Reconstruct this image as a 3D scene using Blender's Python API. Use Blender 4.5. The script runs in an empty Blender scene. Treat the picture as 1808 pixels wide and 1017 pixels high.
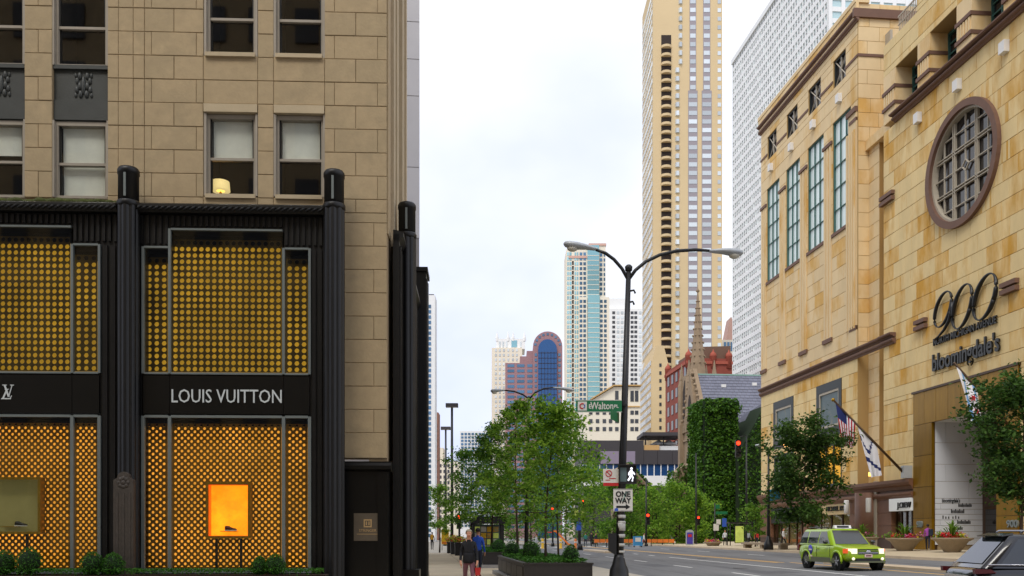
import bpy, bmesh, math, random
from mathutils import Matrix, Vector, noise as mnoise
R = math.radians
random.seed(7)
scene = bpy.context.scene
COL = scene.collection

# ------------------------------------------------------------------ camera
# the photograph is 1808 px wide; focal length 1600 px, horizon on row 942, level camera with a rising shift
FPX, CX, HY, EYE = 1600.0, 904.0, 942.0, 1.6
cam_d = bpy.data.cameras.new('camera')
cam_d.sensor_width = 36.0
cam_d.lens = 36.0 * FPX / 1808.0
cam_d.shift_y = (HY - 508.5) / 1808.0
cam_d.clip_start = 0.1
cam_d.clip_end = 5000
cam = bpy.data.objects.new('camera', cam_d)
cam.location = (0, 0, EYE)
cam.rotation_euler = (R(90), 0, 0)
COL.objects.link(cam)
scene.camera = cam

# ------------------------------------------------------------------ sky: a bright overcast day
SUN_EL, SUN_AZ = 52.0, 205.0          # azimuth clockwise from +Y; behind the camera, a little to the left
world = bpy.data.worlds.new('World')
scene.world = world
world.use_nodes = True
nt = world.node_tree
nt.nodes.clear()
wo = nt.nodes.new('ShaderNodeOutputWorld')
bg1 = nt.nodes.new('ShaderNodeBackground')
bg2 = nt.nodes.new('ShaderNodeBackground')
mixs = nt.nodes.new('ShaderNodeMixShader')
sky = nt.nodes.new('ShaderNodeTexSky')
sky.sky_type = 'NISHITA'
sky.sun_disc = False
sky.sun_elevation = R(SUN_EL)
sky.sun_rotation = R(SUN_AZ)
bg1.inputs['Strength'].default_value = 0.12
nt.links.new(sky.outputs[0], bg1.inputs['Color'])
tc = nt.nodes.new('ShaderNodeTexCoord')
mp = nt.nodes.new('ShaderNodeMapping')
mp.inputs['Scale'].default_value = (1.0, 1.0, 1.6)
mp.inputs['Location'].default_value = (0.9, 0.4, 0.75)
nz = nt.nodes.new('ShaderNodeTexNoise')
nz.inputs['Scale'].default_value = 1.7
nz.inputs['Detail'].default_value = 5.0
nz.inputs['Roughness'].default_value = 0.5
cr = nt.nodes.new('ShaderNodeValToRGB')
cr.color_ramp.elements[0].position = 0.37
cr.color_ramp.elements[0].color = (0.66, 0.72, 0.94, 1)
cr.color_ramp.elements[1].position = 0.60
cr.color_ramp.elements[1].color = (0.97, 0.98, 1.0, 1)
nt.links.new(tc.outputs['Generated'], mp.inputs['Vector'])
nt.links.new(mp.outputs[0], nz.inputs['Vector'])
nt.links.new(nz.outputs['Fac'], cr.inputs['Fac'])
nt.links.new(cr.outputs['Color'], bg2.inputs['Color'])
bg2.inputs['Strength'].default_value = 1.0
mixs.inputs['Fac'].default_value = 0.93
nt.links.new(bg1.outputs[0], mixs.inputs[1])
nt.links.new(bg2.outputs[0], mixs.inputs[2])
nt.links.new(mixs.outputs[0], wo.inputs['Surface'])

sun_d = bpy.data.lights.new('sun', 'SUN')
sun_d.energy = 1.5
sun_d.angle = R(25)
sun_d.color = (1.0, 0.95, 0.86)
sun = bpy.data.objects.new('sun', sun_d)
sd = Vector((math.sin(R(SUN_AZ)) * math.cos(R(SUN_EL)), math.cos(R(SUN_AZ)) * math.cos(R(SUN_EL)), math.sin(R(SUN_EL))))
sun.rotation_euler = sd.to_track_quat('Z', 'Y').to_euler()
sun.location = (0, -20, 80)
COL.objects.link(sun)

vs = scene.view_settings
vs.view_transform = 'Standard'
vs.look = 'None'
vs.gamma = 1.0
vs.exposure = 0.32
vs.use_curve_mapping = False
scene.cycles.max_bounces = 6
scene.cycles.transparent_max_bounces = 12
scene.cycles.use_denoising = True

# ------------------------------------------------------------------ materials
def lin(c):
    return tuple(((x / 255.0) / 12.92 if x / 255.0 <= 0.04045 else (((x / 255.0) + 0.055) / 1.055) ** 2.4) for x in c)

MATS = {}
def mat(name, col, rough=0.7, metal=0.0, rnd=0.0, nscale=0.0, namt=0.0, col2=None, c2scale=1.0, c2lo=0.45, c2hi=0.6,
        c2rnd=0.0, bump=0.0, bscale=20.0, emit=0.0, spec=0.5, stretch=None, trans=0.0, coat=0.0, hue=0.0):
    m = bpy.data.materials.new(name)
    m.use_nodes = True
    t = m.node_tree
    b = t.nodes['Principled BSDF']
    c = lin(col) + (1,)
    b.inputs['Base Color'].default_value = c
    b.inputs['Roughness'].default_value = rough
    b.inputs['Metallic'].default_value = metal
    b.inputs['Specular IOR Level'].default_value = spec
    if coat:
        b.inputs['Coat Weight'].default_value = coat
        b.inputs['Coat Roughness'].default_value = 0.05
    N = t.nodes.new
    geo = N('ShaderNodeNewGeometry')
    vec = geo.outputs['Position']
    if stretch:
        mpn = N('ShaderNodeMapping')
        mpn.inputs['Scale'].default_value = stretch
        t.links.new(vec, mpn.inputs['Vector'])
        vec2 = mpn.outputs[0]
    else:
        vec2 = vec
    out = None
    oi = None
    if rnd or c2rnd or hue:
        o_ = N('ShaderNodeObjectInfo')
        ad = N('ShaderNodeMath'); ad.operation = 'ADD'
        fc = N('ShaderNodeMath'); fc.operation = 'FRACT'
        t.links.new(o_.outputs['Random'], ad.inputs[0]); t.links.new(geo.outputs['Random Per Island'], ad.inputs[1])
        t.links.new(ad.outputs[0], fc.inputs[0])
        oi = fc.outputs[0]
    if col2 is not None:
        n1 = N('ShaderNodeTexNoise')
        n1.inputs['Scale'].default_value = c2scale
        n1.inputs['Detail'].default_value = 4
        n1.inputs['Roughness'].default_value = 0.6
        t.links.new(vec2, n1.inputs['Vector'])
        fac = n1.outputs['Fac']
        if c2rnd:
            ma = N('ShaderNodeMath'); ma.operation = 'MULTIPLY_ADD'
            t.links.new(oi, ma.inputs[0])
            ma.inputs[1].default_value = c2rnd
            t.links.new(fac, ma.inputs[2])
            mb_ = N('ShaderNodeMath'); mb_.operation = 'SUBTRACT'
            t.links.new(ma.outputs[0], mb_.inputs[0])
            mb_.inputs[1].default_value = c2rnd * 0.5
            fac = mb_.outputs[0]
        mr = N('ShaderNodeMapRange')
        mr.inputs['From Min'].default_value = c2lo
        mr.inputs['From Max'].default_value = c2hi
        t.links.new(fac, mr.inputs['Value'])
        mx = N('ShaderNodeMix'); mx.data_type = 'RGBA'
        mx.inputs[6].default_value = c
        mx.inputs[7].default_value = lin(col2) + (1,)
        t.links.new(mr.outputs[0], mx.inputs[0])
        out = mx.outputs[2]
    if rnd or nscale or hue:
        hsv = N('ShaderNodeHueSaturation')
        hsv.inputs['Color'].default_value = c
        if out is not None:
            t.links.new(out, hsv.inputs['Color'])
        val = None
        if rnd:
            mr2 = N('ShaderNodeMapRange')
            mr2.inputs['To Min'].default_value = 1 - rnd
            mr2.inputs['To Max'].default_value = 1 + rnd
            t.links.new(oi, mr2.inputs['Value'])
            val = mr2.outputs[0]
        if nscale:
            n2 = N('ShaderNodeTexNoise')
            n2.inputs['Scale'].default_value = nscale
            n2.inputs['Detail'].default_value = 6
            n2.inputs['Roughness'].default_value = 0.65
            t.links.new(vec2, n2.inputs['Vector'])
            mr3 = N('ShaderNodeMapRange')
            mr3.inputs['From Min'].default_value = 0.25
            mr3.inputs['From Max'].default_value = 0.75
            mr3.inputs['To Min'].default_value = 1 - namt
            mr3.inputs['To Max'].default_value = 1 + namt
            t.links.new(n2.outputs['Fac'], mr3.inputs['Value'])
            if val is not None:
                mm = N('ShaderNodeMath'); mm.operation = 'MULTIPLY'
                t.links.new(val, mm.inputs[0]); t.links.new(mr3.outputs[0], mm.inputs[1])
                val = mm.outputs[0]
            else:
                val = mr3.outputs[0]
        if val is not None:
            t.links.new(val, hsv.inputs['Value'])
        if hue:
            mr4 = N('ShaderNodeMapRange')
            mr4.inputs['To Min'].default_value = 0.5 - hue
            mr4.inputs['To Max'].default_value = 0.5 + hue
            t.links.new(oi, mr4.inputs['Value'])
            t.links.new(mr4.outputs[0], hsv.inputs['Hue'])
        out = hsv.outputs[0]
    if out is not None:
        t.links.new(out, b.inputs['Base Color'])
    if bump:
        n3 = N('ShaderNodeTexNoise')
        n3.inputs['Scale'].default_value = bscale
        n3.inputs['Detail'].default_value = 5
        t.links.new(vec, n3.inputs['Vector'])
        bp = N('ShaderNodeBump')
        bp.inputs['Strength'].default_value = bump
        bp.inputs['Distance'].default_value = 0.02
        t.links.new(n3.outputs['Fac'], bp.inputs['Height'])
        t.links.new(bp.outputs[0], b.inputs['Normal'])
    if emit:
        b.inputs['Emission Color'].default_value = c
        b.inputs['Emission Strength'].default_value = emit
        if out is not None:
            t.links.new(out, b.inputs['Emission Color'])
    if trans:
        b.inputs['Transmission Weight'].default_value = trans
    MATS[name] = m
    return m

def mat_clear(name, tint=(235, 245, 245), refl=0.10):
    m = bpy.data.materials.new(name)
    m.use_nodes = True
    t = m.node_tree
    t.nodes.clear()
    o = t.nodes.new('ShaderNodeOutputMaterial')
    tr = t.nodes.new('ShaderNodeBsdfTransparent'); tr.inputs[0].default_value = lin(tint) + (1,)
    gl = t.nodes.new('ShaderNodeBsdfGlossy'); gl.inputs['Roughness'].default_value = 0.02
    lw = t.nodes.new('ShaderNodeLayerWeight'); lw.inputs['Blend'].default_value = 0.5
    pw = t.nodes.new('ShaderNodeMath'); pw.operation = 'POWER'; pw.inputs[1].default_value = 4.0
    t.links.new(lw.outputs['Facing'], pw.inputs[0])
    fr = t.nodes.new('ShaderNodeMath'); fr.operation = 'MULTIPLY_ADD'; fr.inputs[1].default_value = 1.0 - refl; fr.inputs[2].default_value = refl
    t.links.new(pw.outputs[0], fr.inputs[0])
    mx = t.nodes.new('ShaderNodeMixShader')
    t.links.new(fr.outputs[0], mx.inputs[0]); t.links.new(tr.outputs[0], mx.inputs[1]); t.links.new(gl.outputs[0], mx.inputs[2])
    t.links.new(mx.outputs[0], o.inputs['Surface'])
    MATS[name] = m
    return m

def mat_leaf(name, c1, c2, trans=0.35):
    """leaf colour varies from leaf to leaf (each leaf is an island of its crown mesh)"""
    m = bpy.data.materials.new(name)
    m.use_nodes = True
    t = m.node_tree
    b = t.nodes['Principled BSDF']
    o = t.nodes['Material Output']
    g = t.nodes.new('ShaderNodeNewGeometry')
    mx = t.nodes.new('ShaderNodeMix'); mx.data_type = 'RGBA'
    mx.inputs[6].default_value = lin(c1) + (1,)
    mx.inputs[7].default_value = lin(c2) + (1,)
    t.links.new(g.outputs['Random Per Island'], mx.inputs[0])
    t.links.new(mx.outputs[2], b.inputs['Base Color'])
    b.inputs['Roughness'].default_value = 0.55
    b.inputs['Specular IOR Level'].default_value = 0.3
    tl = t.nodes.new('ShaderNodeBsdfTranslucent')
    t.links.new(mx.outputs[2], tl.inputs['Color'])
    ms = t.nodes.new('ShaderNodeMixShader')
    ms.inputs[0].default_value = trans
    t.links.new(b.outputs[0], ms.inputs[1]); t.links.new(tl.outputs[0], ms.inputs[2])
    t.links.new(ms.outputs[0], o.inputs['Surface'])
    MATS[name] = m
    return m

# ------------------------------------------------------------------ mesh helpers
class MB:
    def __init__(s):
        s.v = []; s.f = []; s.s = []; s.m = []
    def add(s, vs_, fs_, smooth=False, mi=0):
        n = len(s.v)
        s.v += [tuple(p) for p in vs_]
        for f in fs_:
            s.f.append(tuple(i + n for i in f)); s.s.append(smooth); s.m.append(mi)
        return s
    def box(s, x0, x1, y0, y1, z0, z1, mi=0):
        if x0 > x1: x0, x1 = x1, x0
        if y0 > y1: y0, y1 = y1, y0
        if z0 > z1: z0, z1 = z1, z0
        return s.add([(x0,y0,z0),(x1,y0,z0),(x1,y1,z0),(x0,y1,z0),(x0,y0,z1),(x1,y0,z1),(x1,y1,z1),(x0,y1,z1)],
                     [(0,3,2,1),(4,5,6,7),(0,1,5,4),(1,2,6,5),(2,3,7,6),(3,0,4,7)], mi=mi)
    def prism(s, poly, axis, a0, a1, smooth=False, mi=0):
        """poly: 2D points; axis 'x','y','z' the extrusion axis; the 2D plane is the other two axes in order"""
        n = len(poly)
        def P(p, a):
            return {'x': (a, p[0], p[1]), 'y': (p[0], a, p[1]), 'z': (p[0], p[1], a)}[axis]
        vv = [P(p, a0) for p in poly] + [P(p, a1) for p in poly]
        ff = [tuple(range(n))[::-1], tuple(range(n, 2*n))]
        for i in range(n):
            j = (i+1) % n
            ff.append((i, j, n+j, n+i))
        return s.add(vv, ff, smooth, mi)
    def tube(s, pts, rads, n=8, cap=True, smooth=True, mi=0):
        pts = [Vector(p) for p in pts]
        if not hasattr(rads, '__len__'): rads = [rads]*len(pts)
        vv = []; ff = []
        up = Vector((0,0,1))
        for i, p in enumerate(pts):
            d = (pts[min(i+1, len(pts)-1)] - pts[max(i-1, 0)])
            if d.length < 1e-9: d = Vector((0,0,1))
            d.normalize()
            a = d.cross(up)
            if a.length < 1e-3: a = d.cross(Vector((1,0,0)))
            a.normalize()
            b = a.cross(d)
            for k in range(n):
                t = 2*math.pi*k/n
                vv.append(p + (a*math.cos(t) + b*math.sin(t))*rads[i])
        for i in range(len(pts)-1):
            for k in range(n):
                k2 = (k+1) % n
                ff.append((i*n+k, i*n+k2, (i+1)*n+k2, (i+1)*n+k))
        s.add(vv, ff, smooth, mi)
        if cap:
            m0 = len(s.v) - len(vv)
            s.f.append(tuple(m0+k for k in range(n))[::-1]); s.s.append(False); s.m.append(mi)
            s.f.append(tuple(m0+(len(pts)-1)*n+k for k in range(n))); s.s.append(False); s.m.append(mi)
        return s
    def lathe(s, prof, n=16, c=(0,0,0), smooth=True, sx=1.0, sy=1.0, mi=0):
        vv = []; ff = []
        for r, z in prof:
            for k in range(n):
                t = 2*math.pi*k/n
                vv.append((c[0]+r*sx*math.cos(t), c[1]+r*sy*math.sin(t), c[2]+z))
        for i in range(len(prof)-1):
            for k in range(n):
                k2 = (k+1) % n
                ff.append((i*n+k, i*n+k2, (i+1)*n+k2, (i+1)*n+k))
        ff.append(tuple(range(n))[::-1])
        ff.append(tuple((len(prof)-1)*n+k for k in range(n)))
        return s.add(vv, ff, smooth, mi)
    def ball(s, c, r, n=10, m=6, sx=1, sy=1, sz=1, mi=0):
        prof = [(max(1e-4, math.sin(math.pi*i/m))*r, -math.cos(math.pi*i/m)*r*sz) for i in range(m+1)]
        return s.lathe(prof, n, c, True, sx, sy, mi)
    def quad(s, a, b, c, d, mi=0):
        return s.add([a,b,c,d], [(0,1,2,3)], mi=mi)
    def xf(s, M):
        s.v = [tuple(M @ Vector(p)) for p in s.v]
        return s
    def mesh(s, name, mats):
        me = bpy.data.meshes.new(name)
        me.from_pydata(s.v, [], s.f)
        if not isinstance(mats, (list, tuple)): mats = [mats]
        for m in mats:
            me.materials.append(MATS[m] if isinstance(m, str) else m)
        me.polygons.foreach_set('use_smooth', s.s)
        if len(mats) > 1: me.polygons.foreach_set('material_index', s.m)
        me.update()
        return me
    def build(s, name, mats, parent=None, loc=None, rot=None):
        o = bpy.data.objects.new(name, s.mesh(name, mats))
        COL.objects.link(o)
        if parent: o.parent = parent
        if loc is not None: o.location = loc
        if rot is not None: o.rotation_euler = rot
        return o

def tag(o, label=None, cat=None, group=None, kind=None):
    if label: o['label'] = label
    if cat: o['category'] = cat
    if group: o['group'] = group
    if kind: o['kind'] = kind
    return o

def thing(name, label, cat, loc=(0,0,0), rot=0.0, group=None):
    o = bpy.data.objects.new(name, None)
    o.empty_display_size = 0.1
    COL.objects.link(o)
    o.location = loc
    o.rotation_euler = (0, 0, rot)
    return tag(o, label, cat, group)

def inst(name, me, parent, loc=(0,0,0), scale=(1,1,1), rot=(0,0,0)):
    o = bpy.data.objects.new(name, me)
    COL.objects.link(o)
    if parent: o.parent = parent
    o.location = loc; o.scale = scale; o.rotation_euler = rot
    return o

UNIT = {}
def unit_box(m):
    if m not in UNIT:
        UNIT[m] = MB().box(-.5,.5,-.5,.5,-.5,.5).mesh('block', m)
    return UNIT[m]
def bx(name, m, parent, x0, x1, y0, y1, z0, z1):
    """a box part sharing one mesh per material"""
    return inst(name, unit_box(m), parent, ((x0+x1)/2, (y0+y1)/2, (z0+z1)/2), (abs(x1-x0), abs(y1-y0), abs(z1-z0)))

STONE = {}
def stone_mesh(w, h, m, d=0.06, c=0.012, axis='y'):
    """a dressed stone: chamfered front; centred, front towards -axis"""
    key = (round(w, 2), round(h, 2), m, axis, c)
    if key in STONE: return STONE[key]
    a, b = key[0]/2, key[1]/2
    vv = [(-a,0,-b),(a,0,-b),(a,0,b),(-a,0,b), (-a,-d+c,-b),(a,-d+c,-b),(a,-d+c,b),(-a,-d+c,b),
          (-a+c,-d,-b+c),(a-c,-d,-b+c),(a-c,-d,b-c),(-a+c,-d,b-c)]
    ff = [(0,1,5,4),(1,2,6,5),(2,3,7,6),(3,0,4,7),(4,5,9,8),(5,6,10,9),(6,7,11,10),(7,4,8,11),(8,9,10,11)]
    if axis == 'x':
        vv = [(y, -x, z) for x, y, z in vv]     # front towards -x
    STONE[key] = MB().add(vv, ff).mesh('stone', m)
    return STONE[key]

def text_mb(txt, size, depth=0.01, align='CENTER', shear=0.0, sx=1.0, res=3, bold=0.0, space=1.0):
    """lettering in the xz plane, front towards -y, origin at the baseline"""
    cu = bpy.data.curves.new('lettering', 'FONT')
    cu.body = txt; cu.size = size; cu.extrude = depth; cu.align_x = align
    cu.shear = shear; cu.resolution_u = res; cu.offset = bold; cu.space_character = space
    o = bpy.data.objects.new('lettering', cu)
    COL.objects.link(o)
    dg = bpy.context.evaluated_depsgraph_get()
    me = bpy.data.meshes.new_from_object(o.evaluated_get(dg))
    b = MB()
    b.add([(p.co.x*sx, -p.co.z, p.co.y) for p in me.vertices], [tuple(p.vertices) for p in me.polygons])
    bpy.data.objects.remove(o); bpy.data.curves.remove(cu); bpy.data.meshes.remove(me)
    return b

# ------------------------------------------------------------------ frames and measuring
class Frame:
    def __init__(s, ox, oy, rot):
        s.o = Vector((ox, oy, 0)); s.rot = rot
        s.u = Vector((math.cos(rot), math.sin(rot), 0)); s.v = Vector((-math.sin(rot), math.cos(rot), 0))
    def world(s, a, b, z=0.0):
        return s.o + s.u*a + s.v*b + Vector((0,0,z))
    def on_y(s, px, py, b=0.0):
        """the local (x, z) of the point on the plane local y = b that stands at this spot of the photograph"""
        k = (px-CX)/FPX
        q = s.o + s.v*b
        a = (k*q.y - q.x) / (s.u.x - k*s.u.y)
        Y = q.y + a*s.u.y
        return a, EYE + (HY-py)/FPX*Y
    def on_x(s, px, py, a=0.0):
        k = (px-CX)/FPX
        q = s.o + s.u*a
        b = (k*q.y - q.x) / (s.v.x - k*s.v.y)
        Y = q.y + b*s.v.y
        return b, EYE + (HY-py)/FPX*Y

def P3(px, py, Y):
    return Vector(((px-CX)/FPX*Y, Y, EYE + (HY-py)/FPX*Y))
TH = R(5.57)
ST = Frame(0, 0, TH)           # the avenue: local x across it, local y along it
# ------------------------------------------------------------------ colours
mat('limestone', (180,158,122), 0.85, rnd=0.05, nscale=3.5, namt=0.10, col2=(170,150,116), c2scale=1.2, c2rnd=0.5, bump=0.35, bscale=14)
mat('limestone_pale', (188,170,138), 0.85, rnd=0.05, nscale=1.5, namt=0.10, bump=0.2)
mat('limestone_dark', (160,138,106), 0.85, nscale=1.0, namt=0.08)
mat('mortar', (150,130,98), 0.95, nscale=3, namt=0.15)
mat('sash_paint', (160,150,134), 0.6, nscale=5, namt=0.08)
mat('blind', (240,244,236), 0.8, nscale=2.2, namt=0.10)
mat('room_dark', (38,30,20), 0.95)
mat('black_metal', (19,18,17), 0.42, nscale=3.0, namt=0.3, bump=0.1, bscale=30, spec=0.4)
mat('black_panel', (11,10,8), 0.35, nscale=1.5, namt=0.25, spec=0.4)
mat('black_granite', (15,14,13), 0.30, nscale=22, namt=0.35, spec=0.35)
mat('carved_granite', (72,64,56), 0.6, nscale=9, namt=0.25, bump=0.4, bscale=25)
mat('spandrel_metal', (58,60,56), 0.5, nscale=2.0, namt=0.2, bump=0.15)
mat('steel_trim', (132,140,138), 0.35, metal=0.35, nscale=3, namt=0.08)
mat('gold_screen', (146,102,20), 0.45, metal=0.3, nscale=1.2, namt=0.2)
mat('gold_screen_dark', (84,64,14), 0.5, metal=0.3, nscale=1.2, namt=0.25)  # same screen metal, darker colour stands for the less lit upper windows
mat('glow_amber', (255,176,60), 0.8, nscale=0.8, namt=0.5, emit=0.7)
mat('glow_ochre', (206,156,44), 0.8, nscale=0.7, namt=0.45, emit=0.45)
mat('glow_case', (255,158,18), 0.8, nscale=1.6, namt=0.45, emit=0.9)
mat('glow_case_side', (255,104,6), 0.8, nscale=2, namt=0.3, emit=0.55)  # deeper orange paints the glow falling off towards the case edges
mat('case_pale', (150,140,84), 0.8, nscale=2.0, namt=0.1, emit=0.12)  # weak emission stands in for light inside the unlit case
mat('brass', (178,140,42), 0.35, metal=0.7, nscale=3, namt=0.15)
mat('sign_letter', (190,194,192), 0.4, emit=0.12)
mat('shoe_black', (20,20,22), 0.35)
mat('shoe_brown', (78,34,16), 0.45)
mat('white_sole', (225,222,214), 0.6)
mat('lamp_glow', (255,196,90), 0.8, emit=2.2)
mat('lamp_shade', (230,206,140), 0.8, emit=0.8)
mat('moss', (74,80,34), 0.95, nscale=6, namt=0.4, bump=0.8, bscale=40)
mat_clear('shop_glass', (246,248,247), 0.03)
mat_clear('sash_glass', (250,250,248), 0.05)
mat('plaque', (112,102,88), 0.4, metal=0.5, nscale=4, namt=0.12)
mat('plaque_letter', (196,164,116), 0.4, metal=0.3)
mat('grey_tile', (196,194,196), 0.7, rnd=0.03, nscale=0.8, namt=0.04)
mat('grey_joint', (140,136,136), 0.9)

# ------------------------------------------------------------------ stone office building beside the camera's street
LB = Frame(-3.45, 25.0, R(2.2))
def L(px, py, v=0.0): return LB.on_y(px, py, v)
def LX(px, v=0.0): return LB.on_y(px, 500, v)[0]
def LZ(py, px=340, v=0.0): return LB.on_y(px, py, v)[1]

tower_l = thing('office_building', 'tan limestone office building above the black shopfront with gold lattice windows', 'building', LB.o, LB.rot)

def ashlar(parent, rects, zlines, m, front, seed, axis='y', wall_m='mortar', deep=0.5, gap=0.010, limit=None, wname='wall', joined=False, hole=None):
    """rects: (a0, a1, z0, z1, number of stones per course or widths); stones stand 2 cm proud of a mortar wall"""
    rg = random.Random(seed)
    back = MB()
    n = 0
    out = []
    for (a0, a1, z0, z1, spl) in rects:
        if axis == 'y': back.box(a0, a1, front+0.025, front+deep, z0, z1)
        else: back.box(front+0.03, front+deep, a0, a1, z0, z1)
        zs = [z0] + [z for z in sorted(zlines) if z0+0.12 < z < z1-0.12] + [z1]
        for i in range(len(zs)-1):
            k = spl[(i) % len(spl)] if isinstance(spl, (list, tuple)) else spl
            if isinstance(k, (list, tuple)):
                cuts = [a0 + (a1-a0)*q for q in [0]+list(k)+[1]]
            else:
                off = 0.5 if (i % 2) else 0.0
                cuts = [a0] + [a0 + (a1-a0)*(j+off+rg.uniform(-.09, .09))/k for j in range(0 if off else 1, k)] + [a1]
                cuts = sorted(c for c in cuts if a0 <= c <= a1)
            for j in range(len(cuts)-1):
                c0, c1 = cuts[j]+gap/2, cuts[j+1]-gap/2
                if c1-c0 < 0.05: continue
                out.append((c0, c1, zs[i]+gap/2, zs[i+1]-gap/2))
    back.build(wname, wall_m, parent)
    if joined:
        jm = MB()
        for (c0, c1, q0, q1) in out:
            me = stone_mesh(c1-c0, q1-q0, m, axis=axis)
            of = Vector(((c0+c1)/2, front+.06, (q0+q1)/2)) if axis == 'y' else Vector((front+.06, (c0+c1)/2, (q0+q1)/2))
            jm.add([tuple(p.co+of) for p in me.vertices], [tuple(p.vertices) for p in me.polygons])
        jm.build('stonework', m, parent)['kind'] = 'stuff'
        return out
    for (c0, c1, q0, q1) in out:
        if hole is not None:
            hc, hz, hr = hole
            dx = max(abs((c0+c1)/2-hc)-(c1-c0)/2, 0); dz = max(abs((q0+q1)/2-hz)-(q1-q0)/2, 0)
            if dx*dx+dz*dz < hr*hr:
                sm = MB(); k = 10
                for i in range(k):
                    e0, e1 = c0+(c1-c0)*i/k, c0+(c1-c0)*(i+1)/k
                    em = (e0+e1)/2-hc
                    rr = math.sqrt(hr*hr-em*em) if abs(em) < hr else -1
                    segs = [(q0, q1)] if rr < 0 else [(q0, min(q1, hz-rr)), (max(q0, hz+rr), q1)]
                    for (u0, u1) in segs:
                        if u1-u0 > .02: sm.box(front, front+.06, e0, e1, u0, u1)
                if sm.v: sm.build('stone', m, parent)
                continue
        me = stone_mesh(c1-c0, q1-q0, m, axis=axis)
        mid, zc = (c0+c1)/2, (q0+q1)/2
        pr = rg.uniform(-0.008, 0.004)
        if axis == 'y': inst('stone', me, parent, (mid, front+0.06+pr, zc))
        else: inst('stone', me, parent, (front+0.06+pr, mid, zc))
    return out

ztop = LZ(-90)
cl = [LZ(348 - 41.5*i) for i in range(-12, 12)]
X = lambda p: LX(p)
rects = [
    (X(-135), X(-52), LZ(352), ztop, 2),
    (X(43), X(92), LZ(352), ztop, [[.5], []]),
    (X(190), X(209), LZ(372), ztop, [[]]),
    (X(209), X(235), LZ(372), ztop, [[]]), (X(235), X(255), LZ(372), ztop, [[]]),
    (X(255), X(359), LZ(372), ztop, [[.5], [.12, .88]]),
    (X(455), X(483), LZ(372), ztop, [[]]),
    (X(573), X(683), LZ(372), ztop, [[.5], [.16, .85]]),
    (X(600), X(683), LZ(808), LZ(372)-0.001, [[], [.72]]),
    (X(359), X(455), LZ(372), LZ(347), [[]]), (X(483), X(573), LZ(372), LZ(347), [[]]),
    (X(359), X(455), LZ(182), LZ(97), [[]]), (X(483), X(573), LZ(182), LZ(97), [[]]),
]
ashlar(tower_l, rects, cl, 'limestone', 0.0, 11)
# pale lintel courses over the paired windows, sills
for (p0, p1) in ((359, 455), (483, 573)):
    bx('lintel', 'limestone_pale', tower_l, X(p0)+.01, X(p1)-.01, -0.03, 0.4, LZ(197), LZ(182)-.01)
    for (q0, q1) in ((100, 93), (350, 343)):
        bx('sill', 'limestone_pale', tower_l, X(p0)+.06, X(p1)-.06, -0.08, 0.3, LZ(q0), LZ(q1))
# body behind and above (dark floor slabs and upper storeys)
MB().box(X(-135), -.5, 1.6, 5.2, LZ(372), ztop).box(X(-135), -.5, 0.03, 5.2, ztop, 46).build('upper_wall', 'limestone', tower_l)

def sash_window(parent, p0, p1, yt, yb, yr, blind=None, blind_low=None, deep=0.22):
    x0, x1, z0, z1, zr = X(p0), X(p1), LZ(yb), LZ(yt), LZ(yr)
    f = MB()
    t = 0.11
    f.box(x0, x0+t, deep-.10, deep+.10, z0, z1); f.box(x1-t, x1, deep-.10, deep+.10, z0, z1)
    f.box(x0+t, x1-t, deep-.10, deep+.10, z1-t, z1); f.box(x0+t, x1-t, deep-.10, deep+.10, z0, z0+.07)
    f.box(x0-.02, x0+.04, 0.02, deep+.02, z0, z1); f.box(x1-.04, x1+.02, 0.02, deep+.02, z0, z1)
    w = f.build('window', 'sash_paint', parent)
    i0, i1 = x0+t, x1-t
    bx('meeting_rail', 'sash_paint', w, i0, i1, deep-.06, deep+.06, zr-.035, zr+.035)
    for (a, b, q) in ((z0+.07, zr-.035, deep+.03), (zr+.035, z1-t, deep-.01)):
        for c in (i0, i1-.045): bx('sash_stile', 'black_metal', w, c, c+.045, q-.03, q+.03, a, b)
    bx('lower_pane', 'sash_glass', w, i0+.045, i1-.045, deep+.025, deep+.03, z0+.07, zr-.035)
    bx('upper_pane', 'sash_glass', w, i0+.045, i1-.045, deep-.015, deep-.01, zr+.035, z1-t)
    if blind: bx('blind', 'blind', w, i0+.05, i1-.05, deep+.10, deep+.12, LZ(blind), z1-t)
    if blind_low: bx('blind', 'blind', w, i0+.05, i1-.05, deep+.125, deep+.14, LZ(blind_low), z1-t)
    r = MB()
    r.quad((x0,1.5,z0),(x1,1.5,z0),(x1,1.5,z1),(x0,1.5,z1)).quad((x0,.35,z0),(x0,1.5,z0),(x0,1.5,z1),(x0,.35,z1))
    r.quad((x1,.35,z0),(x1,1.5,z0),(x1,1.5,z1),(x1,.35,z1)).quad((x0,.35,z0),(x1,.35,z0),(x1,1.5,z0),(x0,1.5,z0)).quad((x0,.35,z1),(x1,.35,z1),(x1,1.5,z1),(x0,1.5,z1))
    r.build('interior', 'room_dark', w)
    return w
sash_window(tower_l, 361, 453, 198, 344, 276, blind=272)
sash_window(tower_l, 484, 573, 198, 344, 276, blind=272)
sash_window(tower_l, 361, 453, -70, 97, 27)
sash_window(tower_l, 484, 573, -70, 97, 27)
sash_window(tower_l, 92, 190, 215, 350, 289, blind=288, blind_low=347)
sash_window(tower_l, -52, 43, 215, 350, 287, blind=272)
sash_window(tower_l, 92, 190, -60, 118, 48)
sash_window(tower_l, -52, 43, -60, 118, 48)
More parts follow.
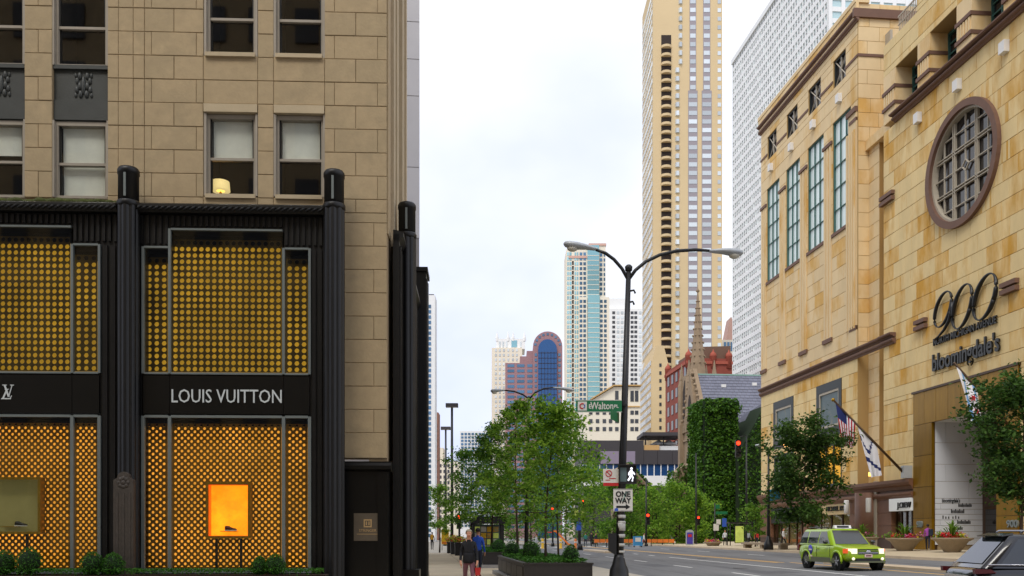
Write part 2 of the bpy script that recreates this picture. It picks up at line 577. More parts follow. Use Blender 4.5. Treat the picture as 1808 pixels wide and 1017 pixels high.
# dark metal spandrels with a relief of leaves
for (p0, p1) in ((92, 190), (-52, 43)):
    sp = MB().box(X(p0), X(p1), 0.12, 0.30, LZ(215), LZ(118)).build('spandrel', 'spandrel_metal', tower_l)
    bx('ledge', 'spandrel_metal', sp, X(p0), X(p1), 0.04, 0.118, LZ(124), LZ(117))
    bx('panel_band', 'spandrel_metal', sp, X(p0)+.01, X(p1)-.01, 0.075, 0.118, LZ(213), LZ(178))
    xc, zc = (X(p0)+X(p1))/2+.05, LZ(151)
    rl = MB()
    for sgn in (-1, 1):
        for k, (dx, dz, r1) in enumerate(((.10,.26,.09),(.17,.12,.08),(.10,-.02,.09),(.18,-.12,.08),(.08,-.24,.09),(.21,.27,.06),(.21,-.27,.06))):
            rl.ball((xc+sgn*dx, 0.115, zc+dz), r1, 8, 5, 0.7, 0.5, 1.2)
    rl.ball((xc, .11, zc), .1, 8, 5, .6, .5, 2.6)
    rl.build('relief', 'spandrel_metal', sp)
# east side of the building: tall stone piers
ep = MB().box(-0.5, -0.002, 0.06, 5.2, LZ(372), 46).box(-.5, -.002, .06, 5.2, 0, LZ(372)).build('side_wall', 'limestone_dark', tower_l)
for (v0, v1, pr) in ((0.0, 0.75, .0), (1.15, 1.75, .05), (2.2, 2.9, .05), (3.5, 4.3, .10), (4.8, 5.2, .12)):
    bx('pier', 'limestone_pale' if pr else 'limestone', tower_l, -0.001, 0.03+pr, v0+.07, v1, 9.9, 46)

# lit table lamp standing in a window of the stone building
lx, lz = L(391, 340, 0.7)
tl = thing('table_lamp', 'lit table lamp with cream shade inside a window of the stone building', 'lamp', LB.world(lx, 0.62, LZ(343)+.13), LB.rot)
MB().lathe([(.09,0),(.09,.03),(.03,.06),(.045,.12),(.02,.2),(.015,.3)], 12).build('base', 'brass', tl)
MB().lathe([(.26,.20),(.262,.205),(.24,.46),(.235,.46),(.255,.21)], 20).build('lamp_shade', 'lamp_shade', tl)
MB().ball((0,0,.24), .10, 10, 6, 1.7, 1.7, .6).build('bulb', 'lamp_glow', tl)

# ------------------------------------------------------------------ black shopfront
VS = -0.45
def SX(px, v=VS): return LB.on_y(px, 500, v)[0]
def SZ(py, px=340, v=VS): return LB.on_y(px, py, v)[1]
shop = thing('shopfront', 'black two storey shopfront with gold lattice windows and white lettering', 'shopfront', LB.world(0, -0.5, 0), LB.rot)
def sb(): return MB()
def sbuild(b, name, m, parent=shop):
    """parts are measured in the building frame; the shopfront root sits half a metre in front of it"""
    b.v = [(x, y+0.5, z) for x, y, z in b.v]
    return b.build(name, m, parent)
zb = 0.0
x_l = SX(-135)
# cornice with a rope moulding, fluted frieze
for (a, b_) in ((x_l, SX(211)), (SX(243), SX(574))):
    zc0, zc1 = SZ(379), SZ(363)
    sbuild(sb().prism([(-.62, zc1), (-.72, zc1-.06), (-.72, zc1-.12), (-.60, zc0), (0.0, zc0), (0.0, zc1)], 'x', a, b_), 'cornice', 'black_metal')
    rp = sb()
    n = int((b_-a)/.16)
    for i in range(n):
        x0 = a + (i+.5)*(b_-a)/n
        rp.tube([(x0-.07, -.69, zc0+.04), (x0+.07, -.69, zc0+.14)], .035, 6)
    sbuild(rp, 'rope_moulding', 'black_metal')
mo = sb()
for i in range(60):
    x0 = x_l + (SX(211)-x_l)*(i+.5)/60
    mo.ball((x0, -.35+random.uniform(-.1,.1), SZ(362)+.04), random.uniform(.08,.14), 7, 4, 1.3, 1.2, .9)
sbuild(mo, 'moss', 'moss')
def frieze(p0, p1, y0, y1):
    b = sb().box(SX(p0), SX(p1), -.40, 0.0, SZ(y1), SZ(y0))
    n = max(1, int(round((SX(p1)-SX(p0))/.15)))
    for i in range(n):
        x0 = SX(p0) + (SX(p1)-SX(p0))*(i+.2)/n
        b.box(x0, x0+.075, -.455, -.40, SZ(y1)+.08, SZ(y0)-.03)
    sbuild(b, 'fluted_frieze', 'black_metal')
frieze(-135, 128, 379, 402); frieze(128, 209, 379, 433)
frieze(245, 300, 379, 436); frieze(300, 501, 379, 404); frieze(501, 572, 379, 436)
# dark jambs beside the windows
for (p0, p1, yt) in ((176, 211, 433.5), (243, 253, 436.5), (547, 574, 436.5)):
    b = sb().box(SX(p0), SX(p1), -.42, 0.05, zb, SZ(yt))
    w = SX(p1)-SX(p0)
    for k in (.15, .55):
        b.box(SX(p0)+w*k, SX(p0)+w*(k+.25), -.47, -.42, zb+.2, SZ(yt)-.02)
    sbuild(b, 'jamb', 'black_metal')
# lobed posts with domed caps
def post(x, v, zt, r=.285):
    n = 48
    b = sb()
    prof = lambda t: r*(0.90 + 0.10*abs(math.cos(4*t)))
    ring = [(prof(2*math.pi*k/n)*math.cos(2*math.pi*k/n), prof(2*math.pi*k/n)*math.sin(2*math.pi*k/n)) for k in range(n)]
    b.prism([(x+p, v+q) for p, q in ring], 'z', zb, zt-.98)
    o = sbuild(b, 'post', 'black_metal')
    c = sb()
    c.lathe([(r*.98,zt-1.08),(r*1.06,zt-1.04),(r*1.06,zt-.96),(r*.98,zt-.92)], 24, (x, v, 0))
    sbuild(c, 'collar', 'black_metal', o)
    c = sb().lathe([(r*.93,zt-.97),(r*.93,zt-.22),(r*.99,zt-.21),(r*.99,zt-.10),(r*.86,zt-.04),(r*.5,zt)], 24, (x, v, 0))
    sbuild(c, 'cap', 'black_metal', o)
    c = sb().box(x-.03, x+.03, v-r*.99, v-r*.9, zt-.86, zt-.24)
    sbuild(c, 'cap_slot', 'steel_trim', o)
zt = 11.36
post(LX(227, -.6), -.6, zt); post(LX(590, -.6), -.6, zt)
post(0.42, 1.7, zt, .27); 
# carved granite slab at the foot of the post
cx_ = LX(219.5, -.93)
w2 = .26
pts = [(-w2, zb), (w2, zb), (w2, SZ(850)), (w2*.62, SZ(846))] + [(w2*.62*math.cos(t), SZ(846)+w2*.62*math.sin(t)) for t in [math.pi*k/8 for k in range(1, 8)]] + [(-w2*.62, SZ(846)), (-w2, SZ(850))]
sl = sbuild(sb().prism([(cx_+p, z) for p, z in pts], 'y', -1.0, -.85), 'carved_slab', 'carved_granite')
r_ = sb()
for a in range(8):
    t = 2*math.pi*a/8
    r_.ball((cx_+.11*math.cos(t), -1.0, SZ(854)+.11*math.sin(t)), .06, 8, 4, 1, .4, 1)
r_.ball((cx_, -1.0, SZ(854)), .07, 8, 4, 1, .5, 1)
for k in (-.16, 0, .16): r_.box(cx_+k-.03, cx_+k+.03, -1.012, -.99, zb+.1, SZ(872))
sbuild(r_, 'rosette', 'carved_granite', sl)

def lattice(p0, p1, y0, y1, pitch, rowh, r, stagger, m, v=-.12, name='lattice_screen'):
    """a perforated metal screen: each cell is a plate with a round hole"""
    b = sb()
    x0, x1, z0, z1 = LX(p0, v), LX(p1, v), SZ(y1, v=v), SZ(y0, v=v)
    nr = int(round((z1-z0)/rowh)); nc = max(1, int(round((x1-x0)/pitch)))
    pw = (x1-x0)/nc; ph = (z1-z0)/nr
    for j in range(nr):
        sh = .5*pw if (stagger and j % 2) else 0.0
        n = nc - (1 if sh else 0)
        if sh:
            for (a, c) in ((x0, x0+sh), (x1-sh, x1)):
                b.quad((a, v, z0+j*ph), (c, v, z0+j*ph), (c, v, z0+(j+1)*ph), (a, v, z0+(j+1)*ph))
        for i in range(n):
            cx, cz = x0+sh+(i+.5)*pw, z0+(j+.5)*ph
            o8 = [(pw/2,0),(pw/2,ph/2),(0,ph/2),(-pw/2,ph/2),(-pw/2,0),(-pw/2,-ph/2),(0,-ph/2),(pw/2,-ph/2)]
            i8 = [(r*math.cos(math.pi/4*k), r*math.sin(math.pi/4*k)) for k in range(8)]
            vv = [(cx+a, v, cz+c) for a, c in o8] + [(cx+a, v, cz+c) for a, c in i8] + [(cx+a, v+.03, cz+c) for a, c in i8]
            ff = []
            for k in range(8):
                k2 = (k+1) % 8
                ff += [(k, k2, 8+k2, 8+k), (8+k, 8+k2, 16+k2, 16+k)]
            b.add(vv, ff)
    o = sbuild(b, name, m)
    o['kind'] = 'stuff'
    return o
def bay(cols, y_tops, yb_, lower):
    """cols: pixel columns of the steel mullions, from one side of the bay to the other"""
    pa, pb = cols[0], cols[-1]
    ym = 660 if not lower else yb_
    for i in range(len(cols)-1):
        p0, p1, yt = cols[i], cols[i+1], y_tops[i]
        fx0, fx1 = SX(p0), SX(p1)
        t = .032 if not lower else .042
        f = sb()
        z0_, z1_ = SZ(yb_), SZ(yt)
        f.box(fx0-t, fx0+t, VS-.05, VS+.06, z0_, z1_)
        if i == len(cols)-2: f.box(fx1-t, fx1+t, VS-.05, VS+.06, z0_, z1_)
        e = fx1-t if i < len(cols)-2 else fx1+t
        f.box(fx0+t, fx1-t, VS-.04, VS+.06, z1_-t, z1_+t*.6); f.box(fx0+t, fx1-t, VS-.04, VS+.06, z0_-t*.6, z0_+t)
        fr = sbuild(f, 'window_frame', 'steel_trim')
        g = sb().box(fx0+t, fx1-t, VS+.0, VS+.012, z0_+t, z1_-t)
        sbuild(g, 'glass', 'shop_glass', fr)
    # returns and soffit of the display, glowing wall behind the screen
    s = sb()
    s.box(SX(pa)-.02, SX(pa), VS+.06, .04, SZ(yb_), SZ(min(y_tops))).box(SX(pb), SX(pb)+.02, VS+.06, .04, SZ(yb_), SZ(min(y_tops)))
    s.box(SX(pa), SX(pb), VS+.06, .04, SZ(yb_)-.06, SZ(yb_)-.02)
    for i in range(len(cols)-1): s.box(SX(cols[i]), SX(cols[i+1])-.001, VS+.06, .039, SZ(y_tops[i])-.02, SZ(y_tops[i])+.05)
    s.box(SX(pa), SX(pb), .04, .08, SZ(yb_), SZ(min(y_tops)))
    sbuild(s, 'display_lining', 'black_panel')
    return
PIT, ROW = .174, .174
PIT2, ROW2 = .172, .088
for (cols, tops, last) in (([-62, 128, 176], [403, 434], 0), ([253, 300, 501, 547], [437, 405, 437], 1)):
    bay(cols, tops, 660, False)
    bay(cols, [735]*(len(cols)-1), 1006, True)
    for i in range(len(cols)-1):
        p0, p1 = cols[i]+4, cols[i+1]-4
        yt = tops[i] + 18
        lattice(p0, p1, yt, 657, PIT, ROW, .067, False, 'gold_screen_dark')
        lattice(p0, p1, 748, 1004, PIT2, ROW2, .041, True, 'gold_screen')
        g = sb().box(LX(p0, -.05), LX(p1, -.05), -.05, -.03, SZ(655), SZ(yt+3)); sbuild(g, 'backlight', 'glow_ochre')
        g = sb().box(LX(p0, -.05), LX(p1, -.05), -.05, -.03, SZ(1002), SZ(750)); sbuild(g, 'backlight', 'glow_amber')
    # sign band of black panels
    for i in range(len(cols)-1):
        b = sb().box(SX(cols[i])+.006, SX(cols[i+1])-.006, VS-.03, VS+.3, SZ(731), SZ(664))
        sbuild(b, 'sign_panel', 'black_panel')
    b = sb().box(SX(cols[0])-.05, SX(cols[-1])+.05, VS-.02, -.0, 0.06, SZ(1009)); sbuild(b, 'stall_riser', 'black_granite')
    b = sb().box(SX(cols[0])-.06, SX(cols[-1])+.06, VS-.08, VS+.05, SZ(1012), SZ(1007)); sbuild(b, 'sill', 'steel_trim')
# lettering, each letter a part
def letters(parent, txt, x0, x1, zbase, cap, y, m, oy=0.5, depth=.012, sp=1.0):
    tot = text_mb(txt, 1.0, 0, 'LEFT')
    w = max(p[0] for p in tot.v); h = max(p[2] for p in text_mb('H', 1.0, 0, 'LEFT').v)
    size = cap/h
    sx = (x1-x0)/(w*size)
    adv = 0
    for ch_i, ch in enumerate(txt):
        if ch == ' ': continue
        pre = text_mb(txt[:ch_i]+'|', 1.0, 0, 'LEFT') if ch_i else None
        off = (max(p[0] for p in pre.v) - max(p[0] for p in text_mb('|', 1.0, 0, 'LEFT').v)) if pre else 0
        b = text_mb(ch, size, depth, 'LEFT', sx=sx, res=2)
        b.v = [(x+x0+off*size*sx, yy+y+oy, z+zbase) for x, yy, z in b.v]
        b.build('letter', m, parent)
letters(shop, 'LOUIS VUITTON', SX(302), SX(498), SZ(711), SZ(688)-SZ(711), VS-.045, 'sign_letter')
lv = sb()
zl0, zl1 = SZ(707), SZ(683)
hh = zl1-zl0
xa = SX(2)
def lbar(x0, z0, x1, z1, w, y):
    lv.prism([(xa+x0, zl0+z0), (xa+x0+w, zl0+z0), (xa+x1+w, zl0+z1), (xa+x1, zl0+z1)], 'y', y-.008, y)
lbar(.05, .03, .15, .26, .045, VS-.036); lbar(.02, .0, .03, .03, .25, VS-.036); lbar(.25, .03, .285, .10, .02, VS-.036); lbar(.11, .255, .13, .275, .10, VS-.036)
lbar(.20, .06, .09, .37, .05, VS-.046); lbar(.21, .06, .30, .37, .022, VS-.046); lbar(.055, .365, .055, .385, .12, VS-.046); lbar(.26, .365, .26, .385, .10, VS-.046)
sbuild(lv, 'monogram', 'sign_letter')

# corner pier base of polished black granite, with plaque
bz = SZ(812)
sbuild(sb().box(LX(603), .05, -.10, .4, 0, bz-.28), 'pier_base', 'black_granite')
sbuild(sb().prism([(-.10, bz-.28), (-.22, bz-.22), (-.22, bz-.12), (-.14, bz-.04), (-.14, bz), (.3, bz), (.3, bz-.28)], 'x', LX(603), .13), 'base_cap', 'black_granite')
sbuild(sb().box(-.24, .05, -.16, -.101, 0, bz-.281), 'base_pilaster', 'black_granite')
pq = sb().box(LX(625, -.1), LX(674, -.1), -.135, -.10, SZ(955, v=-.1), SZ(906, v=-.1))
pq = sbuild(pq, 'plaque', 'plaque')
b = text_mb('STRINGER', .105, .004); xc = (LX(625,-.1)+LX(674,-.1))/2
b.v = [(x+xc, y-.139, z+SZ(939, v=-.1)) for x, y, z in b.v]; sbuild(b, 'lettering', 'plaque_letter', pq)
e = sb(); z0 = SZ(931, v=-.1); 
for (a0, a1, c0, c1) in ((-.11,-.075,0,.22),(.075,.11,0,.22),(-.075,.075,0,.035),(-.075,.075,.185,.22),(-.05,-.02,.06,.16),(.02,.05,.06,.16)):
    e.box(xc+a0, xc+a1, -.142, -.135, z0+c0, z0+c1)
sbuild(e, 'emblem', 'plaque_letter', pq)
e = sb().box(xc-.3, xc+.3, -.139, -.135, SZ(943.5, v=-.1), SZ(942.5, v=-.1)); sbuild(e, 'underline', 'plaque_letter', pq)
# avenue side of the shopfront
for (v0, v1) in ((.405, 1.45), (1.95, 8.2)):
    b = sb().box(0.13, .30, v0, v1, 0, SZ(400, v=0))
    n = int((v1-v0)/.3)
    for i in range(n): b.box(.30, .34, v0+(i+.3)*(v1-v0)/n, v0+(i+.7)*(v1-v0)/n, .3, SZ(420, v=0))
    sbuild(b, 'side_panel', 'black_metal')
sbuild(sb().prism([(.2, 10.12), (.42, 10.05), (.42, 9.95), (.3, 9.8), (.13, 9.8), (.13, 10.12)], 'y', .405, 8.2), 'side_cornice', 'black_metal')
sbuild(sb().box(.13, .62, 8.2, 9.4, 0, 11.2).box(.1, .68, 8.1, 9.5, 11.2, 11.35).box(.62, .66, 8.4, 8.6, 0, 11).box(.62, .66, 9.0, 9.2, 0, 11), 'side_pilaster', 'black_metal')
sbuild(sb().box(.13, .80, 1.3, 2.1, 0, .55), 'post_plinth', 'black_granite')

# display cases with shoes, in the lower windows
def display_case(px0, px1, py0, py1, inner, label, depth=.28):
    v = -.40
    t = thing('display_case', label, 'display case', LB.world((LX(px0,v)+LX(px1,v))/2, v, SZ(1007)), LB.rot, 'display cases in the shop windows')
    w = (LX(px1,v)-LX(px0,v))/2; z0 = SZ(py1, v=v)-SZ(1007); z1 = SZ(py0, v=v)-SZ(1007)
    f = MB(); k = .07
    f.box(-w, -w+k, 0, depth, z0, z1).box(w-k, w, 0, depth, z0, z1).box(-w+k, w-k, 0, depth, z1-k, z1).box(-w+k, w-k, 0, depth, z0, z0+k)
    f.build('case_frame', 'brass', t)
    MB().box(-w+k, w-k, depth-.03, depth-.002, z0+k, z1-k).build('case_back', inner, t)
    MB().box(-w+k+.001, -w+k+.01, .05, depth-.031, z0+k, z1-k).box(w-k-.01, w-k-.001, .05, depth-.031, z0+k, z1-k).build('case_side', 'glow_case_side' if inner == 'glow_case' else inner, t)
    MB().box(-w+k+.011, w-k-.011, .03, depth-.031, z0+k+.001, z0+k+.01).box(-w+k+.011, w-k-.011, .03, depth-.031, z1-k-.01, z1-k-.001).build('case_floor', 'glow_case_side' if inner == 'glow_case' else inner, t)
    MB().box(-.22, .22, .05, depth-.04, z0+k+.12, z0+k+.14).build('shelf', 'brass', t)
    for s in (-1, 1): MB().box(s*w*.55-.03, s*w*.55+.03, .06, .12, 0, z0).build('leg', 'black_metal', t)
    return t, v, z0+k+.14+SZ(1007)
def shoe(loc, rot, m, label):
    b = MB()
    secs = [(-.15,.045,.10),(-.10,.05,.12),(-.04,.048,.11),(.02,.05,.075),(.08,.055,.055),(.13,.045,.045),(.16,.02,.03)]
    n = 10
    vv = []; ff = []
    for (x, w, h) in secs:
        for k in range(n):
            t = 2*math.pi*k/n
            vv.append((x, w*math.cos(t), max(.02, .02+(h*(.5+.5*math.sin(t))))))
    for i in range(len(secs)-1):
        for k in range(n): ff.append((i*n+k, i*n+(k+1)%n, (i+1)*n+(k+1)%n, (i+1)*n+k))
    ff += [tuple(range(n))[::-1], tuple((len(secs)-1)*n+k for k in range(n))]
    b.add(vv, ff, True)
    o = thing('shoe', label, 'shoe', loc, rot, 'shoes on display')
    b.build('upper', m, o)
    MB().prism([(-.155,-.045),(-.06,-.05),(.08,-.058),(.15,-.03),(.17,0),(.15,.03),(.08,.058),(-.06,.05),(-.155,.045)], 'z', 0, .022).build('sole', 'white_sole', o)
    MB().lathe([(.05,.11),(.052,.13),(.04,.13)], 12, (-.10,0,0), sx=1.0, sy=.8).build('collar', m, o)
t, v, zs = display_case(363, 442, 851, 951, 'glow_case', 'brass display case with glowing orange interior, on two thin legs')
shoe(LB.world(LX(405, v), v+.13, zs+.002), LB.rot, 'shoe_brown', 'brown low shoe inside the glowing orange display case')
t, v, zs = display_case(-44, 71, 843, 943, 'case_pale', 'brass display case with pale olive interior, unlit')
shoe(LB.world(LX(33, v), v+.13, zs+.002), LB.rot, 'shoe_black', 'black trainer with pale stripe inside the olive display case')

# grey panelled neighbour beyond the stone building
gf = Frame(P3(741, 500, 46).x, 46, R(6.2))
gb = thing('grey_building', 'pale grey panelled high-rise just beyond the stone office building', 'building', gf.o, gf.rot)
MB().box(-14, -.02, .03, 26, 0, 52).build('wall', 'grey_joint', gb)
zl = [gf.on_y(725, y)[1] for y in (420, 295, 169, 104, 38, -28, -94, -160)]
for i in range(len(zl)-1):
    for j in range(3):
        bx('panel', 'grey_tile', gb, -.84*(j+1)+.008, -.84*j-.008, 0, .06, zl[i]+.02, zl[i+1]-.02)
# ------------------------------------------------------------------ ground
mat('asphalt', (112,112,112), 0.85, nscale=0.9, namt=0.16, col2=(88,88,90), c2scale=0.8, c2lo=.48, c2hi=.75, stretch=(1.0,.10,1.0), bump=0.25, bscale=60)
mat('ground_far', (140,134,122), 0.9, nscale=0.2, namt=0.1)
mat('pavement', (196,180,150), 0.85, rnd=0.05, nscale=0.6, namt=0.10, bump=0.12, bscale=40)
mat('pavement_joint', (150,136,112), 0.9)
mat('concrete', (176,168,152), 0.85, nscale=0.8, namt=0.10, bump=0.15, bscale=30)
mat('kerb_stone', (196,176,148), 0.8, rnd=0.05, nscale=1.2, namt=0.12)
mat('paint_white', (225,224,218), 0.7, nscale=2.5, namt=0.14)
mat('paint_yellow', (226,176,84), 0.7, nscale=2.0, namt=0.16)
mat('soil', (60,44,30), 0.95)
mat('planter_granite', (42,37,33), 0.45, nscale=14, namt=0.3)
mat('plinth_granite', (150,146,140), 0.6, nscale=8, namt=0.15)

def struct(o, label=None):
    o['kind'] = 'structure'
    if label: o['label'] = label
    return o
def road_z(t):
    """the carriageway climbs gently towards the far kerb"""
    return -0.13 + max(0.0, t - 9.1)*0.0165
g = struct(MB().quad((-1500,-60,-.6), (1500,-60,-.6), (1500,3000,-.6), (-1500,3000,-.6)).build('ground', 'ground_far'))
def st_sheet(name, m, t0, t1, s0, s1, zf, n=1):
    b = MB()
    for i in range(n):
        a0, a1 = t0+(t1-t0)*i/n, t0+(t1-t0)*(i+1)/n
        b.quad((a0,s0,zf(a0)), (a1,s0,zf(a1)), (a1,s1,zf(a1)), (a0,s1,zf(a0)))
    o = b.build(name, m)
    o.rotation_euler = (0,0,TH)
    return o
struct(st_sheet('avenue_road', 'asphalt', 5.78, 27.2, 10, 900, road_z, 8))
struct(st_sheet('side_street', 'asphalt', -60, 5.8, -6, 19.0, lambda t: -.131, 1))
struct(st_sheet('side_street', 'asphalt', 5.8, 60, -6, 10.0, lambda t: road_z(min(t,27))-.001, 8))
struct(st_sheet('gutter_apron', 'concrete', 5.78, 9.15, 14, 900, lambda t: -.124, 1))
# pavement slabs on this side of the avenue
sidewalk = struct(MB().box(-40, 5.62, 19.2, 76, -.5, -.012).build('sidewalk', 'pavement_joint', rot=(0,0,TH)), 'tan concrete pavement along the avenue')
slab = {}
for i, t0 in enumerate([-5.2+1.8*k for k in range(6)]):
    for j in range(31):
        s0 = 19.2+1.8*j
        if t0 < -1.8 and s0 < 22: pass
        w = min(1.8, 5.6-t0)
        key = round(w, 2)
        if key not in slab:
            slab[key] = MB().add([(-key/2+.012,-.888,-.03),(key/2-.012,-.888,-.03),(key/2-.012,.888,-.03),(-key/2+.012,.888,-.03),
                                  (-key/2+.02,-.88,0),(key/2-.02,-.88,0),(key/2-.02,.88,0),(-key/2+.02,.88,0)],
                                 [(4,5,6,7),(0,1,5,4),(1,2,6,5),(2,3,7,6),(3,0,4,7)]).mesh('paving_slab', 'pavement')
        inst('paving_slab', slab[key], sidewalk, (t0+w/2, s0+.9, 0))
def kerb(name, t0, t1, s0, s1, z0, z1, parent, n, m='kerb_stone'):
    L_ = (s1-s0)/n
    me = MB().add([(t0,-L_/2+.006,z0),(t1,-L_/2+.006,z0),(t1,L_/2-.006,z0),(t0,L_/2-.006,z0),
                   (t0+.015,-L_/2+.012,z1),(t1-.015,-L_/2+.012,z1),(t1-.015,L_/2-.012,z1),(t0+.015,L_/2-.012,z1)],
                  [(4,5,6,7),(0,1,5,4),(1,2,6,5),(2,3,7,6),(3,0,4,7)]).mesh('kerb_block', m)
    for i in range(n): inst('kerb_block', me, parent, (0, s0+L_*(i+.5), 0))
kb = struct(thing('kerb', None, None, (0,0,0), TH))
kerb('kerb', 5.62, 5.78, 19.2, 76, -.14, .004, kb, 32)
# the pavement on the other side stands higher
far_walk = struct(MB().prism([(27.2, -.5), (27.2, .30), (35.5, .47), (60, .47), (60, -.5)], 'y', 24, 128).build('far_sidewalk', 'pavement', rot=(0,0,TH)))
kf = struct(thing('kerb', None, None, (0,0,0), TH))
kerb('kerb', 26.95, 27.19, 24, 128, .05, .315, kf, 52)
struct(MB().box(5.5, 120, 128.2, 320, -.5, .02).build('park_ground', 'ground_far', rot=(0,0,TH)))
# median island
md = struct(MB().prism([(20.3,-.2),(20.3,.17),(20.45,.19),(21.35,.19),(21.5,.17),(21.5,-.2)], 'y', 21, 44.5).build('median_island', 'kerb_stone', rot=(0,0,TH)))
md2 = struct(MB().prism([(14.9,-.2),(14.9,.10),(15.05,.12),(16.0,.12),(16.15,.10),(16.15,-.2)], 'y', 74, 84).build('median_island', 'kerb_stone', rot=(0,0,TH)))
# painted lines
mk = struct(thing('road_markings', None, None, (0,0,0), TH))
def line(t, s0, s1, w=.14, m='paint_white', dt=0.0, dz=.004):
    b = MB()
    n = max(1, int((s1-s0)/6))
    for i in range(n):
        a, c = s0+(s1-s0)*i/n, s0+(s1-s0)*(i+1)/n
        t0, t1 = t+dt*i/n, t+dt*(i+1)/n
        b.quad((t0-w/2,a,road_z(t0-w/2)+dz),(t0+w/2,a,road_z(t0+w/2)+dz),(t1+w/2,c,road_z(t1+w/2)+dz),(t1-w/2,c,road_z(t1-w/2)+dz))
    b.build('lane_line', m, mk)
for s0 in range(14, 200, 9): line(13.05, s0+2.2, s0+5.4)
line(16.55, 20, 60, .16)
for s0 in range(64, 200, 5): line(16.55, s0, s0+1.6, .2)
line(18.9, 47, 190, .18, 'paint_yellow'); line(19.25, 47, 190, .18, 'paint_yellow')
line(19.6, 22, 47, .18, 'paint_yellow', 0.0)
for s0 in range(48, 120, 12): line(23.2, s0, s0+3.2)
for k in range(9):  # crossing stripes at the far junction
    t0 = 9.6+k*1.9
    b = MB().quad((t0,104,road_z(t0)+.006),(t0+.6,104,road_z(t0+.6)+.006),(t0+.6,107,road_z(t0+.6)+.006),(t0,107,road_z(t0)+.006)); b.build('crossing_stripe', 'paint_white', mk)

mat('tar', (58,58,60), .7); mat('tar_patch', (92,92,94), .85, nscale=3, namt=.2); mat('iron', (84,80,76), .6, metal=.3, nscale=20, namt=.3)
rgr = random.Random(77)
for (t_, s_) in ((11.2, 34.5), (14.9, 41.5), (23.6, 52), (12.0, 63), (17.6, 56)):
    MB().lathe([(.36,road_z(t_)+.001),(.36,road_z(t_)+.008),(.30,road_z(t_)+.009)], 20, (t_, s_, 0)).build('manhole_cover', 'iron', mk)
for (t_, s0_, s1_) in ((11.0, 30, 60), (14.7, 33, 75), (9.7, 36, 58), (18.0, 52, 90), (24.8, 40, 80)):
    b = MB(); n_ = 24; off = 0.0
    for i in range(n_):
        o2 = off+rgr.uniform(-.09, .09)
        a, c = s0_+(s1_-s0_)*i/n_, s0_+(s1_-s0_)*(i+1)/n_
        b.quad((t_+off-.03,a,road_z(t_+off)+.003), (t_+off+.03,a,road_z(t_+off)+.003), (t_+o2+.03,c,road_z(t_+o2)+.003), (t_+o2-.03,c,road_z(t_+o2)+.003)); off = o2
    b.build('tar_seam', 'tar', mk)
for (t0_, t1_, s0_, s1_) in ((11.6, 12.7, 45, 48.5), (21.9, 23.0, 47, 51), (14.0, 15.6, 36, 38.2)):
    MB().quad((t0_,s0_,road_z(t0_)+.002), (t1_,s0_,road_z(t1_)+.002), (t1_,s1_,road_z(t1_)+.002), (t0_,s1_,road_z(t0_)+.002)).build('tar_patch', 'tar_patch', mk)

# ------------------------------------------------------------------ planters along the kerb of this side
mat_leaf('leaf_box', (38,84,20), (78,132,36), .2)
mat_leaf('leaf_tree', (62,112,24), (156,192,66), .5)
mat_leaf('leaf_mid', (50,98,26), (130,172,58), .5)
mat_leaf('leaf_dark', (34,64,22), (82,116,44), .35)
mat_leaf('leaf_ivy', (36,74,16), (86,128,32), .2)
mat_leaf('leaf_palm', (66,110,28), (130,170,60), .4)
mat_leaf('flower_red', (196,24,40), (236,72,80), .3)
mat_leaf('flower_pink', (214,60,140), (240,150,190), .3)
mat_leaf('flower_yellow', (230,190,30), (210,220,90), .3)
mat('bark', (62,48,36), 0.95, nscale=6, namt=0.3, bump=0.6, bscale=30)

def leaves_mesh(pts, size, rg, name, m, up=0.3, aspect=0.55):
    """small leaf faces, bent along the midrib, at the given points"""
    b_v = []; b_f = []
    for p in pts:
        d = Vector((rg.gauss(0,1), rg.gauss(0,1), rg.gauss(0,1)*.6 - .1))
        if d.length < 1e-3: d = Vector((1,0,0))
        d.normalize()
        n = Vector((rg.gauss(0,.7), rg.gauss(0,.7), up+abs(rg.gauss(0,.7))))
        w = d.cross(n)
        if w.length < 1e-3: w = Vector((0,1,0))
        w.normalize()
        s = size*rg.uniform(.65, 1.35)
        p = Vector(p)
        k = len(b_v)
        dn = d.cross(w)*(-.12*s)
        b_v += [p-d*s*.5, p+w*s*aspect*.5+dn, p+d*s*.5, p-w*s*aspect*.5+dn]
        b_f += [(k,k+1,k+2), (k,k+2,k+3)]
    me = bpy.data.meshes.new(name)
    me.from_pydata([tuple(q) for q in b_v], [], b_f)
    me.materials.append(MATS[m])
    me.update()
    return me
def link(name, me, parent=None, loc=None):
    o = bpy.data.objects.new(name, me); COL.objects.link(o)
    if parent: o.parent = parent
    if loc is not None: o.location = loc
    return o

BALL = {}
def round_shrub(loc, r, h, label, group, key, m='leaf_box', n=900, size=.05):
    """a clipped rounded shrub: short stem, dense leafy crown"""
    t = thing('round_shrub', label, 'shrub', loc, random.uniform(0, 6), group)
    if key not in BALL:
        rg = random.Random(hash(key) % 1000 if not isinstance(key, int) else key)
        pts = []
        for i in range(n):
            u = rg.uniform(-1, 1); a = rg.uniform(0, 6.283); q = math.sqrt(1-u*u)
            taper = 1.0 - .28*max(0, u)
            k = rg.uniform(.82, 1.03)
            pts.append((r*q*taper*k*math.cos(a), r*q*taper*k*math.sin(a), h*.5*(1+u*k)+.02))
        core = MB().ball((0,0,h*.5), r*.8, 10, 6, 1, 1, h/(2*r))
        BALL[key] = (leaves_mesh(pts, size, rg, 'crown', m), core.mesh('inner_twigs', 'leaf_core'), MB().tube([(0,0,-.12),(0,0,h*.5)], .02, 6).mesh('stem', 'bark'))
    link('crown', BALL[key][0], t); link('inner_twigs', BALL[key][1], t); link('stem', BALL[key][2], t)
    return t
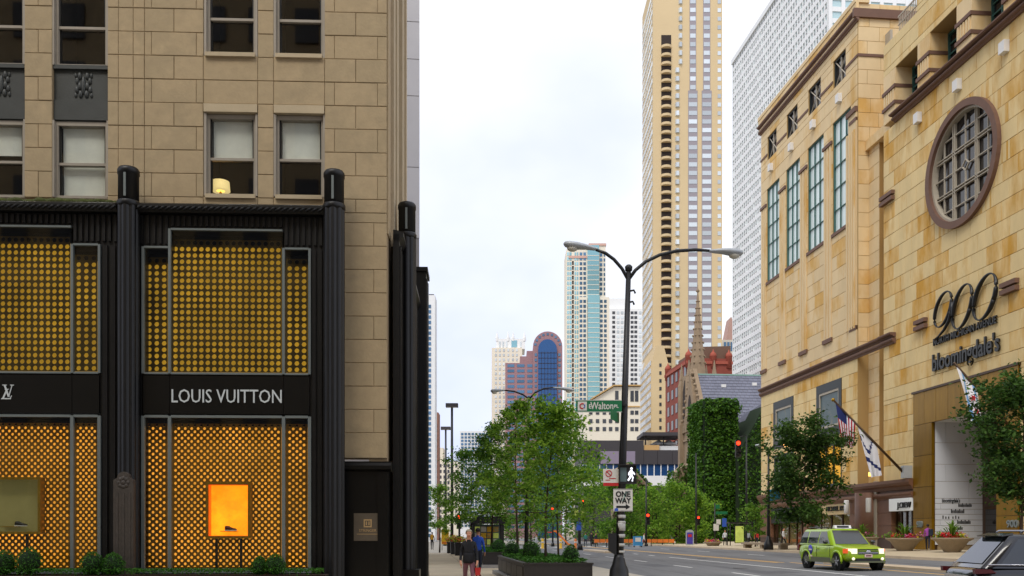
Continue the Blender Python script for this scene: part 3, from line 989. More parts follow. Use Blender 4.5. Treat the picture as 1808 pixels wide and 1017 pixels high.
mat('leaf_core', (22,42,14), 0.95, nscale=8, namt=.4)

def hedge_mass(name, x0, x1, y0, y1, z0, z1, n, size, rg, parent, m='leaf_box', kind=None):
    pts = [(rg.uniform(x0,x1), rg.uniform(y0,y1), z1 - abs(rg.gauss(0,.3))*(z1-z0)) for i in range(n)]
    o = link(name, leaves_mesh(pts, size, rg, name, m), parent)
    if kind: o['kind'] = kind
    return o

def planter(s0, s1, t0, t1, zt, label, seed):
    rg = random.Random(seed)
    loc = ST.world((t0+t1)/2, (s0+s1)/2)
    w, l = (t1-t0)/2, (s1-s0)/2
    p = thing('planter', label, 'planter', loc, TH, 'long granite planters by the kerb')
    MB().box(-w-.22, w+.22, -l-.25, l+.25, 0, .15).build('plinth', 'plinth_granite', p)
    b = MB()
    for (a0,a1,c0,c1) in ((-w,-w+.1,-l,l),(w-.1,w,-l,l),(-w+.1,w-.1,-l,-l+.1),(-w+.1,w-.1,l-.1,l)):
        b.box(a0,a1,c0,c1,.15,zt)
    b.build('box', 'planter_granite', p)
    MB().box(-w-.03, w+.03, -l-.03, -l+.12, zt, zt+.05).box(-w-.03, w+.03, l-.12, l+.03, zt, zt+.05).box(-w-.03, -w+.12, -l+.12, l-.12, zt, zt+.05).box(w-.12, w+.03, -l+.12, l-.12, zt, zt+.05).build('rim', 'planter_granite', p)
    n = max(2, int(l*2/1.6))
    for k in range(n):
        for s in (-1, 1):
            MB().box(s*w-.012*(1 if s<0 else -1)-.012, s*w+.012, -l+.15+(2*l-.3)*k/n+.05, -l+.15+(2*l-.3)*(k+1)/n-.05, .22, zt-.08).build('side_panel', 'planter_granite', p)
    MB().box(-w+.1, w-.1, -l+.1, l-.1, .15, zt-.06).build('soil', 'soil', p)
    gc = hedge_mass('ground_cover', -w+.12, w-.12, -l+.12, l-.12, zt-.06, zt+.16, int(900*l), .09, rg, None, 'leaf_box')
    gc.location = loc; gc.rotation_euler = (0,0,TH)
    tag(gc, 'low green ground cover filling the ' + label.split(',')[0], 'ground cover', kind='stuff')
    return p
planter(26.6, 35.8, 2.95, 5.0, .68, 'dark granite planter nearest the lamp post, with low evergreen planting', 1)
planter(42.0, 53.5, 2.75, 4.9, .68, 'dark granite planter behind the walking woman, with low evergreen planting', 2)
SHR = 'rounded shrubs in the kerb planters'
for (t, s, r, h, lab) in ((4.45, 27.2, .27, .62, 'rounded shrub at the corner of the planter nearest the lamp post'),
                          (3.55, 30.2, .32, .70, 'rounded shrub beside the slim tree in the near planter'),
                          (4.2, 34.6, .30, .62, 'small rounded shrub at the far end of the near planter'),
                          (3.4, 34.9, .34, .66, 'rounded shrub at the building side of the near planter\'s far end'),
                          (3.5, 43.0, .36, .66, 'rounded shrub on the far planter behind the walking woman'),
                          (3.9, 47.0, .36, .62, 'rounded shrub beside the thick dark trunk in the far planter')):
    round_shrub(ST.world(t, s, .64), r, h, lab, SHR, 'k%.2f' % r)
# shrubs and a low hedge under the shop windows
WS = 'clipped shrubs under the shop windows'
fpl = thing('planter', 'low black planter trough under the shop windows', 'planter', LB.world(-5.4, -1.5), LB.rot)
MB().box(-6.2, 4.0, -.3, .3, 0, .52).build('trough', 'black_granite', fpl)
MB().box(-6.2, 4.0, -.25, .25, .521, .54).build('soil', 'soil', fpl)
hm = hedge_mass('low_hedge', -6.1, 3.9, -.3, .3, .5, .70, 5200, .06, random.Random(4), None)
hm.location = LB.world(-5.4, -1.5); hm.rotation_euler = (0,0,LB.rot); tag(hm, 'low clipped hedge filling the trough under the shop windows', 'hedge', kind='stuff')
for (px, r, h, lab) in ((8, .30, .66, 'dark rounded shrub cut by the picture edge below the olive display case'),
                        (52, .33, .74, 'dark rounded shrub standing below the olive display case'),
                        (163, .31, .62, 'rounded shrub just before the steel window jamb next to the carved slab'),
                        (200, .29, .60, 'rounded shrub at the foot of the carved granite slab'),
                        (459, .24, .50, 'smaller dark shrub below the lit window, touching a brighter one'),
                        (486, .28, .56, 'bright green rounded shrub below the lit window')):
    a, z = LB.on_y(px, 980, -1.5)
    round_shrub(LB.world(a, -1.5, .50), r, h, lab, WS, 's%.2f' % r, n=1100, size=.045)
# ------------------------------------------------------------------ the great tan shopping building across the avenue
mat('sandstone', (230,204,148), 0.8, rnd=0.06, nscale=0.9, namt=0.10, col2=(200,148,50), c2scale=1.1, c2lo=0.44, c2hi=0.88, c2rnd=0.62, stretch=(1.0,1.0,0.35), bump=0.15, bscale=8)
mat('sandstone_pale', (226,200,154), 0.8, rnd=0.06, nscale=0.6, namt=0.08, col2=(208,164,88), c2scale=0.4, c2lo=0.52, c2hi=0.75, c2rnd=0.35, stretch=(1,1,.5))
mat('sandstone_wall', (168,138,88), 0.9)
mat('moulding_brown', (112,82,66), 0.7, nscale=1.5, namt=0.1)
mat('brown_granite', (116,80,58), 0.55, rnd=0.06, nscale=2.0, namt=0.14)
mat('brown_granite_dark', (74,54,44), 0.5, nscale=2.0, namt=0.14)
mat('bronze', (136,100,6), 0.42, metal=0.45, rnd=0.10, nscale=1.0, namt=0.22, stretch=(3,3,.4))
mat('bronze_dark', (70,48,26), 0.45, metal=0.3, nscale=1.0, namt=0.2)
mat('teal_glass', (226,240,238), 0.25, metal=0.1, rnd=0.05)  # pale base colour stands in for the sky these panes reflect
mat('dark_glass', (44,40,40), 0.06, rnd=0.25, spec=0.7)
mat('green_frame', (62,104,98), 0.5)
mat('dark_frame', (24,32,34), 0.5)
mat('pale_frame', (176,166,148), 0.6)
mat('sign_black', (18,18,18), 0.4)
mat('white_panel', (214,216,220), 0.5, rnd=0.03)
mat('white_box', (228,226,222), 0.6)
mat('shop_gold', (206,180,128), 0.5)
mat('shop_warm', (230,170,50), 0.8, nscale=.8, namt=.4, emit=.28)
mat('shop_dim', (120,92,50), 0.8, nscale=.8, namt=.5, emit=.10)
mat('poster_teal', (66,88,92), 0.4, nscale=.9, namt=.3, col2=(110,100,76), c2scale=.9, c2lo=.55, c2hi=.75)
mat('sign_white', (222,226,226), 0.5, emit=.12)

T9 = 35.0
NF = Frame(ST.world(T9, 0).x, ST.world(T9, 0).y, TH)
nb = thing('shopping_building', 'huge tan and ochre stone shopping building with round window and large 900 sign', 'building', NF.o, NF.rot)
def S9(px, a=0.0): return NF.on_x(px, 500, a)[0]
def Z9(px, py, a=0.0): return NF.on_x(px, py, a)[1]
GZ = 0.46
zA = Z9(1430, 657); zC = Z9(1540, 853); zTop = Z9(1480, 48); zCor = Z9(1480, 66)
zM = Z9(1700, 106)
sE, sF, sG, sH, sEnd = S9(1344), S9(1514), S9(1533), S9(1560), 41.0
course = [zC + 1.16*i for i in range(-3, 45)]
sw = lambda p: S9(p)

# far block --------------------------------------------------
TW = [(1354,1376),(1388,1412),(1426,1454),(1470,1502)]
tz1, tz0 = Z9(1485, 204), Z9(1485, 403)
SQ = [(1355,1371),(1389,1408),(1427,1449),(1471,1493)]
qz1, qz0 = Z9(1482, 97), Z9(1482, 146)
LWn = [(1366,1401),(1442,1486)]
lz1, lz0 = Z9(1464, 675), Z9(1464, 770)
mz1, mz0 = Z9(1480, 775), Z9(1480, 856)+.02
rects = []
def column_strips(edges, zlo, zhi, k=1):
    """solid strips between openings; edges are pixel columns from the far end to the near end"""
    for (p0, p1) in edges:
        rects.append((sw(p1), sw(p0), zlo, zhi, k))
# top band, between small windows, between tall windows, below
full = (1344, 1514)
rects.append((sF, sE, qz1, zTop, 9))
column_strips([(1344,1355),(1371,1389),(1408,1427),(1449,1471),(1493,1514)], qz0, qz1-.001)
rects.append((sF, sE, tz1, qz0-.001, 9))
column_strips([(1344,1354),(1376,1388),(1412,1426),(1454,1470),(1502,1514)], tz0, tz1-.001)
rects.append((sF, sE, zA, tz0-.001, 9))
rects_up = rects; rects = []
column_strips([(1344,1366),(1401,1442),(1486,1514)], lz0, lz1-.001, 2)
rects.append((sF, sE, lz1, zA-.001, 7))
rects.append((sF, sE, mz1, lz0-.001, 7))
column_strips([(1344,1366),(1401,1442),(1486,1514)], zC, mz1-.001, 2)
ashlar(nb, rects_up, course, 'sandstone_pale', 0.0, 5, axis='x', wall_m='sandstone_wall', deep=.6, joined=True, gap=.03)
ashlar(nb, rects, course, 'sandstone', 0.0, 6, axis='x', wall_m='sandstone_wall', deep=.6, joined=True, gap=.03)
bx('far_block', 'sandstone_wall', nb, .9, 22, sF+.02, sE, GZ-.4, zTop)
bx('end_wall', 'sandstone_wall', nb, .01, 22, sF-.03, sF+.018, zC, zTop)
ashlar(nb, [(.02, 9.0, zA, zTop, 5)], course, 'sandstone_pale', sF-.09, 77, axis='y', wall_m='sandstone_wall', deep=.06, joined=True, gap=.03)
bx('band', 'moulding_brown', nb, -.06, 9, sF-.16, sF-.091, Z9(1482, 133)-.12, Z9(1482, 133)+.1)
bx('end_wall', 'sandstone_pale', nb, .01, 22, sE+.002, sE+.04, GZ-.4, zTop)
# cornices
def mould(z0, z1, s0, s1, out, m='moulding_brown', name='moulding', x=0.0):
    h = z1-z0
    MB().prism([(x+.001, z0), (x-out*.35, z0), (x-out*.5, z0+h*.3), (x-out*.85, z0+h*.45), (x-out, z0+h*.7), (x-out, z1), (x+.001, z1)], 'y', s0, s1).build(name, m, nb)
mould(zCor-.62, zCor-.30, sF-.3, sE+.2, .28, name='cornice'); mould(zCor-.10, zCor+.25, sF-.3, sE+.2, .42, name='cornice')
bx('cornice_band', 'sandstone_pale', nb, -.2, 0, sF-.28, sE+.2, zCor-.299, zCor-.101)
bx('parapet_band', 'sandstone_pale', nb, -.24, 0, sF-.25, sE+.2, zCor+.251, zTop-.001)
MB().prism([(-.3, zTop), (-.3, zTop+.35), (.9, zTop+.35), (.9, zTop)], 'y', sF-.25, sE+.2).build('coping', 'sandstone_pale', nb)
MB().box(-.45, 16, sF-.32, sF-.031, zCor-.35, zCor+.35).build('cornice_return', 'moulding_brown', nb)
mould(zA-.5, zA-.12, sH, sE+.15, .22); mould(zA-.02, zA+.3, sH, sE+.15, .35)
mould(zA-.5, zA-.12, S9(1582), sH-.001, .32); mould(zA-.02, zA+.3, S9(1582), sH-.001, .5)
zb1 = Z9(1482, 133)
for (p0, p1) in ((1344,1355),(1371,1389),(1408,1427),(1449,1471),(1493,1514)):
    bx('band', 'moulding_brown', nb, -.06, .0, sw(p1), sw(p0), zb1-.12, zb1+.1)
for (p0, p1) in ((1344,1354),(1376,1388),(1412,1426),(1454,1470),(1502,1514)):
    bx('capital', 'moulding_brown', nb, -.16, .0, sw(p1), sw(p0), tz1-1.7, tz1-1.42)
    w = sw(p0)-sw(p1)
    for k in range(3):
        bx('flute', 'sandstone_pale', nb, -.08, .0, sw(p1)+w*(.1+.3*k), sw(p1)+w*(.3+.3*k), zA+2.2, tz1-1.75)
    bx('foot', 'moulding_brown', nb, -.16, .0, sw(p1), sw(p0), zA+1.85, zA+2.2)
# openings of the far block
def w9(p0, p1, z0, z1, frame, glass, nv, nh, deep=.25, diag=False, t=.12, name='window'):
    s0, s1 = sw(p1), sw(p0)
    f = MB()
    f.box(deep-.12, deep+.1, s0, s0+t, z0, z1).box(deep-.12, deep+.1, s1-t, s1, z0, z1)
    f.box(deep-.12, deep+.1, s0+t, s1-t, z0, z0+t).box(deep-.12, deep+.1, s0+t, s1-t, z1-t, z1)
    o = f.build(name, frame, nb)
    m = MB()
    for i in range(1, nv):
        c = s0+t+(s1-s0-2*t)*i/nv; m.box(deep-.09, deep+.03, c-t*.35, c+t*.35, z0+t, z1-t)
    for i in range(1, nh):
        c = z0+t+(z1-z0-2*t)*i/nh; m.box(deep-.08, deep+.02, s0+t, s1-t, c-t*.35, c+t*.35)
    if diag:
        for (ya, yb) in ((s0+t, s1-t), (s1-t, s0+t)):
            m.tube([(deep-.05, ya, z0+t), (deep-.05, yb, z1-t)], t*.4, 4, smooth=False)
    if m.v: m.build('glazing_bar', 'pale_frame' if diag else frame, o)
    # panes
    for i in range(max(1, nv)):
        for j in range(max(1, nh)):
            a0 = s0+t+(s1-s0-2*t)*i/nv; a1 = s0+t+(s1-s0-2*t)*(i+1)/nv
            c0 = z0+t+(z1-z0-2*t)*j/nh; c1 = z0+t+(z1-z0-2*t)*(j+1)/nh
            bx('pane', glass, o, deep+.04, deep+.06, a0, a1, c0, c1)
    return o
for p0, p1 in TW:
    o = w9(p0, p1, tz0, tz1, 'green_frame', 'teal_glass', 3, 5, .22, t=.075)
    bx('sill', 'moulding_brown', nb, -.1, .2, sw(p1)-.1, sw(p0)+.1, tz0-.3, tz0-.02)
for p0, p1 in SQ: w9(p0, p1, qz0, qz1, 'dark_frame', 'dark_glass', 2, 1, .25, True, t=.14)
def dark_case(p0, p1, z0, z1):
    s0, s1 = sw(p1), sw(p0)
    o = MB().box(-.05, .25, s0, s1, z0, z0+.75).box(-.05, .25, s0, s1, z1-.75, z1).box(-.05, .25, s0, s0+.5, z0+.75, z1-.75).box(-.05, .25, s1-.5, s1, z0+.75, z1-.75).build('window', 'dark_frame', nb)
    MB().box(-.02, .1, s0+.5, s1-.5, z0+.75, z0+.95).box(-.02, .1, s0+.5, s1-.5, z1-.95, z1-.75).box(-.02, .1, s0+.5, s0+.65, z0+.95, z1-.95).box(-.02, .1, s1-.65, s1-.5, z0+.95, z1-.95).build('inner_frame', 'pale_frame', o)
    bx('pane', 'poster_teal', o, .08, .12, s0+.65, s1-.65, z0+.95, z1-.95)
for p0, p1 in LWn: dark_case(p0, p1, lz0, lz1)
for p0, p1 in LWn:
    o = w9(p0, p1, zC+.1, mz1-.2, 'dark_frame', 'shop_warm' if p0 > 1400 else 'dark_glass', 3, 1, .15, t=.25)
    bx('spandrel_stone', 'sandstone_pale', nb, .02, .4, sw(p1), sw(p0), mz1-.2, mz1)
    bx('spandrel_stone', 'sandstone_pale', nb, .02, .4, sw(p1), sw(p0), zC, zC+.1)

# corner pilasters and recessed link between the blocks
rects = [(sG, sF-.031, zC, Z9(1520, 248), 1)]
ashlar(nb, rects, course, 'sandstone_pale', 0.9, 8, axis='x', wall_m='sandstone_wall', joined=True, gap=.03)
bx('corner_pier', 'sandstone_pale', nb, -.12, .0, sF, S9(1500), zA+.36, Z9(1505, 205))
for k in range(4): bx('flute', 'sandstone_pale', nb, -.2, -.121, sF+.15+k*.42, sF+.38+k*.42, zA+2.0, Z9(1505, 235))
bx('capital', 'moulding_brown', nb, -.25, .0, sF-.05, S9(1498), Z9(1505,205), Z9(1505,196))
rects = [(sH+.02, sG-.001, zC, Z9(1545, 235), 1)]
ashlar(nb, rects, course, 'sandstone', 1.4, 9, axis='x', wall_m='sandstone_wall', joined=True, gap=.03)
bx('link_parapet', 'sandstone_pale', nb, .6, 2.6, sH+.02, sF-.04, Z9(1545, 240), Z9(1545, 222))
o = MB().box(2.3, 2.5, sF-.9, sF-.035, Z9(1556, 150, 2), Z9(1556, 62, 2)).build('end_window', 'pale_frame', nb)

# near block --------------------------------------------------
oc = (S9(1640)+S9(1768))/2; oR = (S9(1640)-S9(1768))/2
pzc = 0.5*(Z9(1704, 178)+Z9(1704, 397)); oRz = 0.5*(Z9(1704,178)-Z9(1704,397))
oRad = (oR+oRz)/2
LG = [(1581,1620),(1642,1689),(1716,1772)]
lgz = Z9(1620, 79); lgz = Z9(1600, 99)
e0, e1, i0, i1 = S9(1801), S9(1615), S9(1762), S9(1648)      # entrance outer and inner edges along the street
ez1, ei1 = Z9(1615, 693), Z9(1650, 745)
zTop2 = lgz+4.6
rects = []
sM = S9(1790)
lg_s = sorted([(sw(b_), sw(a_)) for a_, b_ in LG])
# wall under the loggia, around the entrance
rects += [(e1, sH, zC, ez1, 2), (sEnd, e0, GZ, ez1, 4), (sEnd, sH, ez1+.001, zM-.3, 16)]
stones = ashlar(nb, rects, course, 'sandstone', 0.0, 21, axis='x', wall_m='sandstone_wall', deep=.5, gap=.03, hole=(oc, pzc, oRad-.25), wname='hidden_wall')
# (the mortar wall must not close the round window: rebuild it with the opening)
hw = [o for o in nb.children if o.name.startswith('hidden_wall')][0]
mb = MB()
for (a0, a1, z0, z1, k) in rects[:2]: mb.box(.03, .5, a0, a1, z0, z1)
a0, a1, z0, z1 = sEnd, sH, ez1, zM-.3
nseg = 40
rr0 = oRad-.3
mb.box(.03, .5, a0, oc-rr0, z0, z1).box(.03, .5, oc+rr0, a1, z0, z1)
for i in range(nseg):
    y0_, y1_ = oc-rr0+2*rr0*i/nseg, oc-rr0+2*rr0*(i+1)/nseg
    em = (y0_+y1_)/2-oc; h = math.sqrt(max(0, rr0*rr0-em*em))
    mb.box(.03, .5, y0_, y1_, z0, pzc-h).box(.03, .5, y0_, y1_, pzc+h, z1)
hw.data = mb.mesh('wall', 'sandstone_wall'); hw.name = 'wall'
# loggia piers and attic
piers = [(sEnd, lg_s[0][0])] + [(lg_s[i][1], lg_s[i+1][0]) for i in range(2)] + [(lg_s[2][1], sH)]
for (a, b_) in piers:
    pb = b_ if b_-a < 6 else b_
    bx('loggia_pier', 'sandstone_pale', nb, .0, 1.4, a, b_, zM+.25, lgz)
    w = min(b_-a, 3.2); a2 = b_-w
    for zz in (zM+1.2, lgz-1.5):
        bx('pier_band', 'moulding_brown', nb, -.12, 1.41, a2-.05, b_+.05, zz, zz+.25)
    for k in range(5):
        bx('flute', 'sandstone_pale', nb, -.08, .0, a2+w*(.08+.18*k), a2+w*(.18+.18*k), zM+1.5, lgz-1.55)
rects = [(sEnd, sH, lgz, zTop2-2.2, 13)]
ashlar(nb, rects, course, 'sandstone', 0.0, 31, axis='x', wall_m='sandstone_wall', joined=True, deep=1.4, gap=.03)
rects = [(sEnd, S9(1619), zTop2-2.199, zTop2+3, 11)]
ashlar(nb, rects, course, 'sandstone', 0.0, 32, axis='x', wall_m='sandstone_wall', joined=True, deep=1.4, gap=.03)
mould(zTop2-.1, zTop2+.4, sEnd, S9(1619), .4, name='cornice')
rl = MB()
for k in range(12): rl.box(.05, .1, S9(1619)+.1+k*.22, S9(1619)+.14+k*.22, zTop2-2.2, zTop2-1.1)
rl.box(.04, .11, S9(1619), S9(1619)+2.7, zTop2-1.1, zTop2-1.0).box(.04,.11,S9(1619), S9(1619)+2.7, zTop2-1.7, zTop2-1.64)
rl.build('railing', 'pale_frame', nb)
mould(zM-.3, zM-.04, sEnd, S9(1582), .4, name='loggia_cornice'); mould(zM-.0, zM+.25, sEnd, S9(1582), .6, name='loggia_cornice')
bx('cornice_band', 'moulding_brown', nb, -.3, 0, sEnd, S9(1582), zM-.039, zM-.001)
bx('near_block', 'sandstone_wall', nb, 5.2, 22, sEnd, sH+.0, GZ-.4, zTop2-.5)
bx('loggia_back', 'sandstone_wall', nb, 2.4, 5.2, sEnd, sH, zM-.2, zTop2-2.3)
bx('loggia_floor', 'sandstone_wall', nb, .51, 2.4, sEnd, sH, zM-.6, zM-.31)
bx('end_wall', 'sandstone_pale', nb, .51, 5.2, sH-.05, sH, zC-3, zTop2-2.3)
for (a, b_) in lg_s:
    o = MB().box(1.3, 1.5, a, a+.12, zM+.25, lgz-.02).box(1.3, 1.5, b_-.12, b_, zM+.25, lgz-.02).box(1.3, 1.5, a+.12, b_-.12, lgz-.2, lgz-.02).build('window', 'green_frame', nb)
    g = MB()
    for i in (1, 2): g.box(1.32, 1.42, a+(b_-a)*i/3-.06, a+(b_-a)*i/3+.06, zM+.25, lgz-.2)
    for i in (1, 2, 3, 4): g.box(1.33, 1.41, a+.12, b_-.12, zM+.25+(lgz-zM-.4)*i/5-.05, zM+.25+(lgz-zM-.4)*i/5+.05)
    g.build('glazing_bar', 'green_frame', o)
    for i in range(3):
        bx('pane', 'dark_glass', o, 1.45, 1.47, a+(b_-a)*i/3, a+(b_-a)*(i+1)/3-.001, zM+.25, lgz-.2)
# the round window
def ring(r0, r1, x0, x1, n=56):
    b = MB(); vv = []; ff = []
    for k in range(n):
        t = 2*math.pi*k/n; c, s_ = math.cos(t), math.sin(t)
        for (r, x) in ((r0, x1), (r0, x0), (r1, x0), (r1, x1)): vv.append((x, oc+r*c, pzc+r*s_))
    for k in range(n):
        q = (k+1) % n
        for j in range(4): ff.append((k*4+j, q*4+j, q*4+(j+1)%4, k*4+(j+1)%4))
    return b.add(vv, ff, False)
o = ring(oRad-.46, oRad, -.28, .3).build('round_window', 'moulding_brown', nb)
ring(oRad-.6, oRad-.45, -.05, .4).build('inner_ring', 'pale_frame', o)
ri = oRad-.58
gb_ = MB()
def bar(y0, z0, y1, z1, w, x0=.12, x1=.3):
    d = Vector((0, y1-y0, z1-z0)); n_ = Vector((0, -(z1-z0), y1-y0)).normalized()*w/2
    a, b_ = Vector((0, oc+y0, pzc+z0)), Vector((0, oc+y1, pzc+z1))
    q = [a+n_, a-n_, b_-n_, b_+n_]
    gb_.add([(x0, p.y, p.z) for p in q]+[(x1, p.y, p.z) for p in q], [(0,1,2,3),(7,6,5,4),(0,4,5,1),(1,5,6,2),(2,6,7,3),(3,7,4,0)])
for c in (-.36, .36):
    h = math.sqrt(1-c*c)*ri
    for d in (-.10, .10):
        bar(c*ri+d, -h, c*ri+d, h, .06); bar(-h, c*ri+d, h, c*ri+d, .06)
for c in (-.7, 0, .7):
    h = math.sqrt(1-c*c)*ri
    if c:
        bar(c*ri, -h, c*ri, h, .07, .16, .26); bar(-h, c*ri, h, c*ri, .07, .16, .26)
    else:
        bar(0, .36*ri, 0, h, .07, .16, .26); bar(0, -h, 0, -.36*ri, .07, .16, .26); bar(.36*ri, 0, h, 0, .07, .16, .26); bar(-h, 0, -.36*ri, 0, .07, .16, .26)
d = .36*ri
for (a, b_) in ((d,0),(0,d),(-d,0),(0,-d)): bar(a*.3, b_*.3, a, b_, .07, .16, .26)
for (a, b_, c, e) in ((.3,0,0,.3),(0,.3,-.3,0),(-.3,0,0,-.3),(0,-.3,.3,0)): bar(a*d, b_*d, c*d, e*d, .07, .16, .26)
gb_.build('glazing_bar', 'pale_frame', o)
for i in range(3):
    for j in range(3):
        y0_, y1_ = oc+(-1,-.36,.36)[i]*ri, oc+(-.36,.36,1)[i]*ri; z0_, z1_ = pzc+(-1,-.36,.36)[j]*ri, pzc+(-.36,.36,1)[j]*ri
        bx('pane', 'dark_glass', o, .34, .36, y0_, y1_-.002, z0_, z1_-.002)
# wall lights, ledges
for (px, py) in ((1363,296),(1399,260),(1438,220),(1484,174),(1624,209),(1694,151),(1777,84)):
    s_, z_ = NF.on_x(px, py)
    bx('wall_light', 'white_box', nb, -.35, 0, s_-.28, s_+.28, z_-.35, z_+.35)
for (p0, p1, py) in ((1558,1580,352),(1619,1638,574),(1772,1800,508)):
    for d in (0, .42): bx('ledge', 'moulding_brown', nb, -.3, 0, sw(p1), sw(p0), Z9((p0+p1)/2, py)-.3+d, Z9((p0+p1)/2, py)-.02+d)

# big numerals: drawn as bent metal tubes on the wall
def wall_curve(pts, rads, name='numeral', m='sign_black', x=-.22):
    b = MB(); b.tube([(x, *NF.on_x(p, q, x)) for p, q in pts], rads, 8)
    b.build(name, m, nb)
def ell(cx, cy, rx, ry, tilt, a0=0, a1=360, n=36):
    out = []
    for i in range(n+1):
        t = R(a0+(a1-a0)*i/n)
        x, y = rx*math.cos(t), -ry*math.sin(t)
        out.append((cx+x*math.cos(tilt)-y*math.sin(tilt), cy+x*math.sin(tilt)+y*math.cos(tilt)))
    return out
def rads(n, a, b_): return [a+(b_-a)*abs(math.cos(2*math.pi*i/n)) for i in range(n+1)]
wall_curve(ell(1665, 546, 12, 33, .30), rads(36, .045, .13))
wall_curve([(1681, 533), (1680, 550), (1675, 567), (1667, 582), (1657, 594), (1649, 600)], [.13,.13,.12,.10,.07,.05])
wall_curve(ell(1699, 541, 14, 41, .26), rads(36, .045, .14))
wall_curve(ell(1739, 524, 16, 43, .30), rads(36, .045, .15))
def wall_text(txt, p0, p1, y0, cap, name, m='sign_black', x=-.2, depth=.06, bold=0.0, shear=0):
    s0, z0 = NF.on_x(p0, y0, x); s1 = S9(p1, x)
    b = text_mb(txt, 1.0, 0.03, 'LEFT', bold=bold, shear=shear)
    w = max(p[0] for p in b.v); h = max(p[2] for p in text_mb('H', 1.0, 0, 'LEFT').v)
    k = cap/h; kx = (s0-s1)/w
    b.v = [(x+(p[1])*2, s0-p[0]*kx, z0+p[2]*k) for p in b.v]
    return b.build(name, m, nb)
wall_text('NORTH MICHIGAN AVENUE', 1648, 1760, 611, .46, 'lettering', bold=.01, x=-.10)
wall_text("bloomingdale's", 1646, 1765, 656, 1.1, 'lettering', bold=.02, x=-.12)

# entrance: bronze surround, deep recess with a white panelled side wall
def bronze_panels(s0, s1, z0, z1, ns, nz, x=-.12):
    for i in range(ns):
        for j in range(nz):
            bx('bronze_panel', 'bronze', nb, x, .1, s0+(s1-s0)*i/ns+.015, s0+(s1-s0)*(i+1)/ns-.015, z0+(z1-z0)*j/nz+.015, z0+(z1-z0)*(j+1)/nz-.015)
bronze_panels(i1, e1, GZ, ei1, 1, 4); bronze_panels(e0, i0, GZ, ei1, 1, 4); bronze_panels(e0, e1, ei1, ez1-.15, 8, 1)
MB().box(-.2, .1, e0-.1, e1+.1, ez1-.15, ez1).build('bronze_trim', 'bronze_dark', nb)
MB().box(-.03, .3, i1+.02, e1, GZ, ez1-.16).box(-.03, .3, e0, i0-.02, GZ, ez1-.16).box(-.03, .3, i0, i1, ei1+.02, ez1-.16).build('surround', 'bronze_dark', nb)
dR = NF.on_y(1735, 900, i1)[0]
MB().box(0.1, dR, i1+.061, i1+.3, GZ, ei1).build('side_wall', 'mortar', nb)
MB().box(.1, dR+1, i0-.3, i0, GZ, ei1).build('side_wall', 'brown_granite', nb)
MB().box(0.1, dR+1, i0, i1+.3, ei1, ei1+.3).build('recess_ceiling', 'white_panel', nb)
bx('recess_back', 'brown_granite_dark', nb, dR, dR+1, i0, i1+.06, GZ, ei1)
def WP(px, py):  # on the white side wall
    return NF.on_y(px, py, i1)
zrow = [WP(1700, y)[1] for y in (962, 950, 938.5, 928, 918, 908, 899, 889, 880, 850, 820, 782, 745)]
rg = random.Random(3)
for j in range(len(zrow)-1):
    cuts = [.12, dR*(.3 if j % 2 else .55) if j < 8 else dR*(.72, .25, .75, .25)[j-8], dR]
    if j < 8: cuts = [.12, dR*(.15 + .17*(j % 3)), dR*(.60+.12*(j % 3)), dR]
    for k in range(len(cuts)-1):
        bx('white_panel', 'white_panel', nb, cuts[k]+.012, cuts[k+1]-.012, i1, i1+.06, zrow[j]+.012, zrow[j+1]-.012)
for (txt, px, py, wpx, h) in (("bloomingdale's", 1679, 884.5, 32, .28), ('-----------', 1704, 892.5, 24, .2), ('----------', 1691, 903.5, 24, .22), ('- - -  - - -', 1679, 913.5, 30, .18), ('-----------', 1702, 922.5, 24, .22), ('-----', 1694, 933, 12, .2)):
    x_, z_ = WP(px, py)
    if txt != "bloomingdale's":      # too small to read in the photograph: broken strokes
        b = MB(); x0_, x1_ = WP(px-wpx/2, py)[0], WP(px+wpx/2, py)[0]; n_ = max(4, len(txt))
        for q in range(n_):
            if txt[q % len(txt)] == ' ': continue
            e0_ = x0_+(x1_-x0_)*q/n_; hh_ = h*(.9 if q % 3 else 1.25)
            b.box(e0_, e0_+(x1_-x0_)/n_*.72, i1-.014, i1-.004, z_-.1, z_-.1+hh_)
        b.build('directory_lettering', 'sign_black', nb)
        continue
    b = text_mb(txt, 1.0, .004, 'CENTER', bold=.03)
    wd = max(p[0] for p in b.v)-min(p[0] for p in b.v)
    kx = (WP(px+wpx/2, py)[0]-WP(px-wpx/2, py)[0])/wd
    b.v = [(x_+p[0]*kx, i1-.012+p[1], z_-.1+p[2]*h*1.4) for p in b.v]
    b.build('directory_lettering', 'sign_black', nb)
# doors at the back
for k in range(3):
    s0_ = i0+(i1-i0)*(k+.12)/3; s1_ = i0+(i1-i0)*(k+.88)/3
    d_ = MB().box(dR-.06, dR, s0_, s1_, GZ, GZ+3.0).build('door', 'bronze_dark', nb)
    bx('pane', 'dark_glass', d_, dR-.08, dR-.061, s0_+.15, s1_-.15, GZ+.3, GZ+2.8)
for (p0, p1, py) in ((1778, 1798, 931), (1619, 1629, 931)):
    wall_text('900', p0, p1, py, .42, 'lettering', 'steel_trim', x=-.16, bold=.02)

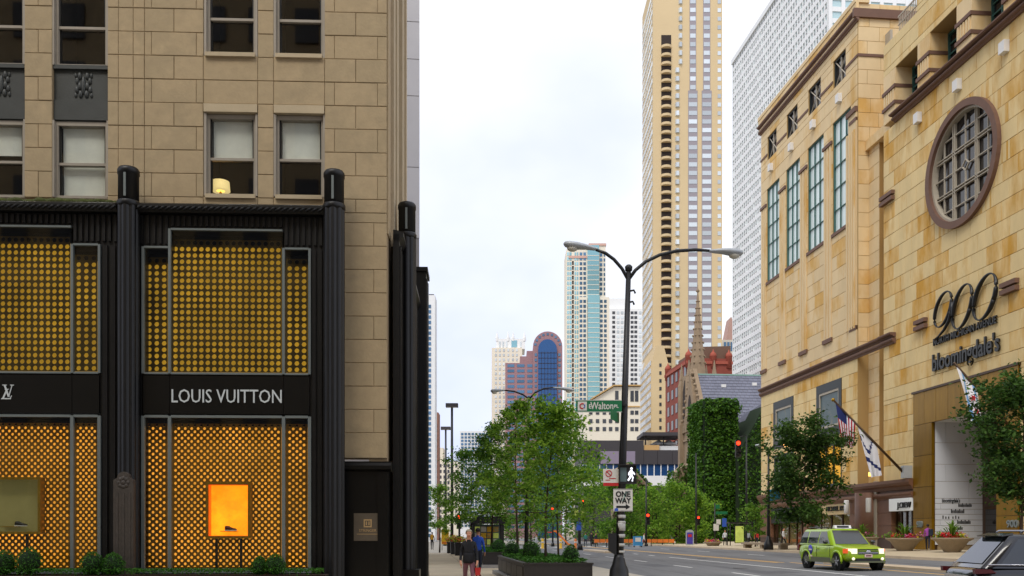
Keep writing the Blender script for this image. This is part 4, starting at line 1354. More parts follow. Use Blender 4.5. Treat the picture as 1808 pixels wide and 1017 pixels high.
# shop level of the far block: brown granite piers, mouldings, shopfronts
zS = Z9(1540, 874)
mould(zC-.75, zC, S9(1615)+.02, sE+.1, .45, 'brown_granite')
mould(zS-.5, zS, S9(1615)+.02, sE+.1, .30, 'brown_granite')
SHOPS = [(1362, 1416), (1427, 1502), (1576, 1614)]
edges = [1344] + [p for ab in SHOPS for p in ab]
pl = [(1344,1362),(1416,1427),(1502,1576)]
for (p0, p1) in pl:
    n = max(1, int((sw(p0)-sw(p1))/2.2))
    for k in range(n):
        for j in range(4):
            z0_ = GZ-.2+(zS-.5-GZ+.2)*j/4; z1_ = GZ-.2+(zS-.5-GZ+.2)*(j+1)/4
            a_, b_ = sw(p1)+(sw(p0)-sw(p1))*k/n, sw(p1)+(sw(p0)-sw(p1))*(k+1)/n
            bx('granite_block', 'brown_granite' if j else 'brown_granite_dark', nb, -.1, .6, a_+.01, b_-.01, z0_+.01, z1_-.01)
bx('frieze', 'brown_granite', nb, .0, .6, S9(1615)+.02, sE, zS, zC-.75)
MB().tube([(-.1, S9(1535), GZ-.2), (-.1, S9(1535), zC-.76)], 1.0, 16).build('round_pier', 'brown_granite', nb)
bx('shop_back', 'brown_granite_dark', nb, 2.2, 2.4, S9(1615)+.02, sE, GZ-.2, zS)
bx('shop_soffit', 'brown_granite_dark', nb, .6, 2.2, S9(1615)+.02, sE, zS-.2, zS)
for n, (p0, p1) in enumerate(SHOPS):
    s0_, s1_ = sw(p1), sw(p0)
    top = zS-.5
    fz = top-1.5 if n < 2 else top-1.6
    if n == 1: fz, top = Z9(1465, 909), Z9(1465, 889)
    if n == 2: fz, top = Z9(1595, 902), Z9(1595, 880)+.35
    fas = bx('shop_fascia', ('sign_black', 'shop_gold', 'sign_white')[n], nb, -.05 if n < 2 else -.3, .3, s0_+.02, s1_-.02, fz, top-.02 if n < 2 else top-.35)
    if n == 0:                              # white lettering too small to read
        for q in range(6): bx('shop_lettering', 'sign_letter', nb, -.08, -.051, S9(1374+q*2+1.4), S9(1374+q*2), Z9(1380, 909), Z9(1380, 905.5 if q % 3 else 903.5))
    else: wall_text(('', 'MICHAEL KORS', 'J.CREW')[n], *((1374,1386,909) , (1459,1497,903), (1585,1608,897))[n], (.5,.40,.40)[n], 'shop_lettering', ('sign_letter','sign_black','sign_black')[n], x=-.08 if n < 2 else -.33, bold=.0)
    dv = MB()
    for k in range(5): dv.box(.25, .4, s0_+(s1_-s0_)*k/4-.07, s0_+(s1_-s0_)*k/4+.07, GZ-.1, fz)
    sf = dv.build('shop_window', 'bronze_dark', nb)
    for k in range(4):
        bx('pane', ('shop_glass'), sf, .32, .33, s0_+(s1_-s0_)*k/4+.07, s0_+(s1_-s0_)*(k+1)/4-.07, GZ, fz)
    bx('display_back', ('shop_dim','shop_warm','room_dark')[n], sf, 1.4, 1.5, s0_+(s1_-s0_)*(.5 if n == 1 else 0), s1_, GZ, fz)
    if n == 1: bx('display_back', 'shop_dim', sf, 1.4, 1.5, s0_, s0_+(s1_-s0_)*.5-.01, GZ, fz)
for (px, py) in ((1504, 895), (1560, 892)):
    s_, z_ = NF.on_x(px, py)
    o = MB().lathe([(.17,-.55),(.2,-.5),(.2,.5),(.17,.55)], 14, (-1.2 if px > 1540 else -.45, s_, z_)).build('wall_lantern', 'white_box', nb)
bx('service_door', 'pale_frame', nb, -.16, 0, S9(1551), S9(1545), GZ, GZ+5.2)
bx('service_lamp', 'lamp_glow', nb, -.5, 0, S9(1554), S9(1544), GZ+5.6, GZ+5.9)
# ------------------------------------------------------------------ towers down the avenue
mat('tan_tower', (208,184,142), 0.85, nscale=0.05, namt=0.06)
mat('tan_tower_dark', (196,158,100), 0.85)
mat('slot_dark', (52,42,36), 0.9)
mat('spandrel_grey', (150,142,146), 0.7)
mat('pane_pale', (204,210,212), 0.2, metal=0.25, rnd=0.26)
mat('pane_blue', (86,120,150), 0.10, metal=0.5, rnd=0.2)
mat('pane_teal', (146,196,208), 0.15, metal=0.4, rnd=0.22)
mat('pane_deep', (40,80,130), 0.10, metal=0.3, rnd=0.2)
mat('pane_dark', (58,60,66), 0.15, rnd=0.3)
mat('white_clad', (232,232,230), 0.7, nscale=.1, namt=.03)
mat('white_clad_glass', (188,212,212), 0.2, metal=0.2)
mat('blind_grey', (122,120,122), .8)
mat('cream_clad', (232,222,202), 0.8, nscale=.1, namt=.04)
mat('pink_clad', (208,168,152), 0.8)
mat('mauve_clad', (156,120,124), 0.8, nscale=.1, namt=.05)
mat('red_brick', (138,68,54), 0.9, nscale=.3, namt=.12)
mat('red_terracotta', (164,82,64), 0.85)
mat('roof_brown', (112,84,68), 0.85)
mat('church_stone', (148,128,104), 0.9, nscale=.5, namt=.2, bump=.3, bscale=4)
mat('slate', (112,114,128), 0.7, rnd=.08, nscale=.4, namt=.12, stretch=(1,1,2.5))
mat('copper_green', (138,170,158), 0.7)
mat('charcoal_clad', (62,58,60), 0.6, rnd=.06)
mat('lilac_panel', (140,128,146), 0.6)
mat('terrace_wood', (200,160,104), 0.8)
mat('brown_far', (140,98,80), 0.85)

def far(name, label, px, Y, rot=0.0):
    p = P3(px, HY, Y)
    F = Frame(p.x, p.y, rot)
    t = thing(name, label, 'building', F.o, rot)
    return t, F, (lambda q, b=0.0: F.on_y(q, 500, b)[0]), (lambda y, q=px, b=0.0: F.on_y(q, y, b)[1])
def grid_part(name, m, parent, cells, kind='stuff'):
    b = MB()
    for c in cells: b.box(*c)
    o = b.build(name, m, parent)
    if kind: o['kind'] = kind
    return o

# --- the tall tan tower with round balconies
tt, F, X_, Z_ = far('apartment_tower', 'tall tan apartment tower with a column of rounded balconies', 1214, 330)
D = 27.0
MB().box(X_(1153), X_(1275), 0, D, -1, 205).build('wall', 'tan_tower', tt)
fl = 15.15
rows = [700 - fl*i for i in range(-5, 48)]
bx('balcony_shade', 'slot_dark', tt, X_(1167.5), X_(1185), -.08, .0, Z_(655), Z_(62))  # dark strip on the wall face paints the shade behind the balconies
bal = MB()
w = (X_(1185.5)-X_(1167))/2
pr = [(w*math.cos(math.pi*k/8), -1.7*math.sin(math.pi*k/8)) for k in range(9)]
bal.prism([(a, b) for a, b in pr], 'z', 0, .85)
bal_me = bal.mesh('balcony', 'tan_tower')
xm = (X_(1185.5)+X_(1167))/2
for y in rows:
    if 66 < y < 652: inst('balcony', bal_me, tt, (xm, -.09, Z_(y+7)))
for (p0, p1) in ((1215, 1231.5), (1239, 1256.5)):
    bx('spandrel_strip', 'spandrel_grey', tt, X_(p0), X_(p1), -.10, .0, Z_(760), Z_(160))
    bx('spandrel_strip', 'spandrel_grey', tt, X_(p0+2.5), X_(p1-2.5), -.101, .0, Z_(159.9), Z_(-40))
    for y in rows:
        if y > -38:
            q = 0 if y > 160 else 2.5
            wn = bx('window', 'pane_pale', tt, X_(p0+q)+.2, X_(p1-q)-.2, -.2, -.102, Z_(y+3.5), Z_(y-4.0))
bays = []
for y in rows:
    if y > -38:
        q0, q1 = (1192, 1200) if y > 118 else (1198, 1205)
        b = MB().prism([(X_(q0), .0), (X_(q0)+.35, -.7), (X_(q1)-.35, -.7), (X_(q1), .0)], 'z', Z_(y+4.5), Z_(y-3.5)).build('bay_window', 'pane_pale', tt)
        bx('window', 'pane_pale', tt, X_(1267), X_(1273), -.12, -.01, Z_(y+3.5), Z_(y-3.5))
cells = []
for i, y in enumerate(rows):
    for j in range(9):
        v0 = 1.0+j*2.85
        cells.append((X_(1153)-.15, X_(1153)-.01, v0+(.7 if i % 2 else 0), v0+1.9, Z_(y+4.2), Z_(y-4.2)))
grid_part('side_window', 'pane_pale', tt, cells)
# lower wing of the tower with a sloped top
MB().box(X_(1150,-8), X_(1180,-8), -8, 20, -1, Z_(642,1214,-8)).build('wing', 'tan_tower', tt)
MB().prism([(X_(1150,-8), Z_(642,1214,-8)+.01), (X_(1180,-8), Z_(642,1214,-8)+.01), (X_(1172,-8), Z_(610,1214,-8)), (X_(1158,-8), Z_(610,1214,-8))], 'y', -7.9, 18).build('sloped_top', 'tan_tower', tt)
cells = []
for j in range(8):
    for i in range(9):
        cells.append((X_(1150,-8)-.15, X_(1150,-8)-.01, -7+j*3.3, -4.9+j*3.3, Z_(755-i*13.5+4), Z_(755-i*13.5-4)))
grid_part('wing_window', 'pane_pale', tt, cells)
for i in range(9): bx('window', 'pane_dark', tt, X_(1164,-8), X_(1168,-8), -8.12, -8.01, Z_(760-i*13.5+3), Z_(760-i*13.5-3))

# --- white gridded tower behind the shopping building
wc = P3(1462, HY, 169)
WF = Frame(wc.x, wc.y, TH)
wt = thing('white_tower', 'white gridded office tower rising behind the tan shopping building', 'building', WF.o, TH)
fs = WF.on_x(1293, 500)[0]
wz = WF.on_x(1293, 113)[1]
xw = 30.0
MB().box(0.3, xw, 0.3, fs-.3, -1, wz-.3).build('glass_wall', 'white_clad_glass', wt)
nr = 54; hz = (wz+1)/nr
b = MB()
for i in range(nr+1): b.box(.02, .35, .3, fs-.3, -1+i*hz, -1+i*hz+hz*.42)
b.build('spandrel_band', 'white_clad', wt)['kind'] = 'stuff'
b = MB(); nf = 42
for i in range(nf+1):
    y0 = .2+(fs-.6)*i/nf; b.box(-.02, .36, y0, y0+.30, -1, wz)
b.build('fin', 'white_clad', wt)['kind'] = 'stuff'
b = MB()
for i in range(nr): 
    for k in range(nf): 
        if (i*7+k*3) % 5 == 0: continue
        y0 = .2+(fs-.6)*(k+.5)/nf
        b.box(.04, .3, y0-.30, y0+.30, -1+i*hz+hz*.43, -1+i*hz+hz*.62)
b.build('blind', 'blind_grey', wt)['kind'] = 'stuff'
MB().box(.3, xw+.2, -.05, .25, -1, wz).build('end_glass', 'white_clad_glass', wt)
b = MB()
for i in range(nr+1): b.box(.3, xw, -.25, -.06, -1+i*hz, -1+i*hz+hz*.4)
for i in range(13): b.box(xw*i/12, xw*i/12+.7, -.35, -.06, -1, wz)
b.build('end_grid', 'white_clad', wt)['kind'] = 'stuff'
MB().box(-.3, xw+.3, -.4, fs, wz-.3, wz+.8).build('parapet', 'white_clad', wt)

# --- red brick hotel behind the church
rc = P3(1214, HY, 190); RF = Frame(rc.x, rc.y, TH)
rh = thing('red_brick_building', 'red brick building with small domed turrets behind the church spire', 'building', RF.o, TH)
rs = RF.on_x(1175, 500)[0]; rz = RF.on_x(1214, 632)[1]
MB().box(0, 9.6, 0, rs, -1, rz).build('wall', 'red_brick', rh)
MB().prism([(3.0, rz), (3.0, rz+2.6), (9.6, rz+2.9), (9.6, rz)], 'y', 1.0, rs).build('roof', 'roof_brown', rh)
for (x, y) in ((.3, .3), (.3, rs-1), (5.6, .3), (9.0, .3)):
    o = MB().lathe([(.7,rz-2),(.7,rz+.4),(.8,rz+.5),(.6,rz+1.1),(.2,rz+1.5),(.05,rz+2.0)], 12, (x, y, 0)).build('turret', 'red_terracotta', rh)
for zz in (rz-1.2, rz-16.5): MB().box(-.3, 9.7, -.3, rs, zz, zz+.6).build('string_course', 'red_terracotta', rh)
for j in range(5):
    for i in range(9):
        s0 = .7+j*(rs-1)/5
        wn = bx('window', 'pane_dark', rh, -.12, -.01, s0, s0+1.5, rz-3.6-3.4*i, rz-1.6-3.4*i)
for i in range(3): bx('window', 'pane_dark', rh, 4.6+i*1.6, 5.5+i*1.6, -.1, -.01, rz-5.2, rz-3.4)

# --- church: nave roof, spire, ivy-covered tower
cc = P3(1243, HY, 135); CF = Frame(cc.x, cc.y, TH)
ch = thing('church', 'ivy-covered stone church with slender crocketed spire and long slate roof', 'church', CF.o, TH)
gl = CF.on_x(1205, 500)[0]
ez, rz_ = CF.on_y(1300, 742)[1], 26.2
MB().box(.3, 30, .3, gl-.3, -.5, ez).build('nave_wall', 'church_stone', ch)
rr = MB()
mid = gl/2
rr.quad((.2,-.3,ez-.3),(30,-.3,ez-.3),(30,mid,rz_),(.2,mid,rz_)).quad((.2,gl+.3,ez-.3),(30,gl+.3,ez-.3),(30,mid,rz_),(.2,mid,rz_)).quad((30,-.3,ez-.3),(30,gl+.3,ez-.3),(30,mid,rz_),(30,mid,rz_-.01))
ro = rr.build('roof', 'roof_brown', ch)
# slates, row by row
slm = MB()
nrow = 16
for i in range(nrow):
    k0, k1 = i/nrow, (i+1.15)/nrow
    n = 42
    for j in range(n):
        x0 = .2+29.8*(j+(.5 if i % 2 else 0))/n; x1 = min(30, x0+29.8/n-.03)
        if x0 >= 29.9: continue
        P = lambda x, k, u: (x, -.3+(mid+.3)*min(k,1)-.05*u, ez-.3+(rz_-ez+.3)*min(k,1)+.06*u)
        slm.add([P(x0,k0,1.6),P(x1,k0,1.6),P(x1,k1,.6),P(x0,k1,.6),P(x0,k0,.5),P(x1,k0,.5)], [(0,1,2,3),(4,5,1,0)])
sl_ = slm.build('slate', 'slate', ro); sl_['kind'] = 'stuff'
MB().box(.1, 30, mid-.15, mid+.15, rz_, rz_+.22).build('ridge', 'copper_green', ro)
for (x, k) in ((4,.75),(9,.80),(16,.5),(21,.62),(12,.3),(24,.85)):
    MB().box(x, x+.7, -.3+(mid+.3)*k-.3, -.3+(mid+.3)*k, ez-.2+(rz_-ez)*k, ez+.25+(rz_-ez)*k).build('roof_vent', 'white_box', ro)
# street gable with arched window
gm = MB().prism([(0,-.5),(gl,-.5),(gl,ez),(mid,rz_+1.0),(0,ez)], 'x', 0, .6).build('gable', 'church_stone', ch)
def arch_pts(c, w, z0, zs, k=1.25, n=7):
    out = [(c-w, z0), (c-w, zs)]
    rr_ = w*2*k/1.25
    for i in range(1, n): t = i/n; out.append((c-w+w*t, zs+w*1.7*math.sin(t*math.pi/2)**.9))
    out.append((c, zs+w*1.7))
    for i in range(n-1, 0, -1): t = i/n; out.append((c+w-w*t, zs+w*1.7*math.sin(t*math.pi/2)**.9))
    out += [(c+w, zs), (c+w, z0)]
    return out
MB().prism(arch_pts(mid-.4, 2.4, 7, 13.5), 'x', -.35, .0).build('arch_surround', 'church_stone', gm)
MB().prism(arch_pts(mid-.4, 1.9, 7.3, 13.3), 'x', -.45, -.351).build('arched_window', 'pane_dark', gm)
for k in range(8): bx('parapet_panel', 'church_stone', gm, -.3, -.01, .5+k*(gl-1)/8, .5+(k+.7)*(gl-1)/8, ez-.9, ez+.3)
MB().prism([(mid-2.6,ez+1.4),(mid+2.6,ez+1.4),(mid,rz_+.9)], 'x', -.5, -.02).build('gablet', 'church_stone', gm)
for k in range(9):
    for s_ in (-1, 1): MB().ball((-.25, mid+s_*(gl/2)*(1-k/9), ez+(rz_+1.0-ez)*k/9+.1), .28, 6, 4).build('crocket_knob', 'church_stone', gm)
for zz in (4.5, 8.5, 12.5, 16.2): bx('string_course', 'church_stone', gm, -.22, -.01, .3, gl-.3, zz, zz+.35)
for yy in (.15, gl-.9): bx('gable_buttress', 'church_stone', gm, -.7, -.01, yy, yy+.75, -.5, ez+.5)
MB().prism(arch_pts(mid, .8, ez+1.2, ez+3.2), 'x', -.55, -.501).build('lancet', 'slot_dark', gm)
# tower with spire at the far corner of the gable
sp_y = gl+2.2
spx = CF.on_y(1232, 600, sp_y)[0]
zsp = CF.on_y(1232, 642, sp_y)[1]; ztip = CF.on_y(1232, 514, sp_y)[1]
tw = MB().box(spx-2.1, spx+2.1, sp_y-2.1, sp_y+2.1, -.5, zsp-2).build('tower', 'church_stone', ch)
for sx in (-1, 1):
    for sy in (-1, 1):
        MB().lathe([(.62,-.5),(.62,zsp-3.4),(.42,zsp-2.6),(.45,zsp-2.4),(.05,zsp+.2)], 6, (spx+sx*2.1, sp_y+sy*2.1, 0), smooth=False).build('pinnacle', 'church_stone', tw)
MB().prism([(spx+a+1.6*0, z) for a, z in [(-1,zsp-9),(1,zsp-9),(1,zsp-4.6),(0,zsp-2.8),(-1,zsp-4.6)]], 'y', sp_y-2.25, sp_y-2.101).build('belfry_opening', 'slot_dark', tw)
MB().prism([(sp_y+a, z) for a, z in [(-1,zsp-9),(1,zsp-9),(1,zsp-4.6),(0,zsp-2.8),(-1,zsp-4.6)]], 'x', spx-2.25, spx-2.101).build('belfry_opening', 'slot_dark', tw)
sp = MB().lathe([(1.45,zsp-3.0),(1.2,zsp),(.68,(zsp+ztip)/2-1),(.08,ztip)], 8, (spx, sp_y, 0), smooth=False).build('spire', 'church_stone', ch)
ck = MB()
for k in range(8):
    for i in range(10):
        f_ = i/10.5; r = 1.24*(1-f_)+.08; t = 2*math.pi*k/8
        ck.ball((spx+r*math.cos(t), sp_y+r*math.sin(t), zsp+(ztip-zsp)*f_), .17*(1-f_*.4), 6, 4)
ck.build('crocket', 'church_stone', sp)['kind'] = 'stuff'
MB().lathe([(.05,ztip-.3),(.35,ztip),(.12,ztip+.3),(.05,ztip+1.0)], 8, (spx, sp_y, 0)).build('finial', 'church_stone', sp)

def ivy_on(parent, faces, dens, size, seed, name='ivy', m='leaf_ivy'):
    """leaves scattered over quads, standing a little off the wall"""
    rg = random.Random(seed); pts = []
    for (a, b, c, d) in faces:
        a, b, c, d = map(Vector, (a, b, c, d))
        n = (b-a).cross(d-a); ar = n.length; n.normalize()
        for i in range(int(ar*dens)):
            u, v = rg.random(), rg.random()
            p = a*(1-u)*(1-v) + b*u*(1-v) + c*u*v + d*(1-u)*v
            lump = mnoise.noise(p*.45)*.45
            pts.append(p + n*(rg.uniform(-.02, .28)+lump*.6+.15))
    return link(name, leaves_mesh(pts, size, rg, name, m, up=.1, aspect=.8), parent)
# ivy-covered square tower in front
yv = -7.0
x0, x1 = CF.on_y(1243, 700, yv)[0], CF.on_y(1303, 700, yv)[0]; zt_ = CF.on_y(1270, 706, yv)[1]
it = MB().box(x0, x1, yv, -.1, -.5, zt_-1.3).box(x0-.15, x1+.15, yv-.15, -.1, zt_-1.3, zt_-.2).build('ivy_tower', 'leaf_core', ch)
f = [((x0,yv,0),(x1,yv,0),(x1,yv,zt_-.2),(x0,yv,zt_-.2)), ((x0,-.1,0),(x0,yv,0),(x0,yv,zt_-.2),(x0,-.1,zt_-.2)), ((x0,yv,zt_-.2),(x1,yv,zt_-.2),(x1,-.1,zt_-.2),(x0,-.1,zt_-.2)),
     ((x0-.3,yv-.35,zt_-1.9),(x1+.3,yv-.35,zt_-1.9),(x1+.3,yv-.35,zt_-.9),(x0-.3,yv-.35,zt_-.9))]
ivy_on(it, f, 34, .42, 3)
# gabled wing with ivy
y2 = -8.5
g0, g1 = CF.on_y(1303, 700, y2)[0]+.05, CF.on_y(1350, 700, y2)[0]
gz0, gz1 = CF.on_y(1303, 800, y2)[1], CF.on_y(1350, 716, y2)[1]
wg = MB().prism([(g0,-.5),(g1+4,-.5),(g1+4,gz1),(g1,gz1),(g0,gz0)], 'y', y2, -.2).build('gabled_wing', 'leaf_core', ch)
ivy_on(wg, [((g0,y2,0),(g1,y2,0),(g1,y2,gz1),(g0,y2,gz0))], 22, .40, 4)
MB().prism([(CF.on_y(1308,0,-3)[0], CF.on_y(1308,760,-3)[1]), (CF.on_y(1345,0,-3)[0], CF.on_y(1345,760,-3)[1]), (CF.on_y(1345,0,-3)[0], CF.on_y(1345,712,-3)[1]), (CF.on_y(1322,0,-3)[0], CF.on_y(1322,728,-3)[1])], 'y', -3, -.2).build('dormer', 'slate', ch)
# ivy on the gable and buttresses
ivy_on(gm, [((0,0,0),(0,3.2,0),(0,2.2,ez-3),(0,0,ez-1)), ((0,gl-3,0),(0,gl,0),(0,gl,ez-2),(0,gl-1.8,ez-4)), ((0,2.5,0),(0,gl-2.5,0),(0,gl-2.5,6.5),(0,2.5,6.5))], 16, .42, 5)
for (p0, p1, y) in ((1192, 1210, 818), (1212, 1238, 806)):
    yb = 1.0
    a0, z0 = CF.on_y(p0, y, yb); a1 = CF.on_y(p1, y, yb)[0]
    bt = MB().prism([(a0,-.5),(a1,-.5),(a1,z0),(a0+.4,z0-1.2)], 'y', yb, yb+3).build('buttress', 'church_stone', ch)
    ivy_on(bt, [((a0,yb,0),(a1,yb,0),(a1,yb,z0),(a0,yb,z0-1)), ((a0,yb+3,0),(a0,yb,0),(a0,yb,z0-1),(a0,yb+3,z0-1))], 20, .40, 6)

# --- dark modern block with roof terrace
dm, F, X_, Z_ = far('modern_block', 'dark modern low block with roof terrace and blue window band', 1130, 178)
MB().box(X_(1030), X_(1215), 0, 25, -1, Z_(858)).build('base', 'charcoal_clad', dm)
MB().box(X_(1030), X_(1215), -.3, 25, Z_(858)+.01, Z_(840)-.01).build('parapet_band', 'white_clad', dm)
bx('window_band', 'pane_deep', dm, X_(1030), X_(1215), -.02, 24, Z_(840), Z_(820))
for p in range(1034, 1215, 12): bx('mullion', 'white_clad', dm, X_(p), X_(p)+.18, -.15, -.021, Z_(840), Z_(820))
for (p0, p1, yt) in ((1030, 1102, 778), (1102.5, 1136, 778), (1136.5, 1160, 795), (1160.5, 1186, 795), (1186.5, 1215, 795)):
    bx('cladding_panel', 'charcoal_clad', dm, X_(p0), X_(p1), -.4, 24.5, Z_(820)+.01, Z_(yt))
for (p0, p1) in ((1060, 1092), (1105, 1121)): bx('display_panel', 'lilac_panel', dm, X_(p0), X_(p1), -.46, -.41, Z_(819), Z_(797))
bx('terrace_wall', 'terrace_wood', dm, X_(1137), X_(1164), -.2, .2, Z_(795)+.01, Z_(786))
bx('terrace_canopy', 'charcoal_clad', dm, X_(1134), X_(1206), -1.0, 8, Z_(770), Z_(764))
for p in (1140, 1172, 1200): bx('canopy_post', 'charcoal_clad', dm, X_(p), X_(p)+.25, 1, 1.3, Z_(795)+.01, Z_(770))
bx('terrace_screen', 'white_clad', dm, X_(1165), X_(1206), .4, .6, Z_(795)+.01, Z_(787))
for p in (1168, 1186): MB().lathe([(1.9,Z_(783)),(1.6,Z_(781)),(.2,Z_(774))], 12, (X_(p), 3.5, 0)).build('parasol', 'white_clad', dm)

# --- cream building with a gabled roof
cb, F, X_, Z_ = far('cream_building', 'cream stone building with low gabled top beyond the street name sign', 1090, 300)
MB().prism([(X_(1030),-1),(X_(1130),-1),(X_(1130),Z_(683)),(X_(1084),Z_(683)),(X_(1046),Z_(706)),(X_(1030),Z_(706))], 'y', 0, 30).build('wall', 'cream_clad', cb)
MB().prism([(X_(1044),Z_(706)+.02),(X_(1084),Z_(682)),(X_(1132),Z_(682)),(X_(1132),Z_(680)),(X_(1083),Z_(680)),(X_(1042),Z_(705))], 'y', -1, 30).build('eave', 'tan_tower_dark', cb)
for k, p in enumerate((1086, 1098, 1113, 1121)):
    bx('tall_window', 'pane_dark', cb, X_(p), X_(p+6), -.15, -.01, Z_(709), Z_(690))
    for y in (728, 743, 757): bx('window', 'pane_dark', cb, X_(p), X_(p+6), -.15, -.01, Z_(y+4), Z_(y-3))
for p in (1040, 1052, 1064, 1075):
    for y in (728, 743, 757): bx('window', 'pane_dark', cb, X_(p), X_(p+6), -.15, -.01, Z_(y+4), Z_(y-3))
bx('string_course', 'tan_tower_dark', cb, X_(1030), X_(1130), -.4, -.01, Z_(719), Z_(717))

# --- teal glass apartment tower
te, F, X_, Z_ = far('teal_tower', 'cream and teal glass apartment tower with stepped top', 1034, 520)
MB().box(X_(1000), X_(1040), 0, 22, -1, Z_(440)).box(X_(1040)+.01, X_(1070), 2, 24, -1, Z_(428)).build('wall', 'cream_clad', te)
MB().box(X_(1022), X_(1036.5), -3, 0, -1, Z_(527)).box(X_(1058), X_(1075), -3, 1.9, -1, Z_(527)).build('bay', 'cream_clad', te)
MB().box(X_(1037), X_(1057.5), -4, 1.5, -1, Z_(524)).build('glass_bay', 'pane_teal', te)
MB().box(X_(1037), X_(1057.5), -1.2, 2.5, Z_(523), Z_(434)).build('glass_bay', 'pane_teal', te)
bx('parapet', 'pink_clad', te, X_(1040), X_(1071), 1.5, 24, Z_(432), Z_(428))
bx('parapet', 'pink_clad', te, X_(1004), X_(1040), -.5, 22, Z_(456), Z_(452))
bx('slot', 'slot_dark', te, X_(1010), X_(1013), -.1, -.01, Z_(745), Z_(460))
cw, ct, cs, cd = [], [], [], []
fl = 8.6
for i in range(62):
    y = 930-fl*i
    if y < 440: break
    low = y > 530
    v = -3 if low else 0
    for (p0, p1) in ((1023.5, 1028), (1030, 1034.5)): cw.append((X_(p0,v), X_(p1,v), v-.2, v-.02, Z_(y+2.6), Z_(y-2.6)))
    for (p0, p1) in ((1059.5, 1064), (1066.5, 1071) ): cw.append((X_(p0,v), X_(min(p1,1069) if not low else p1,v), (v-.2 if low else 1.8), (v-.02 if low else 1.99), Z_(y+2.6), Z_(y-2.6)))
    for (p0, p1) in ((1001.5,1004),(1005.5,1009),(1014.5,1017),(1018.5,1021)): ct.append((X_(p0), X_(p1), -.2, -.02, Z_(y+2.8), Z_(y-2.8)))
    vb = -4 if low else -1.2
    cs.append((X_(1037), X_(1057.5), vb-.15, vb-.01, Z_(y+4.3), Z_(y+3.4)))
    cd.append((X_(1010), X_(1013), -.3, -.11, Z_(y+4), Z_(y+2.5)))
grid_part('window', 'pane_blue', te, cw); grid_part('window', 'pane_teal', te, ct)
grid_part('floor_band', 'cream_clad', te, cs); grid_part('balcony', 'cream_clad', te, cd)
# --- white slab beside it
wb, F, X_, Z_ = far('white_slab_tower', 'white slab tower with dark window slots behind the lamp post', 1104, 600)
MB().box(X_(1073), X_(1136), 0, 25, -1, Z_(545)).box(X_(1074), X_(1105), 3, 25, Z_(545), Z_(525)).build('wall', 'white_clad', wb)
cw, cl_ = [], []
for i in range(18):
    y = 695-8.4*i
    for p in (1081, 1113.5, 1120): cw.append((X_(p), X_(p+5), -.2, -.02, Z_(y+2.4), Z_(y-2.4)))
    for p in (1089, 1096, 1102, 1128): cl_.append((X_(p), X_(p+4.5), -.2, -.02, Z_(y+2.4), Z_(y-2.4)))
grid_part('window', 'pane_dark', wb, cw); grid_part('window', 'pane_pale', wb, cl_)
# --- mauve building with arched blue glass front
mb_, F, X_, Z_ = far('arched_tower', 'mauve tower with round arched top and tall blue glass front', 945, 430)
pts = [(X_(941),-1),(X_(993),-1),(X_(993),Z_(612))] + [(X_(967)+(X_(993)-X_(967))*math.cos(math.pi*k/14), Z_(612)+(Z_(585)-Z_(612))*math.sin(math.pi*k/14)) for k in range(1,14)] + [(X_(941),Z_(612))]
MB().prism(pts, 'y', 0, 22).build('wall', 'mauve_clad', mb_)
MB().prism([(X_(950),-1),(X_(983),-1),(X_(983),Z_(618))] + [(X_(966.5)+(X_(983)-X_(966.5))*math.cos(math.pi*k/12), Z_(618)+(Z_(600)-Z_(618))*math.sin(math.pi*k/12)) for k in range(1,12)] + [(X_(950),Z_(618))], 'y', -1.5, -.01).build('glass_front', 'pane_deep', mb_)
MB().box(X_(892), X_(941)-.01, 1, 20, -1, Z_(640)).box(X_(918), X_(941)-.01, 1.5, 19, Z_(640), Z_(628)).box(X_(930), X_(941)-.01, 2, 18, Z_(628), Z_(618)).build('wing', 'mauve_clad', mb_)
cw = []
for i in range(34):
    y = 930-9.2*i
    if y > 640:
        for (p0, p1) in ((896, 908), (913, 926), (931, 940)): cw.append((X_(p0), X_(p1), .85, .98, Z_(y+2.6), Z_(y-2.2)))
    if y > 608:
     for (p0, p1) in ((944, 948), (985.5, 990)): cw.append((X_(p0), X_(p1), -.2, -.02, Z_(y+2.4), Z_(y-2.4)))
for k in range(9):
    t = math.pi*(k+.5)/9; r = 22
    xx, zz = X_(967)+(X_(989)-X_(967))*math.cos(t), Z_(612)+(Z_(590)-Z_(612))*math.sin(t)
    cw.append((xx-.5, xx+.5, -.2, -.02, zz-.5, zz+.5))
grid_part('window', 'pane_blue', mb_, cw)
gl_ = [(X_(950), X_(983), -1.62, -1.51, Z_(735-9.2*i), Z_(734.2-9.2*i)) for i in range(13)]
gl_ += [(X_(p)-.08, X_(p)+.08, -1.62, -1.515, -1, Z_(622)) for p in (956, 961.5, 967, 972.5, 978)]
grid_part('mullion', 'slot_dark', mb_, gl_)
# --- white tower with a turreted crown
wcst, F, X_, Z_ = far('turreted_tower', 'pale stone tower with four pinnacled white crown', 896, 480)
MB().box(X_(868), X_(922), 0, 20, -1, Z_(614)).build('wall', 'cream_clad', wcst)
MB().box(X_(876), X_(927), 3, 20, Z_(614)+.01, Z_(596)).build('crown', 'white_clad', wcst)
for p in (877.5, 897, 906, 926): MB().lathe([(.9,Z_(600)),(.9,Z_(594)),(.1,Z_(583))], 8, (X_(p), 3.5, 0), smooth=False).build('pinnacle', 'white_clad', wcst)
bx('crown_window', 'pane_teal', wcst, X_(903), X_(913), 2.8, 2.99, Z_(611), Z_(599))
cw = [(X_(p), X_(p+3), 2.8, 2.99, Z_(611), Z_(601)) for p in (881, 887, 893, 918)]
for i in range(38):
    for p in (874, 881, 888, 896, 904, 911): cw.append((X_(p), X_(p+3), -.2, -.02, Z_(922-8.2*i+2.2), Z_(922-8.2*i-2.2)))
